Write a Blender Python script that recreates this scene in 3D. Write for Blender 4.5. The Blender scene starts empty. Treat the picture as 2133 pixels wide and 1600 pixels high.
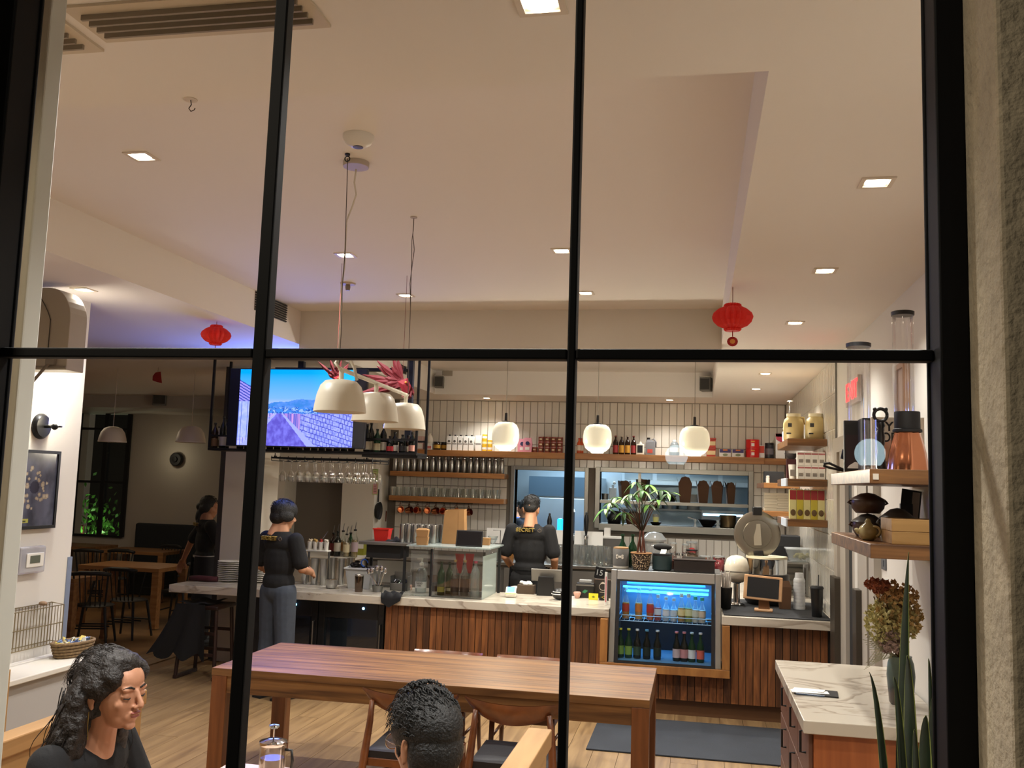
import bpy, bmesh, math, random
import numpy as np
from mathutils import Vector, Matrix, Euler, noise as mnoise
random.seed(7)
SC = bpy.context.scene
COL = SC.collection
PI = math.pi
R = math.radians

# ------------------------------------------------------------------ camera
HC = 1.95                                    # eye height above the shop floor
FPX = 1946.4                                 # focal length in pixels of the 2133 px wide frame
yaw, pitch, roll = R(-11.289), R(6.140), R(1.791)
_f = Vector((math.sin(yaw)*math.cos(pitch), math.cos(yaw)*math.cos(pitch), math.sin(pitch)))
_r0 = Vector((math.cos(yaw), -math.sin(yaw), 0)); _u0 = _r0.cross(_f)
_r = math.cos(roll)*_r0 + math.sin(roll)*_u0; _u = -math.sin(roll)*_r0 + math.cos(roll)*_u0
cam = bpy.data.cameras.new('camera'); cam.sensor_width = 36; cam.lens = FPX*36/2133
cam.clip_start = .02; cam.clip_end = 200
co = bpy.data.objects.new('camera', cam); COL.objects.link(co)
m3 = Matrix((_r, _u, -_f)).transposed()
co.matrix_world = Matrix.Translation((0, 0, HC)) @ m3.to_4x4()
SC.camera = co

def ray(px, py): return (px-1066.5)*_r - (py-800)*_u + FPX*_f
def P(px, py, Y):                            # point of the photo at depth Y
    d = ray(px, py); d = d*(Y/d.y); return Vector((d.x, d.y, d.z+HC))
def PZ(px, py, z):                           # point of the photo at height z
    d = ray(px, py); d = d*((z-HC)/d.z); return Vector((d.x, d.y, d.z+HC))
def PX(px, py, x):
    d = ray(px, py); d = d*(x/d.x); return Vector((d.x, d.y, d.z+HC))
def px2m(n, Y): return n*Y/FPX

# ------------------------------------------------------------------ world, exposure
w = bpy.data.worlds.new('night'); SC.world = w; w.use_nodes = True
w.node_tree.nodes['Background'].inputs[0].default_value = (.30, .25, .17, 1)
w.node_tree.nodes['Background'].inputs[1].default_value = .10
vs = SC.view_settings; vs.view_transform = 'Standard'; vs.look = 'None'; vs.gamma = 1; vs.exposure = .52; vs.use_curve_mapping = False
cy = SC.cycles
cy.use_denoising = True; cy.max_bounces = 7; cy.diffuse_bounces = 4; cy.glossy_bounces = 4; cy.transmission_bounces = 4
cy.transparent_max_bounces = 24; cy.sample_clamp_indirect = 6; cy.caustics_reflective = False; cy.caustics_refractive = False
cy.use_light_tree = True

def light(name, kind, loc, energy, color=(1, .85, .68), size=.1, rot=None, spot=None, blend=.6, shape=None, size_y=None, spread=None):
    l = bpy.data.lights.new(name, kind); l.energy = energy; l.color = color
    if kind == 'AREA':
        l.size = size
        if size_y: l.shape = 'RECTANGLE'; l.size_y = size_y
        if spread: l.spread = spread
    else: l.shadow_soft_size = size
    if kind == 'SPOT': l.spot_size = spot or R(110); l.spot_blend = blend
    o = bpy.data.objects.new(name, l); o.location = loc
    if rot: o.rotation_euler = rot
    COL.objects.link(o); return o

S_, M_, T2_ = 3.14, 3.44, 3.46               # soffit, main ceiling, bar ceiling heights
LIGHTS_TRAY = [(295, 325), (720, 531), (845, 615), (1170, 522), (1220, 610)]
LIGHTS_SOFFIT = [(175, 603), (1826, 379), (1718, 563), (1656, 672), (1594, 778), (1575, 810), (1648, 835), (1014, 829), (1395, 833), (1125, 3)]
WARM = (1, .975, .92)
for k, p in enumerate(LIGHTS_TRAY):
    c = PZ(*p, M_); light('downlight_spot', 'SPOT', (c.x, c.y, M_-.03), 110, WARM, .04, spot=R(125), blend=.8)
for k, p in enumerate(LIGHTS_SOFFIT):
    c = PZ(*p, S_); light('downlight_spot', 'SPOT', (c.x, c.y, S_-.03), (45 if c.x > .3 else 75) if c.y < 9 else (32 if c.y > 12 else 100), WARM, .04, spot=R(125), blend=.8)
# unseen downlights without fixtures, added out of view to brighten the room
for x, y, z in ((-2.6, 1.9, S_), (-1.4, 2.2, S_), (.66, 2.2, S_), (-2.31, 9.2, T2_), (-.85, 9.2, T2_), (-2.31, 10.8, T2_), (-.85, 10.8, T2_)):
    light('downlight_spot', 'SPOT', (x, y, z-.03), 90, WARM, .04, spot=R(125), blend=.8)
# street lamp over the pavement
light('street_light', 'AREA', (-3.8, -1.2, 4.8), 72, (1, .88, .70), .5, rot=(0, R(-55), R(30)))
# cool kitchen tubes behind the pass-through, the dim dining room beyond the opening
light('kitchen_tube', 'AREA', (-1.6, 14.6, 2.95), 150, (.72, .88, 1), 2.6, rot=(0, 0, 0), size_y=1.4)
light('dining_glow', 'AREA', (-8.0, 10.5, 2.9), 13, (1, .80, .55), 2.0, size_y=2.0)

# ------------------------------------------------------------------ materials
MATS = {}
def srgb(c):
    if isinstance(c, str):
        c = c.lstrip('#'); c = [int(c[i:i+2], 16)/255 for i in (0, 2, 4)]
        return tuple(((v+.055)/1.055)**2.4 if v > .04045 else v/12.92 for v in c)
    return tuple(c)
def mat(name, col='#888888', rough=.5, metal=0, emit=None, es=0, noise=None, bump=None, rand=0, spec=None, trans=0, coat=0, alpha=1, vcol=None, vemit=0):
    if name in MATS: return MATS[name]
    m = bpy.data.materials.new(name); m.use_nodes = True; MATS[name] = m
    nt = m.node_tree; N = nt.nodes; L = nt.links; b = N['Principled BSDF']
    c = srgb(col); b.inputs['Base Color'].default_value = (*c, 1)
    b.inputs['Roughness'].default_value = rough; b.inputs['Metallic'].default_value = metal
    if spec is not None: b.inputs['Specular IOR Level'].default_value = spec
    if trans: b.inputs['Transmission Weight'].default_value = trans
    if coat: b.inputs['Coat Weight'].default_value = coat
    if alpha < 1: b.inputs['Alpha'].default_value = alpha
    if emit: b.inputs['Emission Color'].default_value = (*srgb(emit), 1); b.inputs['Emission Strength'].default_value = es
    src = None
    if vcol:
        a = N.new('ShaderNodeVertexColor'); a.layer_name = vcol; src = a.outputs[0]
        L.new(src, b.inputs['Base Color'])
        if vemit: L.new(src, b.inputs['Emission Color']); b.inputs['Emission Strength'].default_value = vemit
    if noise or rand:
        mx = N.new('ShaderNodeMix'); mx.data_type = 'RGBA'; mx.blend_type = 'MULTIPLY'; mx.inputs[0].default_value = 1
        mx.inputs[6].default_value = (*c, 1)
        if src: L.new(src, mx.inputs[6])
        tc = N.new('ShaderNodeTexCoord'); rp = N.new('ShaderNodeMapRange')
        if noise:
            nz = N.new('ShaderNodeTexNoise'); nz.inputs['Scale'].default_value = noise[0]; nz.inputs['Detail'].default_value = 5
            L.new(tc.outputs['Object'], nz.inputs['Vector']); L.new(nz.outputs[0], rp.inputs[0])
            rp.inputs[1].default_value = .3; rp.inputs[2].default_value = .7; amt = noise[1]
        else:
            oi = N.new('ShaderNodeObjectInfo'); L.new(oi.outputs['Random'], rp.inputs[0]); amt = rand
        rp.inputs[3].default_value = 1-amt; rp.inputs[4].default_value = 1+amt*.6
        cb = N.new('ShaderNodeCombineColor')
        for k in range(3): L.new(rp.outputs[0], cb.inputs[k])
        L.new(cb.outputs[0], mx.inputs[7]); L.new(mx.outputs[2], b.inputs['Base Color'])
    if bump:
        tc = N.new('ShaderNodeTexCoord'); nz = N.new('ShaderNodeTexNoise'); nz.inputs['Scale'].default_value = bump[0]; nz.inputs['Detail'].default_value = 6
        bp = N.new('ShaderNodeBump'); bp.inputs['Strength'].default_value = bump[1]; bp.inputs['Distance'].default_value = .01
        L.new(tc.outputs['Object'], nz.inputs['Vector']); L.new(nz.outputs[0], bp.inputs['Height']); L.new(bp.outputs[0], b.inputs['Normal'])
    return m
def wood(name, c1, c2, stretch=(1, 1, 1), scale=6, rough=.45, rand=0, coat=0):
    """c1..c2 grain, stretched along the axis with the small factor; every object takes its own cut of the log"""
    if name in MATS: return MATS[name]
    m = bpy.data.materials.new(name); m.use_nodes = True; MATS[name] = m
    nt = m.node_tree; N = nt.nodes; L = nt.links; b = N['Principled BSDF']; b.inputs['Roughness'].default_value = rough
    if coat: b.inputs['Coat Weight'].default_value = coat; b.inputs['Coat Roughness'].default_value = .2
    tc = N.new('ShaderNodeTexCoord'); oi = N.new('ShaderNodeObjectInfo')
    ad = N.new('ShaderNodeVectorMath'); ad.operation = 'MULTIPLY_ADD'; ad.inputs[1].default_value = stretch
    sc = N.new('ShaderNodeVectorMath'); sc.operation = 'SCALE'; sc.inputs[0].default_value = (13, 17, 11); L.new(oi.outputs['Random'], sc.inputs['Scale'])
    L.new(tc.outputs['Object'], ad.inputs[0]); L.new(sc.outputs[0], ad.inputs[2])
    n1 = N.new('ShaderNodeTexNoise'); n1.inputs['Scale'].default_value = scale; n1.inputs['Detail'].default_value = 8; n1.inputs['Distortion'].default_value = .6
    L.new(ad.outputs[0], n1.inputs['Vector'])
    cr = N.new('ShaderNodeValToRGB'); cr.color_ramp.elements[0].position = .3; cr.color_ramp.elements[1].position = .7
    cr.color_ramp.elements[0].color = (*srgb(c1), 1); cr.color_ramp.elements[1].color = (*srgb(c2), 1)
    L.new(n1.outputs[0], cr.inputs[0])
    out = cr.outputs[0]
    if rand:
        mr = N.new('ShaderNodeMapRange'); mr.inputs[3].default_value = 1-rand; mr.inputs[4].default_value = 1+rand; L.new(oi.outputs['Random'], mr.inputs[0])
        vm = N.new('ShaderNodeVectorMath'); vm.operation = 'SCALE'; L.new(out, vm.inputs[0]); L.new(mr.outputs[0], vm.inputs['Scale']); out = vm.outputs[0]
    L.new(out, b.inputs['Base Color'])
    bp = N.new('ShaderNodeBump'); bp.inputs['Strength'].default_value = .12; bp.inputs['Distance'].default_value = .004
    L.new(n1.outputs[0], bp.inputs['Height']); L.new(bp.outputs[0], b.inputs['Normal'])
    return m
def marble(name, base='#c4bbab', vein='#9a8e7f'):
    if name in MATS: return MATS[name]
    m = bpy.data.materials.new(name); m.use_nodes = True; MATS[name] = m
    nt = m.node_tree; N = nt.nodes; L = nt.links; b = N['Principled BSDF']; b.inputs['Roughness'].default_value = .22
    tc = N.new('ShaderNodeTexCoord'); mp = N.new('ShaderNodeMapping'); mp.inputs['Rotation'].default_value = (.2, .3, .9); mp.inputs['Scale'].default_value = (.6, 1.8, 1.2)
    L.new(tc.outputs['Object'], mp.inputs[0])
    n1 = N.new('ShaderNodeTexNoise'); n1.inputs['Scale'].default_value = 1.6; n1.inputs['Detail'].default_value = 9; n1.inputs['Distortion'].default_value = 1.4
    L.new(mp.outputs[0], n1.inputs['Vector'])
    cr = N.new('ShaderNodeValToRGB'); e = cr.color_ramp.elements; e[0].position = .0; e[1].position = 1
    e[0].color = (*srgb(base), 1); e[1].color = (*srgb(base), 1)
    for p_, c_ in ((.44, base), (.495, vein), (.51, base), (.60, base), (.63, '#b3a998'), (.67, base)):
        x = e.new(p_); x.color = (*srgb(c_), 1)
    L.new(n1.outputs[0], cr.inputs[0]); L.new(cr.outputs[0], b.inputs['Base Color'])
    return m
def glass(name, tint=(1, 1, 1), refl=.12, rough=.02, edge=.7, dens=.0):
    tint = tuple(min(1, t+.04) for t in tint)
    """thin clear glass: see-through film with a fresnel sheen, darker where the wall is seen edge-on"""
    if name in MATS: return MATS[name]
    m = bpy.data.materials.new(name); m.use_nodes = True; MATS[name] = m
    nt = m.node_tree; N = nt.nodes; L = nt.links; N.remove(N['Principled BSDF'])
    t = N.new('ShaderNodeBsdfTransparent'); g = N.new('ShaderNodeBsdfGlossy'); mx = N.new('ShaderNodeMixShader'); lw = N.new('ShaderNodeLayerWeight')
    t.inputs[0].default_value = (*tint, 1); g.inputs[0].default_value = (1, 1, 1, 1); g.inputs['Roughness'].default_value = rough
    lw.inputs[0].default_value = .35
    ml = N.new('ShaderNodeMath'); ml.operation = 'MULTIPLY_ADD'; ml.inputs[1].default_value = .55*edge; ml.inputs[2].default_value = refl; ml.use_clamp = True
    L.new(lw.outputs['Fresnel'], ml.inputs[0])
    L.new(ml.outputs[0], mx.inputs[0]); L.new(t.outputs[0], mx.inputs[1]); L.new(g.outputs[0], mx.inputs[2])
    if dens:
        d = N.new('ShaderNodeBsdfDiffuse'); d.inputs[0].default_value = (*[min(1, v*.8+.1) for v in tint], 1); m2 = N.new('ShaderNodeMixShader'); m2.inputs[0].default_value = dens
        L.new(mx.outputs[0], m2.inputs[1]); L.new(d.outputs[0], m2.inputs[2]); L.new(m2.outputs[0], N['Material Output'].inputs[0])
    else: L.new(mx.outputs[0], N['Material Output'].inputs[0])
    return m

paint = mat('wall_paint', '#d8d3c9', .75, bump=(60, .04))
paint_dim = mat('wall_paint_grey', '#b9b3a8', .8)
ceil_m = mat('ceiling_paint', '#e9e3dc', .85)
black = mat('black_steel', '#0b0b0d', .38, .3)
blackm = mat('black_matte', '#111113', .65)
blackp = mat('black_plastic', '#141416', .35)
steel = mat('brushed_steel', '#b9b9b6', .28, 1)
steel_d = mat('dull_steel', '#8d8d8a', .42, 1)
chrome = mat('chrome', '#dcdcdc', .1, 1)
copper = mat('copper', '#c9794f', .2, 1)
white = mat('white_plastic', '#dedbd2', .4)
offwhite = mat('white_lacquer', '#e3ddcf', .35)
tile_m = mat('white_tile', '#ddd7cc', .16, rand=.07)
grout = mat('grout', '#6e665c', .9)
oak = wood('light_oak', '#b98e58', '#d0a872', (1, 1, 1), 5)
oak_y = wood('oak_along', '#9a7448', '#b98f5d', (6, .5, 6), 3)
floor_m = wood('oak_floor', '#7a5f40', '#9f8159', (9, .7, 1), 2.2, .38, rand=.06)
walnut = wood('walnut', '#4c2e17', '#93673a', (.5, 9, 9), 2.4, .42, coat=.08)
walnut_v = wood('walnut_upright', '#5f3519', '#85502a', (9, 9, .7), 2.2, .4)
slat_m = wood('cedar_slat', '#4e2c16', '#7f4e28', (14, 14, .9), 2.4, .5, rand=.5)
chair_m = wood('teak', '#5a2f16', '#7d4824', (4, 4, 4), 2.5, .3, coat=.4)
shelf_m = wood('shelf_wood', '#8a5a30', '#b07a45', (.7, 8, 8), 2.4, .4)
cab_m = wood('cabinet_veneer', '#8a4a26', '#a65f33', (10, 10, .6), 2, .4)
marble_m = marble('marble')
glass_m = glass('clear_glass', (.97, .98, .97), .05, .03, 1.0)
glass_w = glass('window_glass', (.985, .985, .975), .012, .0, .35)
fabric_b = mat('black_fabric', '#0d0d10', .9, bump=(180, .15))
# ------------------------------------------------------------------ mesh helpers
class G:
    """collects shapes; build() links them as ONE mesh object"""
    def __init__(s): s.v = []; s.f = []; s.m = []; s.c = []
    def add(s, vs, fs, m=0, T=None):
        o = len(s.v)
        if T is not None: vs = [T @ Vector(v) for v in vs]
        s.v += [tuple(v) for v in vs]; s.f += [tuple(i+o for i in f) for f in fs]; s.m += [m]*len(fs); return s
    def box(s, x0, x1, y0, y1, z0, z1, m=0, T=None):
        v = [(x, y, z) for z in (z0, z1) for y in (y0, y1) for x in (x0, x1)]
        return s.add(v, [(0, 2, 3, 1), (4, 5, 7, 6), (0, 1, 5, 4), (2, 6, 7, 3), (0, 4, 6, 2), (1, 3, 7, 5)], m, T)
    def cbox(s, c, d, m=0, T=None):
        return s.box(c[0]-d[0]/2, c[0]+d[0]/2, c[1]-d[1]/2, c[1]+d[1]/2, c[2]-d[2]/2, c[2]+d[2]/2, m, T)
    def lathe(s, prof, n=20, c=(0, 0, 0), m=0, T=None, cap=True, sx=1, sy=1):
        v = []; f = []
        for r, z in prof:
            for k in range(n):
                a = 2*PI*k/n; v.append((c[0]+r*sx*math.cos(a), c[1]+r*sy*math.sin(a), c[2]+z))
        for i in range(len(prof)-1):
            for k in range(n):
                k2 = (k+1) % n; f.append((i*n+k, i*n+k2, (i+1)*n+k2, (i+1)*n+k))
        if cap:
            if prof[0][0] > 1e-6: f.append(tuple(reversed(range(n))))
            if prof[-1][0] > 1e-6: f.append(tuple(range((len(prof)-1)*n, len(prof)*n)))
        return s.add(v, f, m, T)
    def tube(s, pts, r, n=8, m=0, T=None, sx=1):
        pts = [Vector(p) for p in pts]; rs = r if isinstance(r, (list, tuple)) else [r]*len(pts)
        v = []; f = []; up = None
        for i, p in enumerate(pts):
            t = (pts[min(i+1, len(pts)-1)]-pts[max(i-1, 0)]);
            t = t.normalized() if t.length > 1e-9 else Vector((0, 0, 1))
            if up is None:
                up = Vector((0, 0, 1)) if abs(t.z) < .9 else Vector((1, 0, 0))
            a = up - t*up.dot(t)
            if a.length < 1e-4: a = t.orthogonal()
            a.normalize(); up = a; b = t.cross(a)
            for k in range(n):
                an = 2*PI*k/n; v.append(p + a*(rs[i]*sx*math.cos(an)) + b*(rs[i]*math.sin(an)))
        for i in range(len(pts)-1):
            for k in range(n):
                k2 = (k+1) % n; f.append((i*n+k, i*n+k2, (i+1)*n+k2, (i+1)*n+k))
        f.append(tuple(reversed(range(n)))); f.append(tuple(range((len(pts)-1)*n, len(pts)*n)))
        return s.add(v, f, m, T)
    def cyl(s, p0, p1, r0, r1=None, n=14, m=0, T=None): return s.tube([p0, p1], [r0, r0 if r1 is None else r1], n, m, T)
    def ball(s, c, r, nu=16, nv=10, m=0, T=None):
        rx, ry, rz = (r, r, r) if not isinstance(r, (tuple, list)) else r
        v = [(c[0], c[1], c[2]-rz)]; f = []
        for i in range(1, nv):
            th = -PI/2+PI*i/nv
            for k in range(nu):
                a = 2*PI*k/nu; v.append((c[0]+rx*math.cos(th)*math.cos(a), c[1]+ry*math.cos(th)*math.sin(a), c[2]+rz*math.sin(th)))
        v.append((c[0], c[1], c[2]+rz)); top = len(v)-1
        for k in range(nu):
            k2 = (k+1) % nu; f.append((0, 1+k2, 1+k)); f.append((top, 1+(nv-2)*nu+k, 1+(nv-2)*nu+k2))
            for i in range(nv-2):
                f.append((1+i*nu+k, 1+i*nu+k2, 1+(i+1)*nu+k2, 1+(i+1)*nu+k))
        return s.add(v, f, m, T)
    def prism(s, poly, d, m=0, T=None):
        """polygon of 2-D points in local XZ, thickness d along Y (0..d)"""
        n = len(poly); v = [(x, 0, z) for x, z in poly]+[(x, d, z) for x, z in poly]
        f = [tuple(range(n)), tuple(reversed(range(n, 2*n)))]+[(i, i+n, (i+1) % n+n, (i+1) % n) for i in range(n)]
        return s.add(v, f, m, T)
    def grid(s, fn, nu, nv, m=0, T=None):
        v = [fn(i/nu, j/nv) for j in range(nv+1) for i in range(nu+1)]
        f = [(j*(nu+1)+i, j*(nu+1)+i+1, (j+1)*(nu+1)+i+1, (j+1)*(nu+1)+i) for j in range(nv) for i in range(nu)]
        return s.add(v, f, m, T)
    def mesh(s, name, mats, smooth=0):
        me = bpy.data.meshes.new(name); me.from_pydata(s.v, [], s.f)
        for m in (mats if isinstance(mats, (list, tuple)) else [mats]): me.materials.append(m)
        if len(me.materials) > 1: me.polygons.foreach_set('material_index', s.m)
        if smooth:
            me.polygons.foreach_set('use_smooth', [True]*len(me.polygons))
            if smooth < 170:
                try: me.set_sharp_from_angle(angle=R(smooth))
                except Exception: pass
        me.update(); return me
    def build(s, name, mats, parent=None, loc=(0, 0, 0), rot=(0, 0, 0), smooth=0, bevel=0, kind=None, label=None):
        return link(name, s.mesh(name, mats, smooth), parent, loc, rot, bevel, kind, label)

def link(name, me, parent=None, loc=(0, 0, 0), rot=(0, 0, 0), bevel=0, kind=None, label=None):
    o = bpy.data.objects.new(name, me); o.location = loc; o.rotation_euler = rot
    if parent: o.parent = parent
    if bevel:
        b = o.modifiers.new('bevel', 'BEVEL'); b.width = bevel; b.segments = 2; b.limit_method = 'ANGLE'; b.angle_limit = R(40)
    if kind: o['kind'] = kind
    if label: o['label'] = label
    COL.objects.link(o); return o
def thing(name, label, cat, loc=(0, 0, 0), rz=0, group=None, rot=None):
    o = bpy.data.objects.new(name, None); o.empty_display_size = .05; COL.objects.link(o)
    o.location = loc; o.rotation_euler = rot or (0, 0, rz); o['label'] = label; o['category'] = cat
    if group: o['group'] = group
    return o
def tag(o, label, cat, group=None, kind=None):
    o['label'] = label; o['category'] = cat
    if group: o['group'] = group
    if kind: o['kind'] = kind
    return o
def struct(name, g, m, parent=None, smooth=0, bevel=0):
    return g.build(name, m, parent, smooth=smooth, bevel=bevel, kind='structure')
KIDS = {}
def dup(root, loc, rz=None, label=None, rot=None, scale=None):
    """a copy of a thing with copies of its parts and sub-parts, sharing their meshes"""
    r = root.copy(); r.location = loc
    if rz is not None: r.rotation_euler = (0, 0, rz)
    if rot is not None: r.rotation_euler = rot
    if scale: r.scale = (scale,)*3 if not isinstance(scale, tuple) else scale
    if label: r['label'] = label
    COL.objects.link(r)
    def rec(a, b):
        for ch in list(a.children):
            c = ch.copy(); c.parent = b; COL.objects.link(c); rec(ch, c)
    rec(root, r)
    return r
ORD = ['first', 'second', 'third', 'fourth', 'fifth', 'sixth', 'seventh', 'eighth', 'ninth', 'tenth', 'eleventh', 'twelfth', 'thirteenth', 'fourteenth', 'fifteenth', 'sixteenth', 'seventeenth', 'eighteenth', 'nineteenth', 'twentieth', 'twenty-first', 'twenty-second', 'twenty-third', 'twenty-fourth']
def nth(k): return ORD[k]
def text_mesh(txt, size, depth=.0008, align='CENTER', bold=0, spacing=1):
    c = bpy.data.curves.new('lettering', 'FONT'); c.body = txt; c.size = size; c.extrude = depth; c.align_x = align; c.align_y = 'CENTER'
    c.offset = bold; c.space_character = spacing
    o = bpy.data.objects.new('lettering_tmp', c); COL.objects.link(o)
    dg = bpy.context.evaluated_depsgraph_get(); me = bpy.data.meshes.new_from_object(o.evaluated_get(dg))
    bpy.data.objects.remove(o); bpy.data.curves.remove(c); return me
def lettering(txt, size, m, parent, loc, rot=(R(90), 0, 0), bold=0, depth=.0008, name='lettering', spacing=1, sx=1, align='CENTER'):
    me = text_mesh(txt, size, depth, align, bold, spacing); me.materials.clear(); me.materials.append(m)
    o = link(name, me, parent, loc, rot); o.scale = (sx, 1, 1); return o
def picture(name, w_, h_, nx, ny, fn, m, parent, loc, rot=(0, 0, 0), bulge=None):
    """flat printed or lit image: a fine grid facing -Y whose face colours come from fn(u, v)"""
    xs = np.linspace(-w_/2, w_/2, nx+1); zs = np.linspace(-h_/2, h_/2, ny+1)
    v = [(x, 0, z) for z in zs for x in xs]
    f = [(j*(nx+1)+i, j*(nx+1)+i+1, (j+1)*(nx+1)+i+1, (j+1)*(nx+1)+i) for j in range(ny) for i in range(nx)]
    me = bpy.data.meshes.new(name); me.from_pydata(v, [], f)
    at = me.color_attributes.new('paint', 'FLOAT_COLOR', 'CORNER')
    cols = np.ones((len(f)*4, 4), np.float32); k = 0
    for j in range(ny):
        for i in range(nx):
            c = fn((i+.5)/nx, (j+.5)/ny); cols[k:k+4, :3] = c; k += 4
    at.data.foreach_set('color', cols.ravel()); me.materials.append(m); me.update()
    return link(name, me, parent, loc, rot)
print_m = mat('printed_colour', '#ffffff', .5, vcol='paint')
def arc(c, r, a0, a1, n, plane='xz'):
    out = []
    for i in range(n+1):
        a = a0+(a1-a0)*i/n; d = (r*math.cos(a), r*math.sin(a))
        out.append(Vector((c[0]+d[0], c[1], c[2]+d[1])) if plane == 'xz' else Vector((c[0]+d[0], c[1]+d[1], c[2])))
    return out
# ------------------------------------------------------------------ the setting
XR, XL, YB = 1.17, -4.23, 13.08              # right wall, left wall, tiled back wall
# floor with separate boards where they can be seen
fl = struct('floor', G().box(-11.2, 1.4, 1.55, 16.8, -.12, -.012), mat('subfloor', '#8a673f', .45, noise=(3, .2)))
board = G().box(-.0935, .0935, -.948, .948, -.012, 0).mesh('plank', floor_m)
n = 0
for i in range(38):
    x = 1.07-.19*i
    off = (i*.737) % 1.9
    for j in range(5):
        y = 2.6+off+1.9*j-.9
        if y > 9.5 or n >= 290: continue
        if x < -4.2 and y < 4.6: continue
        o = link('plank', board, fl, (x, y, random.uniform(-.0006, 0)), (0, 0, PI*(n % 2))); n += 1
# ceiling: soffit all round, a raised tray in front and a second one over the bar
g = G()
g.box(-11, 1.4, 1.5, 2.63, S_, S_+.5); g.box(.19, 1.4, 2.63, 13.3, S_, S_+.5); g.box(-11, -3.5, 2.63, 14.7, S_, S_+.5)
g.box(-3.5, .19, 12.2, 13.3, S_, S_+.5); g.box(-3.5, .19, 2.63, 7.9, M_, M_+.2); g.box(-3.5, .19, 7.9, 12.2, T2_, T2_+.2)
cl = struct('ceiling', g, ceil_m)
struct('ceiling_beam', G().box(-3.5, .19, 7.75, 7.95, 3.085, M_+.1), paint)
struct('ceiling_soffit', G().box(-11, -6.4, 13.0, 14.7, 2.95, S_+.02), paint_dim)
# walls
wr = struct('wall_right', G().box(XR+.012, 1.4, 1.62, 13.3, 0, S_+.1), paint)
struct('wall_left', G().box(XL-.18, XL, 1.9, 5.83, 0, S_+.1), mat('wall_paint_left', '#d2cdc4', .75))
ga = G().box(XL-.19, XL+.006, 5.80, 5.845, 0, 1.36)
struct('trim_1', ga, mat('corner_guard', '#7f8aa0', .4, .2))
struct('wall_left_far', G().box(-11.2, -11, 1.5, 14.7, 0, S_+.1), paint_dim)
fa, fb = P(160, 1000, 14.49), P(264, 1000, 14.49); zt_, zb_ = P(210, 852, 14.49).z, P(210, 1116, 14.49).z
struct('wall_dining_back', G().box(-11, fa.x, 14.5, 14.7, 0, S_+.1).box(fb.x, -6.4, 14.5, 14.7, 0, S_+.1).box(fa.x, fb.x, 14.5, 14.7, 0, zb_).box(fa.x, fb.x, 14.5, 14.7, zt_, S_+.1), mat('dining_paint', '#c9c2b4', .8))
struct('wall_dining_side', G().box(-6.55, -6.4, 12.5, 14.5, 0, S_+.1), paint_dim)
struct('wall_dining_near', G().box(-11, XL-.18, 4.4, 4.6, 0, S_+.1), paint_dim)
# white wall at the left end of the bar, with a recess
nx0, nx1 = P(588, 1100, 12.5).x, P(709, 1100, 12.5).x; nz1 = P(650, 995, 12.5).z
wx0, wx1 = -6.5, P(779, 1050, 12.5).x
g = G(); g.box(wx0, nx0, 12.5, 13.3, 0, S_+.1); g.box(nx1, wx1, 12.5, 13.3, 0, S_+.1); g.box(nx0, nx1, 12.5, 13.3, nz1, S_+.1); g.box(nx0, nx1, 12.95, 13.3, 0, nz1)
g.box(nx0, nx1, 12.5, 12.95, 0, .95)
struct('wall_niche', g, paint)
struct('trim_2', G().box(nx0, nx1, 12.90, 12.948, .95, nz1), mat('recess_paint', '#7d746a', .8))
# back wall with two pass-through openings; every tile that shows is a piece of its own
o1 = (P(1071, 1050, YB).x, P(1217, 1050, YB).x, P(1140, 1112, YB).z, P(1140, 980, YB).z)
o2 = (P(1249, 1050, YB).x, P(1559, 1050, YB).x, P(1400, 1096, YB).z, P(1400, 987, YB).z)
bx0, bx1 = wx1, 1.4
g = G(); zt = S_+.1
g.box(bx0, o1[0], YB+.008, YB+.2, 0, zt); g.box(o1[1], o2[0], YB+.008, YB+.2, 0, zt); g.box(o2[1], bx1, YB+.008, YB+.2, 0, zt)
for o in (o1, o2): g.box(o[0], o[1], YB+.008, YB+.2, 0, o[2]); g.box(o[0], o[1], YB+.008, YB+.2, o[3], zt)
wb = struct('wall_back', g, grout)
TW, TH = .1028, .308
tm = G()
a, b_, d = TW/2-.0022, TH/2-.0022, .004
tm.add([(-a, 0, -b_), (a, 0, -b_), (a, 0, b_), (-a, 0, b_), (-a+d, -.009, -b_+d), (a-d, -.009, -b_+d), (a-d, -.009, b_-d), (-a+d, -.009, b_-d)],
       [(4, 5, 6, 7), (0, 1, 5, 4), (1, 2, 6, 5), (2, 3, 7, 6), (3, 0, 4, 7)])
tile_me = tm.mesh('tile', tile_m)
rest = G(); cnt = 0
def blocked(x, z):
    for o in (o1, o2):
        if o[0]-.10 < x < o[1]+.10 and o[2]-.2 < z < o[3]+.2: return True
    return False
for r_ in range(10):
    z = S_-TH/2-.004-TH*r_
    for k in range(53):
        x = XR-TW/2-.004-TW*k
        if x < bx0+.04 or z < .9 or blocked(x, z): continue
        if cnt < 296 and z > 1.1:
            link('tile', tile_me, wb, (x, YB+.008, z), (random.uniform(-.004, .004), 0, random.uniform(-.006, .006))); cnt += 1
        else: rest.add([(x+v[0], YB+.008+v[1], z+v[2]) for v in tm.v], tm.f)
rest.build('tile_remainder', tile_m, wb, kind='stuff')
# the return wall at the right end of the bar, same tile seen edge-on
g = G(); y0 = 8.42
for r_ in range(10):
    for k in range(45):
        y, z = YB-.055-TW*k, S_-TH/2-.004-TH*r_
        if z < .7 or y < y0+.05: continue
        g.add([(XR+.012+v[1], y-v[0], z+v[2]) for v in tm.v], tm.f)
g.build('tile_return', mat('white_tile_gloss', '#d2cdc3', .12), wr, kind='stuff')
struct('trim_3', G().box(XR-.004, XR+.02, 8.395, 8.425, 0, S_), steel_d)
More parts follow.
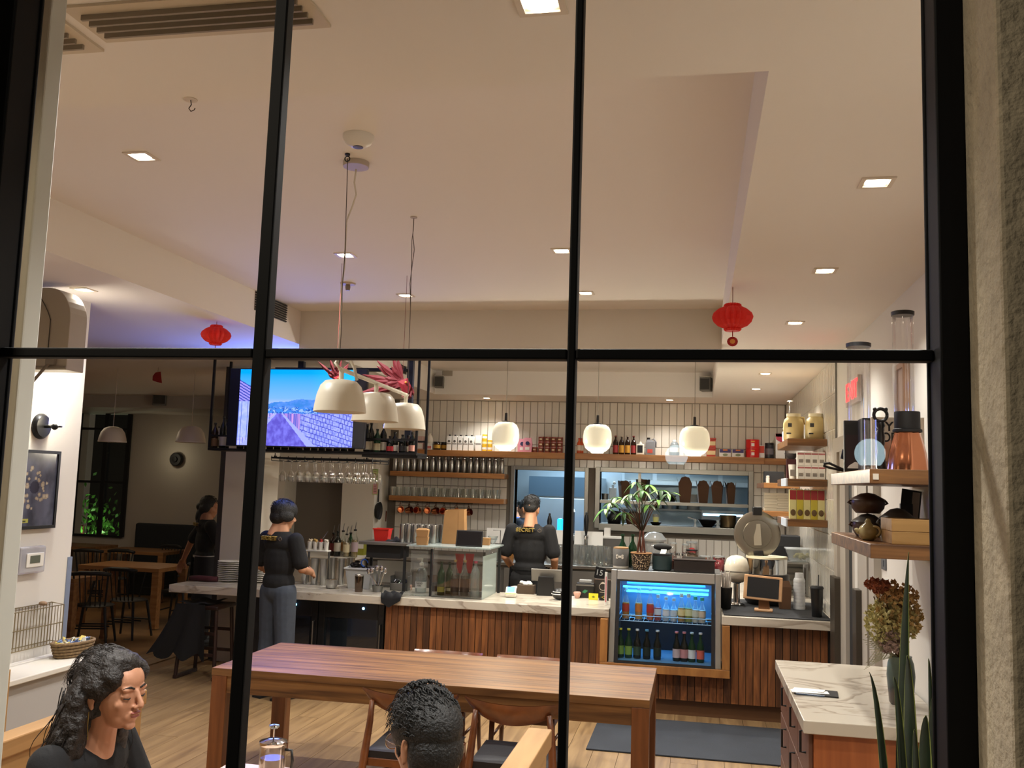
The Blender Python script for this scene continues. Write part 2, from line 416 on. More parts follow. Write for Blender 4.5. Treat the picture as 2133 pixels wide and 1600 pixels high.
# steel frames and shelves of the pass-throughs
def passframe(name, o, wd, m):
    g = G(); y0, y1 = YB-.03, YB+.21
    g.box(o[0]-wd, o[0], y0, y1, o[2]-wd, o[3]+wd); g.box(o[1], o[1]+wd, y0, y1, o[2]-wd, o[3]+wd)
    g.box(o[0], o[1], y0, y1, o[3], o[3]+wd); g.box(o[0], o[1], y0-.03, y1+.12, o[2]-wd*1.4, o[2])
    return struct(name, g, m, bevel=.004)
fr_m = mat('satin_steel', '#9a9892', .35, .85)
passframe('trim_4', o1, .055, fr_m); passframe('trim_5', o2, .065, fr_m)
zm = P(1400, 1046, YB).z
struct('trim_6', G().box(o2[0], o2[1], YB+.0, YB+.36, zm-.045, zm), fr_m, bevel=.003)
struct('trim_7', G().box(o2[0]+.52, o2[0]+.56, YB+.10, YB+.14, o2[2], o2[3]), fr_m)
# the kitchen behind: steel lined room
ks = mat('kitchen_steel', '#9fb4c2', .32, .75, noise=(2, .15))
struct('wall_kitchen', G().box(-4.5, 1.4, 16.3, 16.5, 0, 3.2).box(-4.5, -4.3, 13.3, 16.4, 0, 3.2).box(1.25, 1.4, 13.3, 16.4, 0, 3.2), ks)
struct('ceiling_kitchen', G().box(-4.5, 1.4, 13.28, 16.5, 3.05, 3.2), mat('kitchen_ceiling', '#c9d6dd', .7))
# ---- storefront: stucco wall, black steel sash with six panes
YW = 1.50
jx = P(2003, 800, YW).x
stucco = mat('stucco', '#ab9d85', .95, noise=(14, .18), bump=(70, .6))
g = G(); g.box(jx, 3.2, 1.30, 1.62, -.3, 4.2)
wf = struct('wall_front', g, stucco, bevel=.006)
lx = P(-70, 740, YW).x
struct('wall_front_left', G().box(-4.4, lx, 1.36, 1.62, -.3, 4.2), stucco)
struct('wall_front_sill', G().box(lx, jx, 1.36, 1.62, -.3, .75), stucco)
struct('wall_front_head', G().box(lx, jx, 1.36, 1.62, 3.05, 4.2), stucco)
struct('ground_pavement', G().box(-5, 3.4, -4.5, 1.36, -.4, -.28), mat('pavement', '#6b675f', .9, noise=(5, .2)))
win = thing('window_1', 'x', 'x'); del win['label']; del win['category']; win['kind'] = 'structure'
sash = mat('sash_black', '#030304', .6, spec=.2)
def bar(name, x0, x1, z0=.75, z1=3.05, y0=YW-.014, y1=YW+.02):
    g = G().box(x0, x1, y0, y1, z0, z1); g.box(x0-.004, x1+.004, YW+.012, YW+.02, z0, z1)
    return g.build(name, sash, win, bevel=.003)
yf = YW-.014
mx = [(P(525, 740, yf).x, P(552, 740, yf).x), (P(1181, 740, yf).x, P(1199, 740, yf).x)]
for k, (a, b_) in enumerate(mx):
    zc = tz0 = P(1000, 740, yf).z; c = (a+b_)/2
    o = G().box(a-c, b_-c, -.014, .014, .75-zc, 3.05-zc).build('mullion', sash, win, (c, YW, zc), (0, R(.3) if k == 0 else 0, 0), bevel=.003)
sx = P(1946, 740, yf).x
bar('stile', sx, jx, y0=YW-.05); bar('stile', lx, P(-3, 740, yf).x, y0=YW-.05)
xl_in = P(-3, 740, yf).x
tz = (P(1000, 748, yf).z, P(1000, 726, yf).z)
segs = [(xl_in, mx[0][0]), (mx[0][1], mx[1][0]), (mx[1][1], sx)]
for a, b_ in segs: G().box(a, b_, yf, YW+.014, tz[0], tz[1]).build('transom', sash, win, bevel=.003)
for a, b_ in segs:
    for z0, z1 in ((.75, tz[0]), (tz[1], 3.05)):
        G().add([(a, YW, z0), (b_, YW, z0), (b_, YW, z1), (a, YW, z1)], [(0, 1, 2, 3)]).build('pane', glass_w, win)
# white blind channel with its bead chain just inside the left edge of the glass
c0, c1 = P(18, 480, 1.7).x, P(66, 480, 1.7).x
bl = thing('blind_channel', 'white blind side channel with a beaded chain along the left window edge', 'blind', (c0, 1.7, .75))
G().box(0, c1-c0, 0, .05, 0, 2.39).build('channel', mat('blind_white', '#c9c8bf', .6), bl, bevel=.004)
xc = P(45, 480, 1.7).x-c0
g = G()
for k in range(230): g.ball((xc, -.006, .02+.0103*k), .0028, 6, 4)
g.build('bead_chain', steel_d, bl, kind='stuff', smooth=60)
# linear air grilles set in the soffit above the glass
def grille(p0, p1, lab):
    a, b_ = PZ(*p0, S_), PZ(*p1, S_)
    t = thing('ceiling_vent', lab, 'vent', (a.x, a.y, S_))
    W_, D_ = b_.x-a.x, .13
    G().box(-.03, W_+.03, -.03, D_+.03, -.008, 0).build('frame', mat('vent_frame', '#cdbfa9', .6), t)
    for k in range(4): G().box(0, W_, .008+.033*k, .016+.033*k, -.022, -.008).build('slat', mat('vent_slat', '#8e8272', .6), t)
grille((165, 22), (625, 0), 'long slotted air grille in the soffit at the upper left'); grille((-60, 60), (128, 53), 'short slotted air grille end beside the blind channel')
# downlights
lamp_e = mat('lamp_glow', '#fff2dd', .5, emit='#fff0d8', es=26)
trim_m = mat('downlight_trim', '#d9cdbd', .5)
tr_me = G().box(-.062, .062, -.062, -.045, -.006, 0).box(-.062, .062, .045, .062, -.006, 0).box(-.062, -.045, -.045, .045, -.006, 0).box(.045, .062, -.045, .045, -.006, 0).mesh('trim', trim_m)
le_me = G().lathe([(.044, -.003), (.036, -.0015), (.001, -.001)], 16).mesh('lamp', lamp_e)
WHERE_T = ['square downlight nearest the window in the left ceiling bay', 'square downlight behind the white cord of the rail lamp', 'square downlight beside the second pendant wire, near the beam', 'square downlight mid-ceiling, left of the centre mullion', 'square downlight just right of the centre mullion, near the beam']
WHERE_S = ['square downlight above the air conditioner on the left wall', 'square downlight nearest the window in the right soffit', 'second square downlight from the window in the right soffit', 'third square downlight from the window, right of the red lantern', 'square downlight in the soffit just under the transom at right', 'square downlight in the right soffit beyond the wall speaker', 'square downlight in the far right corner above the tiles', 'square downlight above the milk cartons on the long shelf', 'square downlight above the tiles by the third globe lamp', 'square downlight at the top edge, right of the centre pane top']
for pts, z, labs in ((LIGHTS_TRAY, M_, WHERE_T), (LIGHTS_SOFFIT, S_, WHERE_S)):
    for p, lab in zip(pts, labs):
        c = PZ(*p, z); t = thing('downlight', lab, 'ceiling light', (c.x, c.y, z), group='ceiling downlights')
        link('trim', tr_me, t); link('lamp', le_me, t)
# doors in the right wall between the sideboard and the bar
def strip(g, xa, xb, pr, z0=0, z1=2.25, m=0):
    ya, yb = PX(xb, 1200, XR).y, PX(xa, 1200, XR).y
    g.box(XR-pr, XR+.012, ya, yb, z0, z1, m)
door_w = mat('door_paint', '#a9a195', .5); dark = mat('door_gap', '#15161a', .6); hand_m = mat('bronze_pull', '#4a443b', .4, .5)
for nm, st in (('door_1', [(1745, 1752, .03, 0), (1757, 1768, .025, 0), (1768, 1779, -.004, 1), (1779, 1790, .012, 0)]), ('door_2', [(1791, 1797, .035, 2), (1797, 1815, .03, 0), (1815, 1821, -.004, 1), (1821, 1832, .035, 0)])):
    g = G()
    for a, b_, pr, m in st: strip(g, a, b_, pr, m=m, z1=2.3)
    d_ = g.build(nm, [door_w, dark, mat('door_edge', '#d8d4cb', .5)], kind='structure')
    h = G(); xa, xb, py = ((1747, 1757, 1202) if nm == 'door_1' else (1796, 1804, 1228))
    ztop = PX((xa+xb)/2, py, XR).z
    strip(h, xa, xb, .07, .35, ztop); h.build('handle', hand_m, d_, bevel=.004)
struct('door_header', G().box(XR-.03, XR+.012, 6.3, 8.39, 2.3, 2.42), door_w)
# ------------------------------------------------------------------ communal table and its chairs
t = thing('communal_table', 'long walnut communal table with thick square legs in mid floor', 'table', (-1.61, 6.05, 0))
hw, hd = 1.36, .50
for k in range(6):                           # plank top
    w_ = 2*hd/6
    G().box(-hw, hw, -hd+w_*k+.0008, -hd+w_*(k+1)-.0008, .705, .75).build('top_plank', walnut, t, bevel=.0015)
for sy in (-1, 1): G().box(-hw+.1, hw-.1, sy*(hd-.025)-.0125, sy*(hd-.025)+.0125, .60, .704).build('apron', walnut, t, bevel=.002)
for sx_ in (-1, 1): G().box(sx_*(hw-.02)-.0125, sx_*(hw-.02)+.0125, -hd+.1, hd-.1, .60, .704).build('apron', walnut, t, bevel=.002)
leg_me = G().box(-.05, .05, -.05, .05, 0, .704).mesh('leg', walnut_v)
for sx_ in (-1, 1):
    for sy in (-1, 1): link('leg', leg_me, t, (sx_*(hw-.052), sy*(hd-.052), 0), bevel=.003)

def make_chair():
    c = thing('dining_chair', 'x', 'chair')
    def crest(u, v):
        x = (u-.5)*.55; e = (x/.275)**2
        top = .785+.012*e; bot = .785-.098*max(0, 1-e)**.8-.014
        return top, bot, -.235+.085*e
    g = G(); nu = 20
    for side in (0, 1):
        vs = []; fs = []
        for i in range(nu+1):
            u = i/nu; top, bot, y = crest(u, 0); x = (u-.5)*.55; th = .012+.012*(1-abs(u-.5)*2)
            for j in range(7):
                q = j/6; z = bot+(top-bot)*q; yy = y+.035*(q-.5)*-1
                bulge = th*math.sin(PI*(.08+.84*q))
                vs.append((x, yy-bulge if side == 0 else yy+bulge*.8, z))
        for i in range(nu):
            for j in range(6):
                a = i*7+j; f = (a, a+7, a+8, a+1); fs.append(f if side == 0 else tuple(reversed(f)))
        g.add(vs, fs)
    g.build('backrest', chair_m, c, smooth=180)
    def pad(u, v):
        x = (u-.5)*.48; y = (v-.5)*.44
        h = .47+.018*(1-(2*u-1)**4)*(1-(2*v-1)**4)-.012*(1-(2*u-1)**2)
        return (x*(.92+.08*v), y+.01, h)
    g = G().grid(pad, 12, 10); g.box(-.225, .225, -.21, .23, .435, .471)
    g.build('seat', mat('black_leather', '#15151a', .42, bump=(60, .1)), c, smooth=50)
    G().box(-.235, .235, -.215, -.195, .39, .434).box(-.235, .235, .215, .235, .39, .434).box(-.24, -.22, -.2, .22, .385, .434).box(.22, .24, -.2, .22, .385, .434).build('seat_frame', chair_m, c, bevel=.004)
    for s in (-1, 1):
        G().tube([(s*.25, -.27, 0), (s*.235, -.235, .35), (s*.228, -.215, .45), (s*.215, -.185, .62), (s*.20, -.205, .74)], [.014, .021, .023, .019, .015], 10).build('leg', chair_m, c, smooth=180)
        G().tube([(s*.235, .225, 0), (s*.225, .215, .25), (s*.22, .21, .44)], [.013, .019, .021], 10).build('leg', chair_m, c, smooth=180)
        G().tube([(s*.236, -.232, .27), (s*.228, .215, .27)], .011, 8).build('stretcher', chair_m, c, smooth=180)
    return c
ch = make_chair(); CHAIRS = [(846, 5.30, 0, 'teak dining chair behind the black-haired man, back to the window'), (1068, 5.27, -.02, 'teak dining chair right of the black-haired man, back to the window')]
for k, (px, y, rz, lab) in enumerate(CHAIRS):
    p = P(px, 1440, y-.23); loc = (p.x, y, 0)
    if k == 0: ch.location = loc; ch['label'] = lab; ch['group'] = 'teak chairs at the communal table'
    else: dup(ch, loc, rz, lab)
for px, lab in ((940, 'teak dining chair beyond the communal table, left crest showing'), (1113, 'teak dining chair beyond the communal table, right crest showing')):
    p = P(px, 1360, 6.8); dup(ch, (p.x, 6.57, 0), PI, lab, scale=.925)

# ------------------------------------------------------------------ booth by the window
b = thing('booth_bench', 'light oak booth bench behind the long-haired woman', 'bench', (-2.47, PX(300, 1480, -2.43).y-.95, 0)); zr0 = PX(119, 1503, -2.43).z-1.035
G().box(-.03, .03, -1.35, .95, .42, .97+zr0).build('back_panel', oak_y, b, bevel=.004)
G().box(-.045, .045, -1.36, .96, .97+zr0, 1.035+zr0).build('top_rail', oak_y, b, bevel=.006)
G().box(.031, .42, -1.3, .9, .40, .445).build('seat', oak_y, b, bevel=.005)
G().box(.38, .41, -1.3, .9, 0, .399).build('seat_front', oak_y, b); G().box(-.03, .375, .9, .94, 0, .40).build('end_panel', oak_y, b)
pz_ = P(8, 1395, 3.6)
tag(G().box(-.02, .02, -.02, .02, 0, pz_.z).build('oak_post', oak, None, (pz_.x, 3.6, 0), bevel=.004), 'slim light oak post at the left edge beside the white ledge', 'post')
b = thing('booth_bench', 'light oak booth bench with a broad top rail, behind the man', 'bench', (-.61, 2.8, 0))
pe = PZ(1150, 1519, 1.15)
b.location = (pe.x-.04, pe.y-.55, 0)
G().box(-.026, .026, .02, .53, .42, 1.09).build('back_panel', oak_y, b)
G().box(-.04, .04, 0, .55, 1.09, 1.15).build('top_rail', oak_y, b, bevel=.004)
G().box(-.44, .026, -.75, .53, .385, .419).build('seat', oak_y, b, bevel=.005)
G().box(-.41, -.38, -.7, .5, 0, .384).build('seat_front', oak_y, b); G().box(-.37, .02, .49, .52, 0, .384).build('end_panel', oak_y, b)
far = PZ(520, 1591, .75)
t = thing('booth_table', 'pale booth table between the two seated diners', 'table', (-1.52, far.y-.72, 0))
G().box(-.40, .36, -.72, .72, .715, .75).build('top', mat('table_laminate', '#d9b9a0', .35, noise=(4, .06)), t, bevel=.004)
G().box(-.05, .05, -.42, .42, .03, .714).build('pedestal', black, t); G().box(-.25, .25, -.5, .5, 0, .03).build('foot', black, t, bevel=.004)
# french-press style tea jar
p = PZ(592, 1606, .75)
j = thing('tea_press', 'glass tea press with a steel lid and knob on the booth table', 'jar', (p.x, p.y-.12, .75))
G().lathe([(.05, .002), (.052, .01), (.052, .135), (.049, .135), (.049, .012), (.001, .01)], 24).build('beaker', glass_m, j, smooth=40)
G().lathe([(.047, .013), (.047, .085), (.001, .085)], 20).build('tea', mat('amber_tea', '#4a2a10', .2, alpha=.9), j, smooth=40)
G().lathe([(.054, .136), (.056, .142), (.055, .15), (.03, .158), (.001, .16)], 24).build('lid', chrome, j, smooth=40)
G().tube([(0, 0, .158), (0, 0, .20)], .004, 8).lathe([(.001, .196), (.016, .199), (.022, .206), (.02, .212), (.001, .215)], 18).build('knob', chrome, j, smooth=40)
G().tube([(.052, 0, .12), (.08, 0, .12), (.085, 0, .08), (.08, 0, .03), (.052, 0, .03)], .006, 8).build('handle', blackp, j, smooth=180)

# ------------------------------------------------------------------ white sideboard at the right wall
sb = thing('sideboard', 'veneered sideboard with white marble top by the right wall', 'cabinet', (.5, 4.68, 0))
G().box(0, XR-.5, 0, 1.60, .84, .90).build('marble_top', marble_m, sb, bevel=.004)
G().box(.05, XR-.5, .06, 1.56, .08, .838).build('carcass', cab_m, sb)
G().box(.051, XR-.5, .035, .059, .08, .838).build('end_panel', cab_m, sb, bevel=.002)
G().box(.09, XR-.5, .08, 1.5, 0, .08).build('plinth', blackm, sb)
cab_d = mat('cabinet_side', '#6b4a3c', .4)
for k in range(3):
    y0_, y1_ = .065+.5*k, .06+.5*(k+1)
    for z0_, z1_ in ((.60, .83), (.34, .595), (.085, .335)):
        d_ = G().box(.030, .049, y0_+.003, y1_-.003, z0_+.003, z1_-.003).build('drawer', cab_d, sb, bevel=.002)
        ym = y0_+.12; zc = z1_-.05
        G().tube([(.03, ym, zc+.03), (.005, ym, zc+.03), (.005, ym, zc-.07), (.03, ym, zc-.07)], .006, 6).build('handle', blackm, d_)
# two thick floating shelves above it
def wshelf(nm, lab, x0, x1, y0, y1, z0, z1, m=shelf_m, bv=.004, grp=None):
    s = thing(nm, lab, 'shelf', (x0, y0, z0), group=grp)
    G().box(0, x1-x0, 0, y1-y0, 0, z1-z0).build('board', m, s, bevel=bv)
    return s
su = wshelf('floating_shelf', 'thick wooden shelf on the right wall holding the copper lantern', .755, XR, 4.40, 5.62, 2.005, 2.07, walnut, .003)
lz = P(1812, 1133, 4.4).z
sl = wshelf('floating_shelf', 'thick wooden shelf on the right wall holding teapots and bamboo steamer', .755, XR, 4.40, 5.62, lz-.063, lz, walnut, .003)
p = P(1824, 993, 4.4)
G().box(-.012, .012, -.004, 0, -.013, .013).build('bracket_cover', offwhite, su, (p.x-.755, -.0005, p.z-2.005))
# shelves on the tiled return wall
SHR = []
for py, lab in ((914, 'topmost wooden shelf on the tiled return wall, under the mayonnaise jugs'), (998, 'middle wooden shelf on the tiled return wall, under the white cartons'), (1083, 'lowest wooden shelf on the tiled return wall, under the yellow packs')):
    z = P(1680, py, 8.95).z; SHR.append(z)
    wshelf('wall_shelf', lab, .82, XR, 8.95, 10.05, z-.065, z, walnut)
SHB = []
for py, lab in ((1006, 'short wooden shelf in the far corner under a black box'), (1065, 'short wooden shelf in the far corner under paper stacks')):
    z = P(1608, py, 11.3).z; SHB.append(z)
    wshelf('wall_shelf', lab, P(1591, py, 11.3).x, XR, 11.3, 12.6, z-.06, z)
# long shelf and two short ones on the tiled back wall
zl = P(1200, 944, 12.78).z
xl0, xl1 = P(862, 940, 12.78).x, P(1592, 950, 12.78).x
wshelf('wall_shelf', 'long wooden shelf across the tiled back wall carrying groceries', xl0, xl1, 12.78, 13.075, zl-.085, zl)
zs1, zs2 = P(930, 984, 12.80).z, P(930, 1036, 12.80).z
xs0, xs1 = P(812, 985, 12.8).x, P(1051, 990, 12.8).x
wshelf('wall_shelf', 'short wooden shelf with the row of steel bottles', xs0, xs1, 12.80, 13.075, zs1-.07, zs1)
wshelf('wall_shelf', 'short wooden shelf with the clear tumblers', xs0, xs1, 12.80, 13.075, zs2-.07, zs2)

# ------------------------------------------------------------------ the bar
YC = 8.45; XB0 = -5.03; XF0, XF1 = P(1268, 1300, YC).x, P(1503, 1300, YC).x
ct = thing('bar_counter', 'long bar counter with white marble top and wooden slat front', 'counter', (0, YC, 0))
G().box(XB0, XF0, 0, .85, .805, .88).build('marble_top', marble_m, ct, bevel=.005)
G().box(XF1, XR-.006, -.03, 3.78, .805, .88).build('marble_top', marble_m, ct, bevel=.005)
XS0 = P(803, 1290, YC+.05).x
body = mat('bar_body', '#1d130d', .8)
G().box(XS0, XF0-.06, .06, .80, .13, .80).box(XF1+.06, XR-.006, .06, 3.75, .13, .80).box(XF0-.06, XF1+.06, .06, .80, .13, .36).build('carcass', body, ct)
G().box(XS0+.01, XR-.006, .09, .75, 0, .13).build('kick_board', mat('kick_brown', '#5a3d27', .35), ct)
slat = G().box(-.028, .028, -.012, 0, -.5, .5).mesh('slat', slat_m)
nsl = int((XR-.01-XS0)/.0615)
for k in range(nsl):
    x = XS0+.03+.0615*k; z0_, z1_ = .135, .803
    if XF0-.075 < x < XF1+.075: z1_ = .355
    o = link('slat', slat, ct, (x, .058-random.uniform(0, .004), (z0_+z1_)/2)); o.scale = (1, 1, z1_-z0_)
# wooden surround of the cold case
tr = wood('case_trim', '#8a5a2f', '#ad7840', (4, 4, 1), 3, .4)
for a, b_, z0_, z1_ in ((XF0-.07, XF1+.07, .36, .43), (XF0-.07, XF0-.005, .431, .80), (XF1+.005, XF1+.07, .431, .80)):
    G().box(a, b_, -.05, .058, z0_, z1_).build('case_surround', tr, ct, bevel=.003)
# sloping steel cold case
XFm = (XF0+XF1)/2; cw = (XF1-XF0)/2-.004
ZT = P(1385, 1190, YC+.2).z
fr = thing('cold_case', 'steel countertop cold case with a blue-lit glass front of bottles', 'fridge', (XFm, YC, .432))
H = ZT-.432; sl_ = .17                        # the front leans back by sl_
def slope(z): return -.04+sl_*z/H
for s in (-1, 1):
    g = G(); x0, x1 = sorted((s*cw, s*(cw-.05)))
    g.add([(x0, slope(0), 0), (x1, slope(0), 0), (x1, .72, 0), (x0, .72, 0), (x0, slope(H), H), (x1, slope(H), H), (x1, .72, H), (x0, .72, H)], [(0, 3, 2, 1), (4, 5, 6, 7), (0, 1, 5, 4), (1, 2, 6, 5), (2, 3, 7, 6), (3, 0, 4, 7)])
    g.build('side_panel', steel, fr, bevel=.004)
ic = cw-.052
g = G(); zt0 = H-.085
g.add([(-ic, slope(zt0)-.002, zt0), (ic, slope(zt0)-.002, zt0), (ic, .72, zt0), (-ic, .72, zt0), (-ic, slope(H), H), (ic, slope(H), H), (ic, .72, H), (-ic, .72, H)], [(0, 3, 2, 1), (4, 5, 6, 7), (0, 1, 5, 4), (1, 2, 6, 5), (2, 3, 7, 6), (3, 0, 4, 7)])
g.build('top_cap', steel, fr, bevel=.004)
G().box(-ic, ic, .66, .72, 0, zt0).box(-ic, ic, -.02, .66, 0, .02).build('liner', mat('case_liner', '#5f8fb5', .4), fr); G().box(-ic+.002, ic-.002, .645, .659, .021, .325).build('shade_back', mat('case_shade', '#141d22', .4), fr)  # dark back panel paints in the dimness below the wire shelf
g = G()
def frm(z0, z1, x0, x1):
    g.add([(x0, slope(z0)-.004, z0), (x1, slope(z0)-.004, z0), (x1, slope(z1)-.004, z1), (x0, slope(z1)-.004, z1), (x0, slope(z0)+.02, z0), (x1, slope(z0)+.02, z0), (x1, slope(z1)+.02, z1), (x0, slope(z1)+.02, z1)], [(0, 1, 2, 3), (7, 6, 5, 4), (0, 4, 5, 1), (2, 6, 7, 3), (0, 3, 7, 4), (1, 5, 6, 2)])
frm(0, zt0, -ic, -ic+.03); frm(0, zt0, ic-.03, ic); frm(0, .02, -ic+.03, ic-.03); frm(zt0-.012, zt0, -ic+.03, ic-.03)
g.build('door_frame', blackp, fr)
G().add([(-ic+.03, slope(.02), .02), (ic-.03, slope(.02), .02), (ic-.03, slope(zt0-.012), zt0-.012), (-ic+.03, slope(zt0-.012), zt0-.012)], [(0, 1, 2, 3)]).build('glass_front', glass_m, fr)
led = mat('case_led', '#7fdcff', .5, emit='#38b8ff', es=3)
G().box(-ic+.05, ic-.05, .20, .215, zt0-.075, zt0-.06).box(-ic+.05, ic-.05, .62, .655, zt0-.16, zt0-.14).build('light_strip', led, fr)
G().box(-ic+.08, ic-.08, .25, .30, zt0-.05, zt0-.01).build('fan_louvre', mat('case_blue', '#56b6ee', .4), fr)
zr = .335                                     # wire shelf
g = G()
for k in range(20): g.tube([(-ic+.02+(2*ic-.04)*k/19, .17, zr), (-ic+.02+(2*ic-.04)*k/19, .62, zr)], .002, 5)
for y, z in ((.17, zr), (.165, zr+.05), (.62, zr), (.4, zr)): g.tube([(-ic+.02, y, z), (ic-.02, y, z)], .004, 6)
for s in (-1, 1): g.tube([(s*(ic-.02), .165, zr+.05), (s*(ic-.02), .62, zr+.05)], .004, 6)
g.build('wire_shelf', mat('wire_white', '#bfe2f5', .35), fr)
light('case_glow', 'AREA', (XFm, YC+.36, .432+zt0-.03), 4.5, (.16, .55, 1), .7, size_y=.25)
# bottles inside
def bottle_prof(h, r, neck=.36, nr=.35):
    return [(r*.9, 0), (r, .01), (r, h*(1-neck)), (r*.82, h*(1-neck*.8)), (r*nr, h*(1-neck*.45)), (r*nr*.92, h*.93), (r*nr*1.1, h*.935), (r*nr*1.1, h*.96)]
def make_bottle(nm, lab, cat, h, r, m, cap_m, lab_m=None, loc=(0, 0, 0), grp=None, neck=.36, nr=.35, liquid=None, lz=(.2, .55), cap_h=.06):
    b = thing(nm, lab, cat, loc, group=grp)
    G().lathe(bottle_prof(h, r, neck, nr), 14).build('body', m, b, smooth=50)
    G().lathe([(r*nr*1.25, h*.955), (r*nr*1.25, h*(.955+cap_h)), (.001, h*(.958+cap_h))], 12).build('cap', cap_m, b, smooth=40)
    if lab_m: G().lathe([(r*1.015, h*lz[0]), (r*1.015, h*lz[1])], 14, cap=False).build('label', lab_m, b, smooth=60)
    if liquid: G().lathe([(r*.9, .008), (r*.93, h*.02), (r*.93, h*(1-neck)*.98), (.001, h*(1-neck))], 12).build('drink', liquid, b, smooth=60)
    return b
gl_green = mat('green_glass', '#0d3a1e', .08, alpha=.92); gl_dark = mat('dark_glass', '#0c120f', .08); gl_clr = glass('bottle_glass', (.93, .97, .96), .06, .04, .8)
gl_brown = mat('brown_glass', '#2a1206', .1)
def capm(c): return mat('cap_'+c.strip('#'), c, .35)
def lblm(c): return mat('label_'+c.strip('#'), c, .55)
UP = [(1303, '#e8a23a', '#c8442e', 1.0, '#cfe9f5'), (1330, '#e9b04a', '#d8843a', 1.0, '#cfe9f5'), (1337+17, '#e2763a', '#c23a30', 1.0, '#cfe9f5'), (1356+14, '#b34a4a', '#cfe0ee', .78, '#bfe4fa'), (1387, '#c9dcea', '#dfe9f0', .72, '#bfe4fa'), (1403, '#c9dcea', '#c7dbe8', .70, '#bfe4fa'), (1419, '#c79b46', '#e8dca0', .85, '#f0ead6'), (1434, '#9fae4e', '#dce2b0', .85, '#f0ead6'), (1448, '#dfe6df', '#cfd8c8', .78, '#1fc9a6'), (1462, '#e2e0d4', '#d8c8b0', .76, '#1fc9a6')]
NMU = ['orange juice bottle, leftmost on the upper rack of the cold case', 'orange juice bottle, second on the upper rack of the cold case', 'red-labelled juice bottle, third on the upper rack of the cold case', 'short pinkish bottle, fourth on the upper rack of the cold case', 'short clear bottle, fifth on the upper rack of the cold case', 'short clear bottle, sixth on the upper rack of the cold case', 'amber bottle with white cap, seventh on the upper cold case rack', 'olive bottle with white cap, eighth on the upper cold case rack', 'clear bottle with teal cap, ninth on the upper cold case rack', 'clear bottle with teal cap, rightmost on the upper cold case rack']
for k, (px, dr, lb, sc_, cp) in enumerate(UP):
    p = P(px, 1310, YC+.27); x = min(max(p.x, XFm-ic+.068), XFm+ic-.068)
    make_bottle('juice_bottle', NMU[k], 'bottle', .27*sc_, .0335, gl_clr, capm(cp), lblm(lb), (x, YC+.25+.0*(k % 2), .432+zr+.006), 'bottles on the upper rack of the cold case', neck=.45, nr=.42, liquid=mat('drink_'+dr.strip('#'), dr, .3), lz=(.25, .5), cap_h=.14)
LO = [(1291, 'g', '#d8d23a', '#7fa84e'), (1309, 'g', '#d8d23a', '#7fa84e'), (1327, 'd', '#d9e4ea', '#2d4a3a'), (1347, 'd', '#6fb7de', '#12241c'), (1369, 'd', '#c9dce6', '#12241c'), (1409, 'd', '#d8909a', '#c9b9bd'), (1425, 'd', '#d8909a', '#c98f92'), (1441, 'g', '#bfe0ee', '#dce6ea'), (1459, 'g', '#dfe8ee', '#d86a5a')]
NML = ['green bottle with yellow cap, leftmost on the cold case floor', 'green bottle with yellow cap, second on the cold case floor', 'dark bottle with pale cap, third on the cold case floor', 'dark bottle with blue cap, fourth on the cold case floor', 'dark bottle with silver cap, fifth on the cold case floor', 'dark bottle with pink cap, sixth on the cold case floor', 'dark bottle with pink cap, seventh on the cold case floor', 'green bottle with pale blue cap, eighth on the cold case floor', 'green bottle with white cap, rightmost on the cold case floor']
for k, (px, kd, cp, lb) in enumerate(LO):
    p = P(px, 1360, YC+.12); x = min(max(p.x, XFm-ic+.04), XFm+ic-.04)
    make_bottle('soda_bottle', NML[k], 'bottle', .25, .034, gl_green if kd == 'g' else gl_dark, capm(cp), lblm(lb), (x, YC+.12, .432+.021), 'bottles on the cold case floor', lz=(.12, .42), neck=.5, nr=.38)
# two under-counter bottle fridges at the left
xa, xb_ = P(532, 1300, YC+.2).x, P(799, 1300, YC+.12).x
wd = (xb_-xa)/2
for k in range(2):
    f_ = thing('bottle_fridge', ['black glass-door bottle fridge under the counter, behind the barista', 'black glass-door bottle fridge beside the slat front'][k], 'fridge', (xa+wd*(k+.5), YC+.14, 0))
    h2 = wd/2-.006
    G().box(-h2, h2, .04, .6, .06, .80).box(-h2+.03, h2-.03, .08, .55, 0, .06).build('cabinet', black, f_)
    G().box(-h2, -h2+.06, 0, .035, .1, .80).box(h2-.06, h2, 0, .035, .1, .80).box(-h2+.06, h2-.06, 0, .035, .1, .15).box(-h2+.06, h2-.06, 0, .035, .64, .80).build('door_frame', blackp, f_, bevel=.003)
    G().box(-h2+.06, h2-.06, .012, .018, .15, .64).build('door_glass', mat('smoked_glass', '#161b20', .04, spec=.8), f_)
    G().tube([(h2-.03, 0, .3), (h2-.03, -.03, .3), (h2-.03, -.03, .6), (h2-.03, 0, .6)], .008, 8).build('handle', steel_d, f_)
    bl_led = mat('blue_led', '#8fd8ff', .4, emit='#6fc8ff', es=14)
    G().ball((.12 if k else .1, -.002, .74), .012, 10, 6).build('indicator', bl_led, f_)
# ------------------------------------------------------------------ things on the bar counter
ZC = .88
def on(px, py, z=ZC): p = PZ(px, py, z); return (p.x, p.y, z+.0005)
kraft = mat('kraft_paper', '#9a7347', .8, noise=(9, .1)); kraft_d = mat('kraft_dark', '#5e3f26', .8)
paper = mat('white_paper', '#e9e7e1', .7)
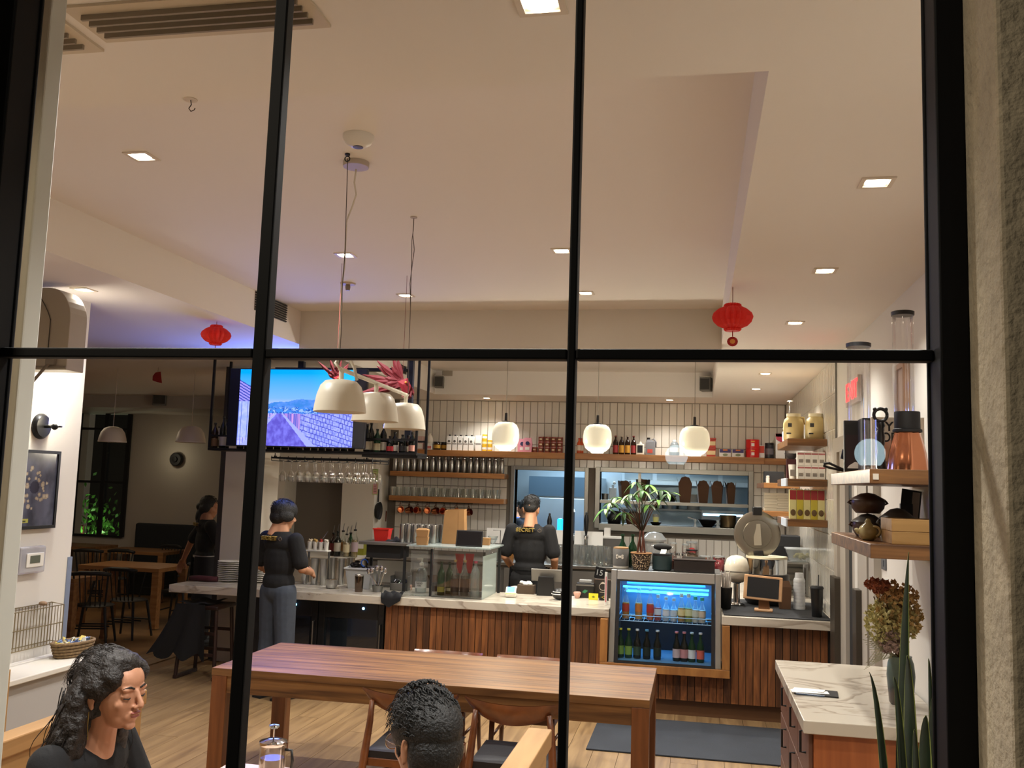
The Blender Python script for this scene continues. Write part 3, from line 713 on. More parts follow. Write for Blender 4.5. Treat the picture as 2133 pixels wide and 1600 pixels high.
# two stacks of plates at the left end
pl_me = G().lathe([(.06, 0), (.105, .012), (.125, .018), (.123, .021), (.1, .014), (.001, .006)], 24).mesh('dinner_plate', mat('plate_white', '#d8d3c8', .3), 50)
for s, (px, y, lab) in enumerate(((478, 8.95, 'left plate stack on the counter'), (533, 9.0, 'right plate stack by the barista'))):
    p = P(px, 1200, y)
    for k in range(11):
        o = link('dinner_plate', pl_me, None, (p.x, y, ZC+.001+.0185*k))
        tag(o, 'white plate, %s from the bottom, %s' % (nth(k), lab), 'plate', 'white plates on the bar counter')
x, y, z = on(424, 1212)
t = thing('rolled_cloth', 'dark red rolled cloth lying near the left counter end', 'cloth', (x, y, z), R(12))
G().tube([(-.14, 0, .03), (-.05, .01, .032), (.05, -.006, .03), (.14, 0, .028)], [.026, .03, .03, .026], 10).build('roll', mat('dark_red_cloth', '#3d0c16', .9), t, smooth=180)
G().tube([(-.14, 0, .03), (-.143, 0, .03)], [.018, .017], 10).build('roll_end', mat('dark_red_cloth2', '#2a080f', .9), t)
# row of steel mixing tins and what stands around them
TINS = [(634, 1216), (654, 1218), (673, 1219), (692, 1216), (711, 1218), (729, 1216)]
for k, (px, py) in enumerate(TINS):
    x, y, z = on(px, py)
    t = thing('mixing_tin', 'tall steel mixing tin, %s from the left right of the barista' % nth(k), 'shaker', (x, y, z), group='mixing tins on the bar counter')
    G().lathe([(.03, 0), (.032, .004), (.043, .255), (.045, .262), (.042, .262), (.03, .01), (.001, .01)], 18).build('tin', steel, t, smooth=50)
x, y, z = on(690, 1226)
t = thing('steel_bowl', 'small hammered steel bowl in front of the mixing tins', 'bowl', (x, y, z))
G().lathe([(.03, 0), (.05, .01), (.062, .05), (.064, .085), (.061, .085), (.058, .05), (.04, .015), (.001, .012)], 22).build('bowl', steel, t, smooth=60)
G().lathe([(.0635, .083), (.066, .087), (.063, .09)], 22).build('rim', chrome, t, smooth=60)
x, y, z = on(672, 1212)
t = thing('garnish_caddy', 'white garnish caddy with a spoon raised behind the mixing tins', 'tray', (x-.02, 9.235, ZC+.0005))
zz = P(672, 1150, 9.2).z-ZC
for a in (-.11, .11): G().box(a-.008, a+.008, .03, .05, 0, zz).build('leg', steel_d, t)
G().box(-.125, .125, -.06, .06, zz, zz+.015).build('tray', white, t, bevel=.004)
for k, c in enumerate(('#d8c7ac', '#c8a25a', '#b9372c', '#dfd8c8')):
    xx = -.09+.06*k; G().lathe([(.02, zz+.015), (.027, zz+.10), (.025, zz+.10), (.02, zz+.03)], 14, (xx, 0, 0)).build('tub', white, t, smooth=50)
    g = G()
    for q in range(9): g.ball((xx+random.uniform(-.016, .016), random.uniform(-.016, .016), zz+.095+random.uniform(0, .025)), random.uniform(.008, .013), 8, 5)
    g.build('garnish', mat('garnish'+c.strip('#'), c, .5), t, kind='stuff', smooth=60)
G().tube([(.02, 0, zz+.09), (.10, 0, zz+.21)], .004, 6).build('spoon', chrome, t)
x, y, z = on(747, 1233)
t = thing('steel_tumbler', 'dark steel tumbler with shiny rim right of the steel bowl', 'cup', (x, y, z))
G().lathe([(.036, 0), (.038, .004), (.044, .155), (.041, .155), (.036, .01), (.001, .01)], 20).build('cup', mat('dark_steel_cup', '#6b5d52', .18, 1), t, smooth=50)
G().lathe([(.0435, .15), (.046, .156), (.0435, .162), (.041, .156)], 20).build('rim', chrome, t, smooth=60)
# pale plastic bin with odds and ends
x, y, z = on(772, 1219)
t = thing('plastic_bin', 'translucent plastic bin heaped with dark utensils on the counter', 'bin', (x, 9.03, z))
pw = .135
G().add([(-pw*.8, -.1, 0), (pw*.8, -.1, 0), (pw*.8, .1, 0), (-pw*.8, .1, 0), (-pw, -.13, .2), (pw, -.13, .2), (pw, .13, .2), (-pw, .13, .2)], [(0, 3, 2, 1), (0, 1, 5, 4), (1, 2, 6, 5), (2, 3, 7, 6), (3, 0, 4, 7)]).build('tub', mat('milky_plastic', '#b9bab8', .45, alpha=.9), t)
G().box(-pw-.01, pw+.01, -.14, -.125, .19, .205).box(-pw-.01, pw+.01, .125, .14, .19, .205).box(-pw-.01, -pw+.005, -.125, .125, .19, .205).box(pw-.005, pw+.01, -.125, .125, .19, .205).build('rim', mat('milky_rim', '#cfd0d0', .4), t)
g = G()
for k in range(14): g.ball((random.uniform(-.1, .1), random.uniform(-.08, .06), random.uniform(.17, .25)), (random.uniform(.02, .045), .03, random.uniform(.012, .03)), 10, 6)
g.build('utensil_heap', black, t, kind='stuff', smooth=60)
G().tube(arc((.04, -.06, .25), .035, 0, 1.5*PI, 10), .007, 6).build('blue_clip', mat('clip_blue', '#2c5fc0', .4), t, label='blue clip')
# ladles leaning in a pot, black cloth hanging over the edge
x, y, z = on(786, 1233)
t = thing('ladle_pot', 'dark pot holding steel ladles and tongs near the counter edge', 'pot', (x, y, z))
G().lathe([(.045, 0), (.055, .06), (.052, .06), (.04, .008), (.001, .008)], 18).build('pot', steel_d, t, smooth=50)
for k, (dx, dz, tilt) in enumerate(((-.10, .19, 0), (-.02, .22, .01), (.03, .22, 0), (.06, .20, .02), (-.06, .20, -.02))):
    l = G().tube([(.01*k-.02, 0, .015), (dx*.6, tilt, dz*.62), (dx, tilt, dz)], .006, 6).ball((dx, tilt, dz), (.022, .009, .032), 12, 6).build('ladle', chrome, t, smooth=60)
def cloth(u, v):
    x = (u-.5)*.20; yy = (v-.5)*.24
    if v < .42: yy2 = -.02; zz = -.10*(.42-v)/.42*(1-abs(u-.4)*1.1)
    else: yy2 = (v-.42)*.2; zz = .012+.03*abs(math.sin(u*7+v*5))
    return (x*(1-.25*(.42-v) if v < .42 else 1), yy2, zz)
x, y, z = on(826, 1240)
tag(G().grid(cloth, 16, 14).build('black_napkin', fabric_b, None, (x, YC-.006, ZC+.004), smooth=180), 'black cloth napkin drooping over the counter edge', 'cloth')
# steel pan of foil packets
x, y, z = on(826, 1212)
t = thing('steel_pan', 'steel insert pan full of foil sachets on the bar counter', 'pan', (P(834, 1212, 9.0).x, 9.02, z))
G().box(-.09, .09, -.07, .07, 0, .006).box(-.09, .09, .064, .07, 0, .17).box(-.09, -.084, -.07, .064, 0, .14).box(.084, .09, -.07, .064, 0, .14).box(-.09, .09, -.07, -.064, 0, .07).build('pan', steel_d, t, bevel=.002)
g = G()
for k in range(26):
    T = Matrix.Translation((random.uniform(-.07, .07), random.uniform(-.055, .045), random.uniform(.05, .1))) @ Euler((random.uniform(-1, 1), random.uniform(-1, 1), random.uniform(0, 3))).to_matrix().to_4x4()
    g.cbox((0, 0, 0), (.045, .03, .004), T=T)
g.build('sachets', mat('foil', '#a9a9ab', .25, .9), t, kind='stuff')
x, y, z = on(800, 1205)
t = thing('menu_board', 'curved white menu sheet standing behind the plastic bin', 'menu', (P(820, 1180, 9.2).x, 9.22, ZC+.0005))
def ms(u, v): return ((u-.5)*.36, .05*math.sin(u*PI), .02+(v*.22-.03*math.sin(u*PI)*0)*(1))
G().grid(ms, 10, 4).build('sheet', paper, t, loc=(0, 0, .02), smooth=180); G().box(-.17, .17, -.02, .08, 0, .02).build('foot', steel_d, t)
# pump bottle beside a clear acrylic sheet
x, y, z = on(876, 1235)
t = thing('pump_bottle', 'clear sanitiser pump bottle with white pump near the counter edge', 'bottle', (x, y, z))
G().lathe([(.05, 0), (.055, .01), (.055, .19), (.045, .23), (.018, .245), (.018, .262)], 22).build('bottle', gl_clr, t, smooth=50)
G().lathe([(.05, .006), (.052, .012), (.052, .15), (.001, .15)], 20).build('gel', glass('gel', (.86, .9, .92), .04, .05, .4, .1), t, smooth=50)
G().lathe([(.02, .262), (.022, .285), (.008, .29), (.008, .32)], 14).box(-.045, .01, -.01, .01, .318, .335).build('pump', white, t, smooth=40)
G().lathe([(.0556, .05), (.0556, .11)], 22, cap=False).build('label', mat('pale_label', '#c9c4bd', .6), t, smooth=60)
lettering('HAND\nGEL', .022, mat('ink', '#2a2a2c', .7), t, (0, -.0572, .085), bold=.0004, name='label_print')
x, y, z = on(848, 1229)
t = thing('sugar_packet', 'small pink and white packet stand left of the pump bottle', 'packet', (x, y, z))
G().box(-.045, .045, -.02, .02, 0, .05).build('box', mat('packet_pink', '#d6a08c', .6), t, bevel=.003)
G().box(-.043, .043, -.0208, -.02, .005, .022).build('band', paper, t)
p = P(868, 1232, 8.52)
tag(G().box(-.10, .07, 0, .003, 0, .42).box(-.10, .07, .0, .06, 0, .003).build('acrylic_stand', glass('acrylic', (.94, .96, .97), .05, .02, .7), None, (p.x, 8.62, ZC+.0005)), 'clear acrylic guard sheet standing behind the pump bottle', 'stand')
# ---- the glazed service stand with bottles inside and goods on its top
xg0, xg1 = P(893, 1238, 8.6).x, P(1003, 1240, 8.6).x
xs_ = P(765, 1130, 9.1).x
zt_ = P(960, 1140, 8.62).z
st = thing('service_stand', 'glass and steel service stand on the bar carrying tins and bags', 'stand', (0, 0, 0))
G().box(xs_, P(872, 1130, 9.1).x, 8.85, 9.27, zt_-.03, zt_).build('steel_top', steel_d, st, bevel=.004)
G().box(P(872, 1130, 9.0).x+.002, xg1+.06, 8.60, 9.27, zt_-.012, zt_).build('glass_top', glass('glass_top', (.62, .70, .68), .12, .02, .8, .25), st)
G().box(xs_+.06, P(846, 1140, 9.1).x, 8.92, 9.2, zt_-.16, zt_-.032).build('apron', blackm, st)
for x, y in ((P(772, 1200, 9.2).x, 9.2), (P(845, 1200, 8.95).x, 8.9), (xg0, 8.66), (xg1+.03, 9.22)):
    G().box(x-.012, x+.012, y-.012, y+.012, ZC, zt_-.032).build('post', blackm, st)
G().box(xg0+.02, xg1, 8.605, 8.611, ZC+.001, zt_-.013).build('front_glass', glass_m, st)
G().box(xg1, xg1+.006, 8.605, 9.2, ZC+.001, zt_-.075).build('side_glass', glass('side_glass', (.72, .82, .78), .1, .02, .8, .35), st)
G().box(xg0+.02, xg1, 8.62, 9.2, ZC+.0006, ZC+.008).build('floor_pad', mat('green_black', '#1c211f', .4), st)
zi = ZC+.0085
wine = make_bottle('wine_bottle', 'green glass wine bottle at the left in the glass service stand', 'bottle', .31, .036, gl_green, capm('#27301c'), lblm('#8f8a3c'), (P(918, 1230, 8.72).x, 8.72, zi), lz=(.1, .26))
make_bottle('wine_bottle', 'second green wine bottle, just right of the first in the stand', 'bottle', .30, .036, gl_green, capm('#27301c'), lblm('#b9b089'), (P(935, 1230, 8.85).x, 8.85, zi), lz=(.1, .2))
for px, lab in ((947, 'clear spirit bottle with black label, left of its pair in the stand'), (967, 'clear spirit bottle with black label, right of its pair in the stand')):
    make_bottle('spirit_bottle', lab, 'bottle', .33, .04, gl_clr, capm('#c9a463'), lblm('#17181a'), (P(px, 1225, 8.74).x, 8.74, zi), lz=(.12, .48), neck=.42, nr=.3, liquid=mat('spirit', '#5a5642', .1, alpha=.5))
make_bottle('soju_bottle', 'ribbed clear bottle with pink cap at the right of the stand', 'bottle', .33, .042, glass('ribbed', (.80, .86, .84), .12, .12, .9, .15), capm('#b93f5c'), None, (P(989, 1238, 8.69).x, 8.69, zi), neck=.3, nr=.34)
p = P(905, 1220, 9.0)
t = thing('paper_bowl', 'brown paper bowl stacked on a black cup inside the stand', 'bowl', (p.x, 9.0, zi))
G().lathe([(.03, 0), (.045, .09), (.001, .09)], 16).build('cup', blackp, t, smooth=50); G().lathe([(.045, .091), (.075, .15), (.072, .15), (.044, .096), (.001, .096)], 18).build('bowl', kraft_d, t, smooth=50)
red_m = mat('red_card', '#c4212b', .5)
for px, lab in ((957, 'red folded card holder, left one behind the spirit bottles'), (978, 'red folded card holder, right one behind the spirit bottles')):
    p = P(px, 1175, 9.08)
    t = thing('red_card', lab, 'card', (p.x, 9.08, zi))
    zc = p.z-zi
    G().prism([(-.045, zc+.10), (.045, zc+.10), (.02, zc-.09), (-.02, zc-.09)], .004).build('card', red_m, t); G().box(-.02, .02, 0, .06, 0, .004).box(-.004, .004, .0, .004, 0, zc-.09).build('foot', blackp, t)
# goods on the stand
zs = zt_+.001
def onst(px, y): return (P(px, 1120, y).x, y, zs)
x, y, z = onst(797, 9.05)
t = thing('red_bin', 'bright red plastic bin at the left end of the service stand', 'bin', (x, y, z))
G().add([(-.065, -.05, 0), (.065, -.05, 0), (.065, .05, 0), (-.065, .05, 0), (-.08, -.06, .12), (.08, -.06, .12), (.08, .06, .12), (-.08, .06, .12)], [(0, 3, 2, 1), (0, 1, 5, 4), (1, 2, 6, 5), (2, 3, 7, 6), (3, 0, 4, 7)]).build('bin', mat('red_plastic', '#d42a20', .35), t)
G().box(-.086, .086, -.066, -.058, .11, .122).box(-.086, .086, .058, .066, .11, .122).build('rim', mat('red_plastic', '#d42a20'), t)
x, y, z = onst(822, 9.0)
tag(G().grid(lambda u, v: ((u-.5)*.16, (v-.5)*.12, .004+.05*(1-(2*u-1)**2)*(1-(2*v-1)**2)*(.6+.4*math.sin(9*u+4*v))), 14, 10).build('dark_rag', mat('navy_rag', '#15161f', .95), None, (x, y, z), smooth=180), 'crumpled dark rag beside the red bin', 'cloth')
k = 0
for row, y in enumerate((8.95, 9.14)):
    for px in ((838, 851, 864, 877, 890, 903) if row == 0 else (846, 859, 872, 885, 898, 911, 922)):
        x, y_, z = onst(px, y)
        t = thing('steel_cup', 'brushed steel cup, %s in the %s row on the service stand' % (nth(k if row == 0 else k-6), ['front', 'rear'][row]), 'cup', (x, y, z), group='steel cups on the service stand')
        G().lathe([(.026, 0), (.028, .004), (.0285, .17), (.027, .178), (.025, .178), (.001, .176)], 14).build('cup', steel, t, smooth=50); k += 1
def takeout(nm, lab, loc, w=.10, d=.08, h=.11, rz=0, m=kraft, open_=True):
    t = thing(nm, lab, 'box', loc, rz)
    G().add([(-w*.42, -d*.42, 0), (w*.42, -d*.42, 0), (w*.42, d*.42, 0), (-w*.42, d*.42, 0), (-w/2, -d/2, h), (w/2, -d/2, h), (w/2, d/2, h), (-w/2, d/2, h)], [(0, 3, 2, 1), (0, 1, 5, 4), (1, 2, 6, 5), (2, 3, 7, 6), (3, 0, 4, 7)]+([] if open_ else [(4, 5, 6, 7)])).build('box', m, t)
    if open_:
        G().add([(-w/2, -d/2, h), (w/2, -d/2, h), (w*.3, -d*.3, h*1.28), (-w*.3, -d*.3, h*1.28)], [(0, 1, 2, 3)]).add([(-w/2, d/2, h), (w/2, d/2, h), (w*.3, d*.3, h*1.25), (-w*.3, d*.3, h*1.25)], [(0, 1, 2, 3)]).build('flap', m, t)
        G().add([(-w/2, -d/2, h), (-w/2, d/2, h), (-w*.25, d*.2, h*1.2), (-w*.25, -d*.2, h*1.2)], [(0, 1, 2, 3)]).add([(w/2, -d/2, h), (w/2, d/2, h), (w*.25, d*.2, h*1.22), (w*.25, -d*.2, h*1.22)], [(0, 1, 2, 3)]).build('side_flap', m, t)
    return t
takeout('takeout_box', 'kraft takeout box, lower of two at the front of the service stand', (P(880, 1130, 8.7).x, 8.7, zs), .115, .09, .075, .1, open_=False)
takeout('takeout_box', 'kraft takeout box with open flaps, upper of two on the stand', (P(880, 1130, 8.7).x, 8.7, zs+.0765), .12, .095, .065, .12)
x, y, z = onst(947, 9.05)
t = thing('paper_bag', 'tall kraft paper bag standing on the service stand', 'bag', (x, y, z))
G().add([(-.115, -.06, 0), (.115, -.06, 0), (.115, .06, 0), (-.115, .06, 0), (-.095, -.055, .32), (.10, -.055, .335), (.10, .05, .345), (-.095, .05, .33)], [(0, 3, 2, 1), (0, 1, 5, 4), (1, 2, 6, 5), (2, 3, 7, 6), (3, 0, 4, 7)]).build('bag', kraft, t)
G().add([(.05, -.0615, .0), (.052, -.0615, .0), (.042, -.0575, .32), (.04, -.0575, .32)], [(0, 1, 2, 3)]).build('crease', kraft_d, t)
x, y, z = onst(977, 8.72)
t = thing('order_tablet', 'black tablet screen leaning on the service stand', 'tablet', (x, y, z))
Tt = Euler((R(-14), 0, 0)).to_matrix().to_4x4()
G().box(-.13, .13, -.005, .005, 0, .155, T=Tt).build('tablet', blackp, t, bevel=.006); G().box(-.118, .118, -.0062, -.0052, .012, .143, T=Tt).build('screen', mat('screen_off', '#121318', .1), t); G().prism([(-.05, 0), (.05, 0), (.03, .1), (-.03, .1)], .003, T=Matrix.Translation((0, .07, 0)) @ Euler((R(22), 0, 0)).to_matrix().to_4x4()).build('prop', blackp, t)
takeout('takeout_box', 'small kraft box at the right end of the service stand', (P(1012, 1120, 9.05).x, 9.05, zs), .09, .08, .07, open_=False)
# ---- card reader, till, signs
x, y, z = on(1062, 1246)
t = thing('card_reader', 'white card reader with blue screen on the counter front', 'card reader', (x, y+.03, z), R(8))
Tt = Euler((R(-62), 0, 0)).to_matrix().to_4x4()
G().box(-.05, .05, -.02, .02, -.005, .12, T=Matrix.Translation((0, 0, .02)) @ Tt).build('body', white, t, bevel=.008)
G().box(-.036, .036, -.0215, -.0205, .03, .112, T=Matrix.Translation((0, 0, .02)) @ Tt).build('screen', mat('screen_blue', '#3a78d8', .3, emit='#3f86f0', es=.9), t)
G().box(-.05, .05, -.0212, -.0202, -.003, .012, T=Matrix.Translation((0, 0, .02)) @ Tt).build('edge_strip', mat('lime', '#9fbf4f', .4), t)
x, y, z = on(1077, 1228)
t = thing('scanner_mouse', 'rounded white scanner behind the card reader', 'scanner', (x, y, z))
G().ball((0, 0, .018), (.075, .04, .018), 18, 8).build('shell', white, t, smooth=180); G().box(-.004, .004, -.02, .02, .032, .037).build('button', steel_d, t)
x, y, z = on(1098, 1237)
t = thing('napkin_box', 'dark wooden box of crumpled white napkins by the till', 'box', (x-.012, y+.02, z))
G().box(-.085, .085, -.05, .05, 0, .085).build('box', mat('dark_oak', '#4a3a2a', .6), t, bevel=.003)
g = G()
for k in range(7): g.ball((random.uniform(-.05, .06), random.uniform(-.03, .03), .092+random.uniform(0, .015)), (random.uniform(.02, .035), .02, .018), 9, 6)
g.build('napkins', paper, t, kind='stuff', smooth=180)
x, y, z = on(1134, 1243)
t = thing('till_display', 'grey till screen seen from behind on a black stand', 'till', (x, y+.06, z))
G().prism([(-.09, 0), (.09, 0), (.075, .185), (-.075, .185)], .03).build('stand', blackp, t, bevel=.004)
Tt = Matrix.Translation((.045, .075, .13)) @ Euler((R(18), 0, 0)).to_matrix().to_4x4()
G().box(-.20, .20, 0, .02, 0, .125, T=Tt).build('display', mat('till_grey', '#77736d', .4, .3), t, bevel=.004)
G().box(-.09, .20, .0, .20, 0, .004).build('foot', blackp, t)
x, y, z = on(1163, 1251)
t = thing('striped_bell', 'round black call bell with pale stripes half behind the mullion', 'bell', (x, y+.05, z))
G().ball((0, 0, .055), (.07, .06, .055), 20, 10).build('dome', blackp, t, smooth=180)
for k in (0, 1): G().tube(arc((0, 0, .055+.02*k), .0715-.012*k, PI*.95, PI*1.6, 12, 'xy'), .004, 6).build('stripe', white, t)
x, y, z = on(1201, 1247)
t = thing('coin_dish', 'small pinkish dish just right of the centre mullion', 'dish', (x, y+.04, z))
G().lathe([(.02, 0), (.038, .05), (.03, .06), (.025, .05), (.001, .02)], 14).build('dish', mat('pink_clay', '#c79a88', .5), t, smooth=60); G().ball((0, 0, .03), .018, 10, 6).build('coins', steel_d, t)
x, y, z = on(1218, 1246)
t = thing('tip_box', 'black tip box with silver strap and green leaf on the counter', 'box', (x, y+.05, z))
G().box(-.085, .085, -.05, .05, 0, .14).build('box', blackp, t, bevel=.006); G().box(-.087, .087, -.052, -.048, .115, .128).build('strap', steel_d, t)
G().prism([(-.03, .06), (.0, .05), (.03, .075), (.0, .085)], .001).build('leaf_mark', mat('leaf_green', '#2e7d54', .5), t, loc=(.0, -.0515, -.005))
G().box(-.06, .06, -.03, .03, .141, .17).build('printer', mat('grey_plastic', '#8b8b8a', .4), t, bevel=.004)
x, y, z = on(1254, 1246)
t = thing('logo_sign', 'dark framed sign with a round fruit emblem beside the cold case', 'sign', (x, y+.03, z), R(-4))
G().box(-.085, .085, -.010, .010, 0, .18).build('board', mat('sign_brown', '#3a2718', .6), t, bevel=.008)
G().box(-.072, .085, -.012, -.0102, .0, .168).build('panel', mat('sign_dark', '#241d19', .6), t)
emb = mat('emblem', '#b9aa9a', .6)
G().tube(arc((.005, -.0135, .105), .034, 0, 2*PI, 24), .003, 5).prism([(-.02, .14), (.005, .155), (.03, .14), (.005, .132)], .001, T=Matrix.Translation((0, -.0135, 0))).build('emblem', emb, t)
G().box(-.025, .035, -.0135, -.0125, .05, .056).build('underline', emb, t)
x, y, z = on(1236, 1250)
t = thing('yellow_card', 'bright yellow tip card in front of the tip box', 'card', (x, y, z))
G().box(-.045, .045, -.001, .001, 0, .062).box(-.045, .045, .001, .03, 0, .002).build('card', mat('yellow_card', '#e6d92a', .5), t); G().prism([(-.018, .028), (0, .04), (.018, .028), (0, .018)], .0006).build('mark', mat('olive_ink', '#7d7a1c', .6), t, loc=(0, -.0018, 0))
x, y, z = on(1258, 1251)
t = thing('black_card', 'small black card with a yellow emblem below the framed sign', 'card', (x, y-.005, z))
G().box(-.045, .045, -.001, .001, 0, .055).box(-.045, .045, .001, .03, 0, .002).build('card', blackp, t)
G().tube(arc((0, -.002, .03), .011, 0, 2*PI, 16), .0018, 5).box(-.03, -.012, -.0025, -.0015, .029, .032).box(.012, .03, -.0025, -.0015, .029, .032).build('emblem', mat('gold_ink', '#d2b23a', .5), t)
x, y, z = on(1242, 1225)
t = thing('table_number', 'black table number 15 on a small stand by the cold case', 'sign', (x, y+.1, z))
G().tube([(0, 0, .0), (0, 0, .18)], .004, 6).lathe([(.03, 0), (.03, .006), (.001, .006)], 14).build('stand', black, t)
zz = P(1244, 1193, y+.1).z-z
G().box(-.055, .055, -.004, .004, zz-.06, zz+.06, T=Euler((0, R(10), 0)).to_matrix().to_4x4()).build('plate', blackp, t)
lettering('15', .085, mat('chalk', '#a9a9a6', .7), t, (.02, -.006, zz), (R(90), R(10), 0), name='number')
p = P(1266, 1205, YC+.35)
t = thing('thermometer', 'slim pink and white thermometer clipped beside the cold case', 'thermometer', (P(1265, 1205, 8.7).x-.01, 8.7, ZC+.0005))
G().box(-.012, .012, -.004, .004, 0, .30).build('back', white, t, bevel=.003); G().box(-.004, .004, -.006, -.0042, .03, .26).build('column', mat('pink_red', '#c9606a', .4), t)
# ---- on top of the cold case
ZK = ZT+.001
def onk(px, y): return (P(px, 1185, y).x, y, ZK)
x, y, z = onk(1293, 8.72)
t = thing('bone_canister', 'grey treat canister with a white bone emblem on the cold case', 'canister', (x, y, z))
G().lathe([(.07, .02), (.073, .03), (.073, .175), (.07, .178), (.001, .178)], 26).build('body', mat('canister_grey', '#5f5e5c', .6), t, smooth=50)
G().lathe([(.066, 0), (.07, .004), (.071, .028)], 26, cap=False).build('base_band', offwhite, t, smooth=50); G().lathe([(.068, .178), (.070, .19), (.05, .195), (.001, .195)], 26).build('lid', mat('cork', '#b08a5f', .7), t, smooth=50)
g = G().box(-.022, .022, 0, .002, -.009, .009)
for sx_ in (-1, 1):
    for sz in (-1, 1): g.lathe([(.011, 0), (.011, .002), (.001, .002)], 12, T=Matrix.Translation((sx_*.024, .002, sz*.009)) @ Euler((R(90), 0, 0)).to_matrix().to_4x4())
g.build('bone_emblem', offwhite, t, loc=(-.005, -.076, .11))
for px, y, lab in ((1296, 8.86, 'green glass bottle behind the bone canister, left'), (1317, 8.9, 'green glass bottle behind the bone canister, right')):
    make_bottle('green_bottle', lab, 'bottle', .30, .045, gl_green, capm('#123a20'), None, onk(px, y), neck=.45, nr=.3)
# braided money tree in a woven pot
px0 = onk(1335, 8.72)
t = thing('money_tree', 'braided money tree in a woven speckled pot on the cold case', 'plant', px0)
wv = mat('woven_basket', '#8a6a4a', .8); nt_ = wv.node_tree; N_ = nt_.nodes
vz = N_.new('ShaderNodeTexVoronoi'); vz.inputs['Scale'].default_value = 75; tcx = N_.new('ShaderNodeTexCoord'); cr_ = N_.new('ShaderNodeValToRGB')
cr_.color_ramp.elements[0].color = (*srgb('#d8bd98'), 1); cr_.color_ramp.elements[1].color = (*srgb('#2a1a10'), 1); cr_.color_ramp.elements[0].position = .25; cr_.color_ramp.elements[1].position = .55
nt_.links.new(tcx.outputs['Object'], vz.inputs['Vector']); nt_.links.new(vz.outputs['Distance'], cr_.inputs[0]); nt_.links.new(cr_.outputs[0], N_['Principled BSDF'].inputs['Base Color'])
G().lathe([(.068, 0), (.08, .03), (.094, .145), (.088, .145), (.08, .13), (.001, .125)], 26).build('pot', wv, t, smooth=50)
G().tube(arc((0, 0, .147), .093, 0, 2*PI, 28, 'xy'), .006, 6).build('pot_rim', mat('rim_tan', '#a87a50', .7), t, smooth=180)
G().lathe([(.085, .128), (.001, .135)], 20, cap=False).build('soil', mat('soil', '#2b2019', .95), t)
brown_stem = mat('red_brown_stem', '#5a2d1c', .6); green_stem = mat('dark_stem', '#3a3526', .6)
for k in range(4):
    G().tube([(.035*math.cos(2*PI*(k/4)+q*1.1)*(1-.55*q), .035*math.sin(2*PI*(k/4)+q*1.1)*(1-.55*q), .13+.22*q) for q in [i/8 for i in range(9)]], .009, 7).build('braid_stem', brown_stem, t, smooth=180)
leafm = [mat('leaf_mid', '#3f6f2c', .45), mat('leaf_light', '#6c9a48', .45), mat('leaf_deep', '#274a22', .45)]
def leaf(g, base, dirv, L, W, droop, m):
    dirv = Vector(dirv).normalized(); side = dirv.cross(Vector((0, 0, 1)))
    if side.length < .1: side = Vector((1, 0, 0))
    side.normalize(); up = side.cross(dirv); vs = []; n = 6
    for i in range(n+1):
        q = i/n; wq = W*math.sin(PI*min(1, q*.92+.06))**.9
        c = Vector(base)+dirv*(L*q)+Vector((0, 0, -droop*q*q*L))
        vs += [c-side*wq+up*wq*.25, c, c+side*wq+up*wq*.25]
    fs = []
    for i in range(n):
        a = i*3; fs += [(a, a+1, a+4, a+3), (a+1, a+2, a+5, a+4)]
    g.add(vs, fs, m)
HUBS = [(1272, 1048, -.10), (1262, 1060, .03), (1300, 1040, -.06), (1325, 1005, -.03), (1352, 1010, .05), (1378, 1022, -.08), (1392, 1028, .05), (1322, 1030, .09), (1352, 1052, -.10), (1300, 1068, -.10), (1312, 1030, -.12), (1338, 1022, -.13), (1372, 1042, .08), (1285, 1036, .08)]
for k, (hx, hy, dy) in enumerate(HUBS):
    h = P(hx, hy, 8.72+dy)-Vector(px0)
    a0 = (.012*math.cos(k), .012*math.sin(k), .34)
    mid = (h.x*.45, h.y*.4, .34+(h.z-.34)*.62)
    G().tube([a0, mid, tuple(h)], [.005, .004, .003], 6).build('branch', green_stem if k % 3 else brown_stem, t, smooth=180)
    nl = 6; a00 = random.uniform(0, 6)
    for q in range(nl):
        a = a00+2*PI*q/nl; L = random.uniform(.085, .13)
        g = G(); leaf(g, h, (math.cos(a), math.sin(a), random.uniform(-.35, .25)), L, L*.17, random.uniform(.35, .8), 0)
        g.build('leaf', leafm[(k+q) % 3], t, smooth=180)
x, y, z = onk(1379, 8.74)
t = thing('teal_canister', 'dark teal canister with its black lid flipped open', 'canister', (x, y, z))
G().lathe([(.075, 0), (.088, .01), (.088, .13), (.082, .132), (.08, .02), (.001, .02)], 26).build('body', mat('dark_teal', '#25383a', .5), t, smooth=50)
G().lathe([(.087, .1325), (.085, .15), (.001, .15)], 26).build('insert', blackp, t, smooth=50)
G().ball((0, .05, .205), (.085, .03, .035), 20, 8).tube([(0, .083, .14), (0, .075, .2)], .008, 6).build('lid', blackm, t, smooth=180)
G().add([(-.02, -.02, .1505), (.03, -.02, .1505), (.04, .02, .185), (-.01, .02, .185)], [(0, 1, 2, 3)]).build('paper_slip', paper, t)
x, y, z = onk(1446, 8.70)
t = thing('black_caddy', 'long dark brown box on the right of the cold case top', 'box', (x, y, z))
G().box(-.18, .18, -.055, .055, 0, .10).build('box', mat('dark_brown_box', '#221a17', .5), t, bevel=.004); G().box(-.19, .19, -.06, .06, .101, .113).build('lid', mat('dark_brown_lid', '#2f2522', .4), t, bevel=.003); G().box(-.10, .10, .06, .075, .05, .13).build('back_strip', steel_d, t)
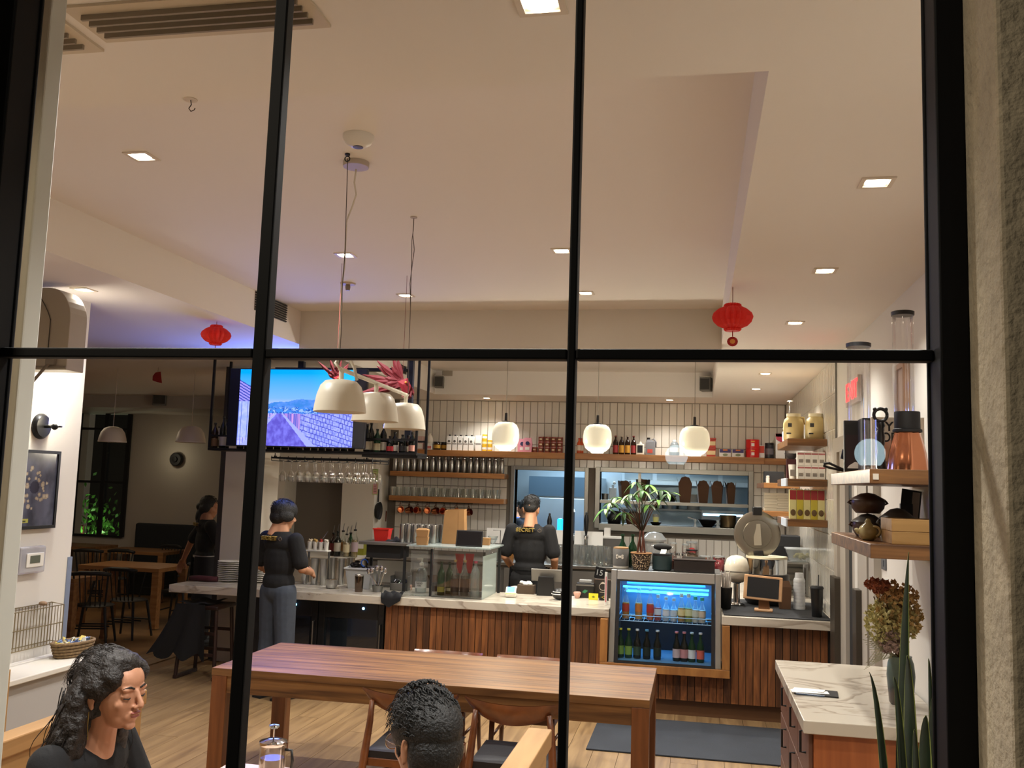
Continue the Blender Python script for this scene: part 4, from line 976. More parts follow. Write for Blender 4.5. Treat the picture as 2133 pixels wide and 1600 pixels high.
for k, (px, y, lab) in enumerate(((1400, 8.84, 'glass spice jar, first behind the dark box from the left'), (1412, 8.88, 'glass spice jar, second behind the dark box from the left'), (1425, 8.85, 'glass spice jar, third behind the dark box from the left'))):
    t = thing('spice_jar', lab, 'jar', onk(px, y), group='spice jars on the cold case')
    G().lathe([(.024, 0), (.026, .006), (.026, .12), (.022, .13)], 14).build('jar', glass_m, t, smooth=50); G().lathe([(.022, .004), (.023, .085), (.001, .085)], 12).build('spice', mat('spice_brown', '#6b3a2c', .8), t, smooth=50); G().lathe([(.025, .13), (.025, .15), (.001, .15)], 14).build('lid', chrome, t, smooth=50)
# ------------------------------------------------------------------ right end of the bar
ZR = .8805
mt = G().box(XF1+.02, XR-.03, 8.47, 9.75, 0, .008).build('rubber_mat', mat('rubber', '#191a1d', .8, bump=(120, .5)), None, (0, 0, .8802)); tag(mt, 'black ribbed rubber mat on the right counter', 'mat')
ZR2 = .8890
def onr(px, py): p = PZ(px, py, ZR2); return (p.x, p.y, ZR2)
x, y, z = onr(1512, 1268)
t = thing('straw_cup', 'dark cup bristling with pale wrapped straws right of the cold case', 'cup', (x, y, z))
G().lathe([(.04, 0), (.045, .005), (.056, .19), (.053, .19), (.04, .01), (.001, .01)], 20).build('cup', blackp, t, smooth=50)
g_ = mat('straw_white', '#c9c0b8', .6)
for k in range(16):
    a = 2*PI*k/16; r_ = .02 if k % 2 else .038
    G().tube([(r_*.5*math.cos(a), r_*.5*math.sin(a), .015), (r_*1.15*math.cos(a), r_*1.15*math.sin(a), .30+.02*(k % 3))], .005, 5).build('straw', g_, t)
x, y, z = onr(1538, 1262)
t = thing('cream_grinder', 'cream domed grinder on a chrome column beside the straws', 'grinder', (x-.015, y+.04, z))
G().lathe([(.07, 0), (.075, .01), (.06, .02), (.03, .03), (.028, .20), (.05, .215)], 22).build('column', chrome, t, smooth=50)
zt2 = P(1528, 1200, y+.1).z-z; zt3 = P(1528, 1155, y+.1).z-z
rr = px2m(24, y+.1)
G().lathe([(.06, .216), (rr*.95, zt2), (rr, zt2+.05), (rr, (zt2+zt3)/2), (rr*.8, zt3-.035), (rr*.45, zt3-.008), (.001, zt3)], 28).build('dome', mat('cream_gloss', '#d8d0bf', .15), t, smooth=180)
G().lathe([(rr*1.01, zt2+.048), (rr*1.01, zt2+.056)], 28, cap=False).build('seam', steel_d, t)
# rice cooker with its steel lid swung up
x, y, z = onr(1597, 1272)
y += .52; x = P(1597, 1230, y).x
t = thing('rice_warmer', 'black rice warmer with its big steel lid swung open', 'cooker', (x, y, z))
rb = px2m(42, y)
zk = P(1595, 1195, y).z-z
G().lathe([(rb*.85, 0), (rb, .03), (rb*1.05, zk*.6), (rb*1.02, zk), (rb*.9, zk+.005)], 32).build('body', blackp, t, smooth=50)
zk2 = P(1595, 1165, y).z-z
G().lathe([(rb*.92, zk+.004), (rb*.94, zk2), (rb*.98, zk2+.01), (rb*.90, zk2+.01), (rb*.88, zk+.02)], 32).build('rim', chrome, t, smooth=50)
G().lathe([(rb*.97, zk2+.0105), (rb*.95, zk2+.03), (rb*.6, zk2+.034), (.001, zk2+.034)], 32).build('inner_lid', mat('cream_lid', '#d9d2b4', .4), t, smooth=50)
lc = P(1577, 1113, y-.02)-Vector((x, y, z)); rl = px2m(46, y)
Tl = Matrix.Translation(lc) @ Euler((R(92), R(0), R(8))).to_matrix().to_4x4()
G().lathe([(rl, 0), (rl*1.0, .012), (rl*.93, .02), (rl*.62, .012), (rl*.60, .02), (rl*.3, .022), (.001, .022)], 40, T=Tl).build('open_lid', mat('lid_steel', '#9b958b', .3, .9), t, smooth=40)
G().box(-.045, .045, -.045, .02, -.04, .04, T=Matrix.Translation(lc+Vector((0, -.0, rl))) ).build('lid_handle', blackp, t, bevel=.008)
G().box(-.045, .045, -.04, .02, -.10, .06, T=Matrix.Translation(lc+Vector((.02, -.01, -rl*.98))) @ Euler((0, R(-8), 0)).to_matrix().to_4x4()).build('hinge', blackp, t, bevel=.008)
G().box(-.035, .035, -.026, -.023, -.105, .10, T=Matrix.Translation(lc) @ Euler((0, R(-4), 0)).to_matrix().to_4x4()).build('lid_plate', mat('lid_label', '#b7b0a2', .4, .5), t)
# tablet in a wooden stand
x, y, z = onr(1592, 1274)
t = thing('tablet_stand', 'tablet in a pale wooden frame stand on the right counter', 'tablet', (x, y+.02, z), R(-4))
pale = wood('pale_birch', '#b98a60', '#d3a87c', (1, 1, 1), 5, .5)
G().box(-.085, .075, -.06, .07, 0, .02).build('foot', pale, t, bevel=.006)
G().prism([(-.05, .02), (.05, .02), (.035, .15), (-.045, .15)], .02).build('neck', mat('birch_dark', '#7a5636', .5), t)
zc = P(1588, 1225, y).z-z
Tt = Matrix.Translation((-.01, -.03, zc)) @ Euler((R(-12), R(3), 0)).to_matrix().to_4x4()
W2, H2 = px2m(37, y), px2m(24, y)
G().box(-W2, W2, -.008, .012, -H2, H2, T=Tt).build('frame', pale, t, bevel=.008)
G().box(-W2+.03, W2-.03, -.010, -.0085, -H2+.022, H2-.02, T=Tt).build('screen', mat('screen_dark', '#23262a', .12), t)
x, y, z = onr(1630, 1268)
takeout('kraft_carton', 'plain brown carton leaning behind the tablet stand', (x+.02, y+.0, z), .12, .05, .2, m=mat('brown_carton', '#5c4029', .8))
x, y, z = onr(1665, 1269)
t = thing('cup_tower', 'tall stack of frosted plastic cups on the right counter', 'cups', (x, y, z))
for k in range(9): G().lathe([(.052, .0), (.054, .02), (.045, .042), (.043, .042)], 18, (0, 0, .03*k)).build('cup', glass('frosted', (.80, .82, .84), .1, .3, .5, .55), t, smooth=60)
G().lathe([(.042, .27), (.036, .33), (.001, .33)], 18).build('cup', glass('frosted'), t, smooth=60)
x, y, z = onr(1702, 1285)
t = thing('iced_coffee', 'tall black drink cup with a straw by the tiled wall', 'cup', (x, y, z))
G().lathe([(.042, 0), (.044, .005), (.055, .24), (.001, .24)], 20).build('cup', blackp, t, smooth=50); G().lathe([(.058, .241), (.058, .25), (.05, .262), (.001, .264)], 20).build('lid', blackm, t, smooth=50); G().tube([(.01, 0, .26), (.014, 0, .36)], .004, 6).build('straw', blackm, t)
x, y, z = onr(1716, 1272)
t = thing('white_ball', 'small white ball-topped tamper by the tiled wall', 'tamper', (x-.02, y+.05, z))
G().lathe([(.022, 0), (.022, .02), (.01, .03), (.01, .04)], 12).build('base', steel_d, t); G().ball((0, 0, .055), .022, 12, 8).build('ball', white, t, smooth=180)
# steel side table behind with a lidded food box
zq = P(1680, 1168, 10.6).z
t = thing('steel_rack', 'steel shelf rack behind the rice warmer by the tiled wall', 'rack', (.72, 10.3, .8802))
G().box(0, .43, 0, .6, zq-.88-.02, zq-.88).build('shelf', steel, t, bevel=.003)
for a in (.01, .42):
    for c in (.01, .59): G().box(a-.01, a+.01, c-.01, c+.01, 0, zq-.902).build('post', steel_d, t)
G().box(.02, .41, .3, .31, .05, zq-.91).build('back_panel', mat('grey_panel', '#8a857c', .5), t)
for k in range(4): G().box(.03, .40, .286, .299, .08+.06*k, .095+.06*k).build('louvre', mat('grey_panel2', '#6f6a62', .5), t)
p = P(1676, 1160, 10.5)
t = thing('food_box', 'clear lidded food container on the steel rack', 'container', (p.x, 10.5, zq+.001))
G().add([(-.15, -.09, 0), (.15, -.09, 0), (.15, .09, 0), (-.15, .09, 0), (-.19, -.12, .12), (.19, -.12, .12), (.19, .12, .12), (-.19, .12, .12)], [(0, 3, 2, 1), (0, 1, 5, 4), (1, 2, 6, 5), (2, 3, 7, 6), (3, 0, 4, 7)]).build('tub', glass('food_clear', (.85, .87, .86), .08, .1, .6, .25), t)
G().box(-.2, .2, -.13, .13, .121, .135).build('lid', glass('food_clear'), t, bevel=.004)
g = G()
for k in range(14): g.ball((random.uniform(-.1, .1), random.uniform(-.05, .05), .035+random.uniform(0, .03)), random.uniform(.015, .028), 8, 5)
g.build('food', mat('food_yellow', '#a5984e', .7), t, kind='stuff', smooth=180)
p = P(1640, 1140, 11.2)
t = thing('black_machine', 'black coffee machine behind the open steel lid', 'machine', (p.x-.03, 11.1, .8802))
zz = P(1640, 1115, 11.1).z-.88
G().box(-.16, .15, -.12, .14, 0, zz).build('body', blackm, t, bevel=.01); G().box(-.12, .11, -.125, -.121, zz*.45, zz*.8).build('panel', blackp, t); G().box(-.14, .13, -.2, -.13, 0, .02).build('drip_tray', steel_d, t)
# dried flower vase and bill folder on the sideboard, plant by the glass
p = PZ(1880, 1470, .9)
vx, vy = p.x, p.y+.03
t = thing('dried_flowers', 'bouquet of dried flowers in a grey-green stoneware vase', 'vase', (vx, vy, .9005))
pv = px2m(24, vy)
vase = mat('stoneware', '#5f6d60', .35); nt_ = vase.node_tree; N_ = nt_.nodes
tcx = N_.new('ShaderNodeTexCoord'); sp = N_.new('ShaderNodeSeparateXYZ'); nz_ = N_.new('ShaderNodeTexNoise'); nz_.inputs['Scale'].default_value = 14; ad_ = N_.new('ShaderNodeMath'); ad_.operation = 'MULTIPLY_ADD'; ad_.inputs[1].default_value = .09
cr_ = N_.new('ShaderNodeValToRGB'); e = cr_.color_ramp.elements; e[0].position = .10; e[0].color = (*srgb('#4a3f36'), 1); e[1].position = .30; e[1].color = (*srgb('#66776a'), 1); x_ = e.new(.13); x_.color = (*srgb('#1f2926'), 1); x_ = e.new(.17); x_.color = (*srgb('#3d4c47'), 1)
nt_.links.new(tcx.outputs['Object'], sp.inputs[0]); nt_.links.new(tcx.outputs['Object'], nz_.inputs['Vector']); nt_.links.new(nz_.outputs[0], ad_.inputs[0]); nt_.links.new(sp.outputs[2], ad_.inputs[2]); nt_.links.new(ad_.outputs[0], cr_.inputs[0]); nt_.links.new(cr_.outputs[0], N_['Principled BSDF'].inputs['Base Color'])
HV = P(1880, 1367, vy).z-.9
G().lathe([(pv*.75, 0), (pv*.9, .01), (pv*1.0, HV*.35), (pv*1.08, HV*.6), (pv*.98, HV*.85), (pv*.82, HV*.97), (pv*.86, HV), (pv*.78, HV), (pv*.7, HV*.9), (.001, HV*.88)], 28).build('vase', vase, t, smooth=180)
fc = P(1858, 1290, vy)-Vector((vx, vy, .9005)); sR = px2m(50, vy)
tan = mat('dry_tan', '#d6bb84', .9); sage = mat('dry_sage', '#cdc78f', .9); rust = mat('dry_rust', '#945338', .9); mauve = mat('dry_mauve', '#b09a93', .9); stemm = mat('dry_stem', '#5a4327', .9)
for k in range(26):
    a = 2*PI*k/26; tip = (fc.x+sR*.8*math.cos(a)*random.uniform(.2, 1), sR*.5*math.sin(a), fc.z+random.uniform(-.10, .15))
    G().tube([(.01*math.cos(a), .01*math.sin(a), HV*.8), (tip[0]*.45, tip[1]*.4, HV+(tip[2]-HV)*.5), tip], .003, 5).build('stem', stemm, t)
for nm, m, cnt_, cx, cz, rx, rz_ in (('hydrangea', sage, 620, -.05, -.01, .95, .62), ('hydrangea', tan, 420, .2, .02, .85, .55), ('thistle', mauve, 260, -.15, -.10, .42, .36), ('statice', rust, 140, -.55, .17, .42, .18), ('grass_head', mat('dry_amber', '#bd9766', .9), 190, .15, .13, .75, .3)):
    g = G()
    for k in range(cnt_):
        v = Vector((random.gauss(0, .5), random.gauss(0, .5), random.gauss(0, .5)))
        if v.length > 1: v.normalize()
        c = Vector((fc.x+sR*(cx+v.x*rx), v.y*sR*.7-.02, fc.z+(cz if abs(cz) > .05 else cz)+sR*v.z*rz_*1.5))
        T = Matrix.Translation(c) @ Euler((random.uniform(0, 6), random.uniform(0, 6), random.uniform(0, 6))).to_matrix().to_4x4()
        s_ = random.uniform(.010, .019)
        g.add([(-s_, 0, 0), (0, -s_*.7, s_*.3), (s_, 0, 0), (0, s_*.7, s_*.3)], [(0, 1, 2, 3)], T=T).add([(0, 0, -s_), (-s_*.6, s_*.2, 0), (0, 0, s_), (s_*.6, s_*.2, 0)], [(0, 1, 2, 3)], T=T)
    g.build(nm, m, t, kind='stuff')
g = G()
for k in range(14):
    b0 = Vector((-.02, -.02, HV)); d = Vector((-.12-.004*k, -.03, .03+.006*k*(1 if k % 2 else -1)))
    g.tube([b0, b0+d*.5, b0+d+Vector((0, 0, -.03))], .0012, 4)
    for q in range(6): g.add([b0+d*(.4+.1*q), b0+d*(.4+.1*q)+Vector((.008, 0, .012)), b0+d*(.45+.1*q)], [(0, 1, 2)])
g.build('fern_sprig', mat('pale_fern', '#a9a88a', .9), t, kind='stuff')
x, y, z = PZ(1700, 1445, .9)
t = thing('bill_folder', 'black bill folder with white receipts and a blue pen on the sideboard', 'folder', (x, y, .9005), R(-6))
G().box(-.11, .11, -.075, .075, 0, .008).build('folder', blackm, t, bevel=.002)
G().box(-.13, .06, -.05, .02, .0085, .011, T=Euler((0, 0, R(8))).to_matrix().to_4x4()).build('receipt', paper, t); G().box(-.12, .04, -.02, .045, .0115, .014, T=Euler((0, R(-2), R(-10))).to_matrix().to_4x4()).build('receipt', paper, t)
G().tube([(-.10, -.085, .007), (.04, -.09, .007)], .005, 8).build('pen', mat('pen_blue', '#1f3550', .3), t)
# snake plant behind the sill at the right
pb = Vector((P(1895, 1600, 2.45).x+.03, 2.45, .55))
t = thing('snake_plant', 'snake plant with tall sword leaves inside the window at right', 'plant', (pb.x, pb.y, .0))
G().lathe([(.11, 0), (.13, .02), (.15, .55), (.135, .55), (.12, .48), (.001, .46)], 26).build('planter', mat('planter_dark', '#3a3733', .6), t, smooth=50)
G().lathe([(.125, .47), (.001, .475)], 20, cap=False).build('soil', MATS['soil'], t)
LV = [((1880, 1600), (1872, 1480), (1893, 1150), 22, .05), ((1893, 1610), (1897, 1450), (1890, 1365), 30, -.04), ((1870, 1600), (1845, 1500), (1811, 1400), 17, -.02), ((1897, 1590), (1880, 1470), (1862, 1410), 16, -.08), ((1930, 1610), (1940, 1500), (1948, 1440), 22, .03), ((1925, 1620), (1922, 1550), (1929, 1490), 26, -.05), ((1876, 1620), (1872, 1570), (1871, 1520), 15, -.07), ((1915, 1620), (1908, 1560), (1905, 1520), 20, -.1), ((1948, 1600), (1942, 1420), (1934, 1372), 12, .08)]
leaf_s = mat('sword_leaf', '#15291a', .4, noise=(20, .5)); leaf_e = mat('leaf_edge', '#8f9a55', .5)
for k, (b0, b1, b2, wpx, dy) in enumerate(LV):
    yy = 2.42+dy
    q0 = Vector((pb.x+(P(*b0, yy).x-pb.x)*.8, yy, .47)); q1 = P(*b1, yy); q2 = P(*b2, yy)
    wd_ = px2m(wpx*1.35, yy); g = G(); vs = []; n = 14
    for i in range(n+1):
        s_ = i/n; c = q0*(1-s_)**2+((q0+q2)*.5+(q1-(q0+q2)*.5)*1.1)*2*s_*(1-s_)+q2*s_**2
        w_ = wd_*.5*(min(1, .55+s_*1.2))*(max(0, 1-s_**3.2))+.0006
        sd = Vector((math.cos(.25*math.sin(k)+.5*s_), math.sin(.25*math.sin(k)+.5*s_), 0))
        c = c-Vector((pb.x, pb.y, 0))
        vs += [c-sd*w_, c-sd*w_*.86+Vector((0, .003, 0)), c+Vector((0, .010*w_/wd_*2, 0)), c+sd*w_*.86+Vector((0, .003, 0)), c+sd*w_]
    fs = []; ms_ = []
    for i in range(n):
        a = i*5
        for j in range(4): fs.append((a+j, a+j+1, a+j+6, a+j+5)); ms_.append(1 if j in (0, 3) else 0)
    g.add(vs, fs); g.m = ms_
    o = g.build('leaf', [leaf_s, leaf_e], t, smooth=180)
# floor mat before the counter
pa = PZ(1249, 1495, 0); pb_ = PZ(1228, 1563, 0)
tag(G().box(pa.x, 1.05, pb_.y, 8.28, .0005, .012).build('floor_mat', mat('charcoal_mat', '#2b2f36', .9, noise=(4, .15), bump=(150, .4)), None, bevel=.003), 'charcoal floor mat in front of the slatted counter', 'mat')
# ------------------------------------------------------------------ groceries on the long shelf
YS = 12.93
def sh(px, y=YS): return (P(px, 935, y).x, y, zl+.0005)
def boxy(nm, lab, cat, loc, w, d, h, m, band=None, grp=None, bz=(.3, .7), cap=None, rz=0):
    t = thing(nm, lab, cat, loc, rz, group=grp)
    G().box(-w/2, w/2, -d/2, d/2, 0, h).build('box', m, t, bevel=.002)
    if band: G().box(-w*.47, w*.47, -d/2-.001, -d/2, h*bz[0], h*bz[1]).build('label', band, t)
    if cap: G().lathe([(.015, h), (.015, h+.02), (.001, h+.02)], 10).build('cap', cap, t)
    return t
def tin(nm, lab, loc, r, h, m, band=None, grp=None, bz=(.12, .88), top=None, sy=1):
    t = thing(nm, lab, 'tin', loc, group=grp)
    G().lathe([(r, 0), (r, h), (r*.95, h-.003), (.001, h-.003)], 18, sy=sy).build('can', top or steel, t, smooth=50)
    if band: G().lathe([(r*1.01, h*bz[0]), (r*1.01, h*bz[1])], 18, cap=False, sy=sy).build('label', band, t, smooth=60)
    if m: G().lathe([(r*1.012, h*.03), (r*1.012, h*.12)], 18, cap=False, sy=sy).lathe([(r*1.012, h*.88), (r*1.012, h*.97)], 18, cap=False, sy=sy).build('band', m, t, smooth=60)
    return t
x, y, z = sh(874); boxy('cracker_box', 'white and pink box at the left end of the long shelf', 'box', (x, y, z), .12, .14, .19, mat('pale_pink', '#d8b8b4', .6), paper, bz=(.1, .45)); boxy('cracker_box', 'smaller white box on top of the pink box, long shelf left end', 'box', (x, y, z+.191), .12, .14, .10, paper)
x, y, z = sh(894); boxy('sugar_box', 'small pink-banded box left of the dark jars on the long shelf', 'box', (x, y, z), .10, .12, .09, paper, mat('pink_band', '#c9746c', .6), bz=(.2, .6))
t = thing('cloth_bundle', 'rumpled cream bag on top of the pink-banded box', 'bag', (x, y, z+.091)); G().lathe([(.05, 0), (.055, .05), (.04, .10), (.02, .13), (.03, .145), (.001, .145)], 12).build('bag', offwhite, t, smooth=180)
for px, lab in ((910, 'squat dark jar with yellow label on the long shelf'), (925, 'second squat dark jar, right of the yellow-labelled one')):
    x, y, z = sh(px, YS+(0 if px < 915 else .06)); t = thing('dark_jar', lab, 'jar', (x, y, z)); G().lathe([(.04, 0), (.05, .01), (.05, .085), (.042, .10)], 16).build('jar', gl_brown, t, smooth=50); G().lathe([(.044, .10), (.044, .118), (.001, .118)], 16).build('lid', blackp, t, smooth=50); G().lathe([(.0505, .025), (.0505, .075)], 16, cap=False).build('label', mat('mustard', '#b98f2f', .6), t, smooth=50)
for k, px in enumerate((936, 947.5, 959, 970.5, 982)):
    t = boxy('milk_carton', 'white drink carton with black cap, %s from the left on the long shelf' % nth(k), 'carton', sh(px), .068, .07, .205, paper, mat('carton_grey', '#8f8a84', .6), 'white cartons on the long shelf', (.42, .50), blackp)
    G().lathe([(.018, 0), (.018, .001), (.001, .001)], 14, T=Matrix.Translation((0, -.036, .13)) @ Euler((R(90), 0, 0)).to_matrix().to_4x4()).build('emblem', mat('carton_dark', '#5e5a55', .6), t)
boxy('milk_carton', 'wider white carton standing apart before the yellow cans', 'carton', sh(997), .085, .08, .22, paper, mat('carton_grey'), bz=(.4, .5))
ycan = mat('yellow_tin', '#e2b62c', .4)
for px, n_ in ((1009, 3), (1020.5, 2)):
    for k in range(n_):
        x, y, z = sh(px); tin('yellow_can', 'yellow and white can, %s from the bottom in the %s stack' % (nth(k), 'left' if n_ == 3 else 'right'), (x, y, z+.079*k), .036, .078, ycan, paper if k != 1 else mat('pale_yellow', '#e9dcae', .5), 'yellow cans on the long shelf', (.3, .7), ycan)
pink = mat('pink_bag', '#d98fa0', .5)
for px, yy, hh, lab in ((1088, YS+.05, .19, 'pink snack pouch with dark emblem behind the first globe lamp'), (1099, YS-.04, .20, 'pink snack pouch with dark emblem right of the first globe lamp')):
    x, y, z = sh(px, yy); t = thing('snack_pouch', lab, 'pouch', (x, y, z))
    G().add([(-.06, -.03, 0), (.06, -.03, 0), (.06, .03, 0), (-.06, .03, 0), (-.065, -.02, hh*.6), (.065, -.02, hh*.6), (.065, .02, hh*.6), (-.065, .02, hh*.6), (-.05, -.002, hh), (.05, -.002, hh), (.05, .002, hh), (-.05, .002, hh)], [(0, 3, 2, 1), (0, 1, 5, 4), (1, 2, 6, 5), (2, 3, 7, 6), (3, 0, 4, 7), (4, 5, 9, 8), (5, 6, 10, 9), (6, 7, 11, 10), (7, 4, 8, 11), (8, 9, 10, 11)]).build('pouch', pink, t)
    G().lathe([(.028, 0), (.028, .002), (.001, .002)], 16, T=Matrix.Translation((0, -.024, hh*.62)) @ Euler((R(84), 0, 0)).to_matrix().to_4x4()).build('emblem', mat('navy_ink', '#2a2a52', .5), t); G().box(-.03, .03, -.030, -.0285, .03, .07).build('panel', paper, t)
rcan = mat('tomato_red', '#a8322a', .4); rlab = mat('tomato_label', '#7a3a28', .5)
for c, (px, n_) in enumerate(((1114, 1), (1127, 3), (1140, 3), (1153, 3), (1166, 3))):
    for k in range(n_):
        x, y, z = sh(px)
        t = tin('tomato_can', 'red tomato can, %s from the bottom in the %s column' % (nth(k), nth(c)), (x, y, z+.0735*k), .041, .073, rcan, rlab, 'red cans stacked on the long shelf', (.12, .88), steel)
        G().box(-.018, .018, -.0425, -.0415, .03, .05).build('print', mat('cream_ink', '#d8c3a0', .5), t)
for k, px in enumerate((1206, 1211)):
    x, y, z = sh(px, YS+.05*k); make_bottle('orange_bottle', ['orange sauce bottle just right of the centre mullion', 'second orange sauce bottle beside the second globe lamp'][k], 'bottle', .21, .03, mat('orange_sauce', '#d4551f', .3), capm('#b8332a'), lblm('#e8e0cf'), (x, y, z))
for k, (px, lb) in enumerate(((1282, '#a83a3c'), (1294.5, '#d8a03a'), (1307, '#d8a03a'), (1319.5, '#a83a3c'))):
    t = make_bottle('sauce_bottle', 'dark sauce bottle with %s label, %s from the left by the second globe' % ('red' if k in (0, 3) else 'amber', nth(k)), 'bottle', .255, .036, gl_brown, capm('#8a2a2c') if k in (0, 3) else capm('#c9bdb0'), lblm(lb), sh(px), 'sauce bottles on the long shelf', lz=(.1, .5))
x, y, z = sh(1333.5); t = thing('syrup_jug', 'white jug with a dark printed panel on the long shelf', 'jug', (x, y, z)); G().box(-.055, .055, -.04, .04, 0, .15).build('body', offwhite, t, bevel=.012); G().lathe([(.03, .15), (.016, .175), (.016, .185), (.001, .185)], 12).build('neck', offwhite, t, smooth=50); G().box(-.036, .036, -.042, -.0405, .03, .13).build('label', blackm, t)
x, y, z = sh(1355); t = thing('detergent_jug', 'grey jug with a loop handle and red print on the long shelf', 'jug', (x, y, z)); G().add([(-.065, -.04, 0), (.065, -.04, 0), (.065, .04, 0), (-.065, .04, 0), (-.065, -.04, .17), (.065, -.04, .19), (.065, .04, .19), (-.065, .04, .17), (-.045, -.02, .215), (-.01, -.02, .215), (-.01, .02, .215), (-.045, .02, .215)], [(0, 3, 2, 1), (0, 1, 5, 4), (1, 2, 6, 5), (2, 3, 7, 6), (3, 0, 4, 7), (4, 5, 9, 8), (5, 6, 10, 9), (6, 7, 11, 10), (7, 4, 8, 11), (8, 9, 10, 11)]).build('body', mat('jug_grey', '#77777a', .4), t, bevel=.006); G().lathe([(.022, .214), (.022, .24), (.001, .24)], 12, (-.028, 0, 0)).build('cap', blackp, t); G().tube([(.0, 0, .2), (.045, 0, .225), (.075, 0, .18), (.072, 0, .11)], .009, 8).build('handle', mat('jug_grey'), t, smooth=180); G().box(-.04, .03, -.0445, -.0425, .03, .08).build('label', mat('jug_red', '#b8473c', .5), t)
x, y, z = sh(1405); t = thing('round_bottle', 'rounded clear bottle with white cap left of the third globe', 'bottle', (x, y, z)); G().lathe([(.06, 0), (.066, .02), (.066, .12), (.05, .17), (.03, .19)], 20).build('body', mat('grey_clear', '#7d8283', .15), t, smooth=60); G().lathe([(.034, .19), (.034, .215), (.001, .218)], 14).build('cap', white, t, smooth=50); G().lathe([(.067, .05), (.067, .11)], 20, cap=False).build('label', paper, t, smooth=60)
for k in range(2):
    x, y, z = sh(1481); t = boxy('red_tub', 'red and cream tub, %s of two right of the third globe' % ['lower', 'upper'][k], 'tub', (x, y, z+.126*k), .12, .1, .10, mat('tub_red', '#b23a2a', .5), mat('tub_cream', '#d8c090', .6), bz=(.25, .8)); G().box(-.066, .066, -.055, .055, .101, .125).build('lid', mat('tub_lid', '#a8382c', .4), t, bevel=.003)
for k, px in enumerate((1510.5, 1537)): 
    t = boxy('purple_box', 'purple and white food box, %s of the pair on the long shelf' % ['left', 'right'][k], 'box', sh(px), .155, .1, .105, paper, mat('box_purple', '#3d2f6b', .5), bz=(.55, .99)); G().box(-.03, .03, -.0525, -.0515, .085, .10).build('logo', mat('box_orange', '#e07a2c', .5), t); G().ball((0, -.05, .03), (.035, .003, .018), 12, 6).build('picture', mat('box_food', '#8f9a7a', .6), t)
for k in range(2):
    x, y, z = sh(1567.5); t = tin('red_tin', 'big bright red tin, %s of two near the right end' % ['lower', 'upper'][k], (x, y, z+.122*k), .088, .12, mat('lacquer_red', '#d4201c', .3), mat('lacquer_red'), None, (.13, .87), mat('lacquer_red'))
    G().box(-.025, .025, -.0900, -.0885, .085, .098).build('print', mat('tin_gold', '#e8b04a', .4), t); G().box(-.02, .02, -.0905, -.0885, .03, .07).build('mark', paper, t)
x, y, z = sh(1580); t = boxy('red_pouch', 'red and white pouch right of the bright red tins', 'pouch', (x+.02, y+.06, z), .12, .04, .17, paper, mat('pouch_red', '#c8432c', .5), bz=(.4, .95))
# back shelf end: goods beyond
x, y, z = sh(1588); 
wshelf('wall_shelf', 'short end of the long shelf reaching to the tiled return wall', xl1+.004, XR, 12.90, 13.075, zl-.085, zl-.002)
t = thing('dark_jar', 'dark plastic jar at the right end of the long shelf', 'jar', (P(1604, 945, 12.98).x-.01, 12.985, zl)); G().lathe([(.055, 0), (.057, .01), (.057, .17), (.05, .18)], 18).build('jar', mat('jar_dark', '#23242a', .3), t, smooth=50); G().lathe([(.058, .18), (.058, .205), (.001, .205)], 18).build('lid', blackp, t, smooth=50); G().lathe([(.0575, .05), (.0575, .13)], 18, cap=False).build('label', mat('label_grey', '#6b6368', .5), t, smooth=50)
p = P(1619, 910, 12.99); t = thing('pink_carton', 'pink and white carton in the far corner of the shelf', 'carton', (p.x+.035, 12.99, zl)); G().box(-.06, .06, -.05, .05, 0, .33).build('carton', paper, t, bevel=.002); G().prism([(-.06, .33), (.06, .33), (.02, .21), (-.05, .25)], .001, T=Matrix.Translation((0, -.0512, 0))).box(-.061, .061, -.0512, -.05, .29, .332).build('print', mat('carton_pink', '#c43f58', .5), t)
# steel bottles and tumblers on the short shelves
YB2 = 12.92
sb0 = None
for k in range(18):
    px = 823+13.05*k
    x = P(px, 984, YB2).x
    lab = 'brushed steel bottle, %s from the left on the short upper shelf' % nth(k)
    if sb0 is None:
        sb0 = thing('steel_bottle', lab, 'bottle', (x, YB2, zs1+.0005), group='steel bottles on the short shelf')
        G().lathe([(.033, 0), (.036, .006), (.036, .15), (.028, .185), (.024, .20)], 16).build('body', steel, sb0, smooth=50)
        G().lathe([(.026, .20), (.027, .225), (.022, .232), (.001, .233)], 14).build('cap', chrome, sb0, smooth=50)
    else: dup(sb0, (x, YB2, zs1+.0005), label=lab)
tb0 = None
for row, yy in enumerate((12.88, 12.99)):
    for k in range(15):
        x = P(818+15.3*k+row*5, 1036, yy).x
        if x > xs1-.05: continue
        lab = 'clear tumbler, %s from the left in the %s row on the short lower shelf' % (nth(k), ['front', 'rear'][row])
        if tb0 is None:
            tb0 = thing('tumbler', lab, 'glass', (x, yy, zs2+.0005), group='clear tumblers on the short shelf')
            G().lathe([(.032, 0), (.040, .125), (.038, .125), (.031, .008), (.001, .006)], 14).build('glass', glass('tumbler_glass', (.94, .95, .94), .08, .03, .8), tb0, smooth=50)
            G().lathe([(.0315, .001), (.033, .012), (.001, .012)], 14).build('base', glass('tumbler_glass'), tb0, smooth=50)
        else: dup(tb0, (x, yy, zs2+.0005), label=lab)
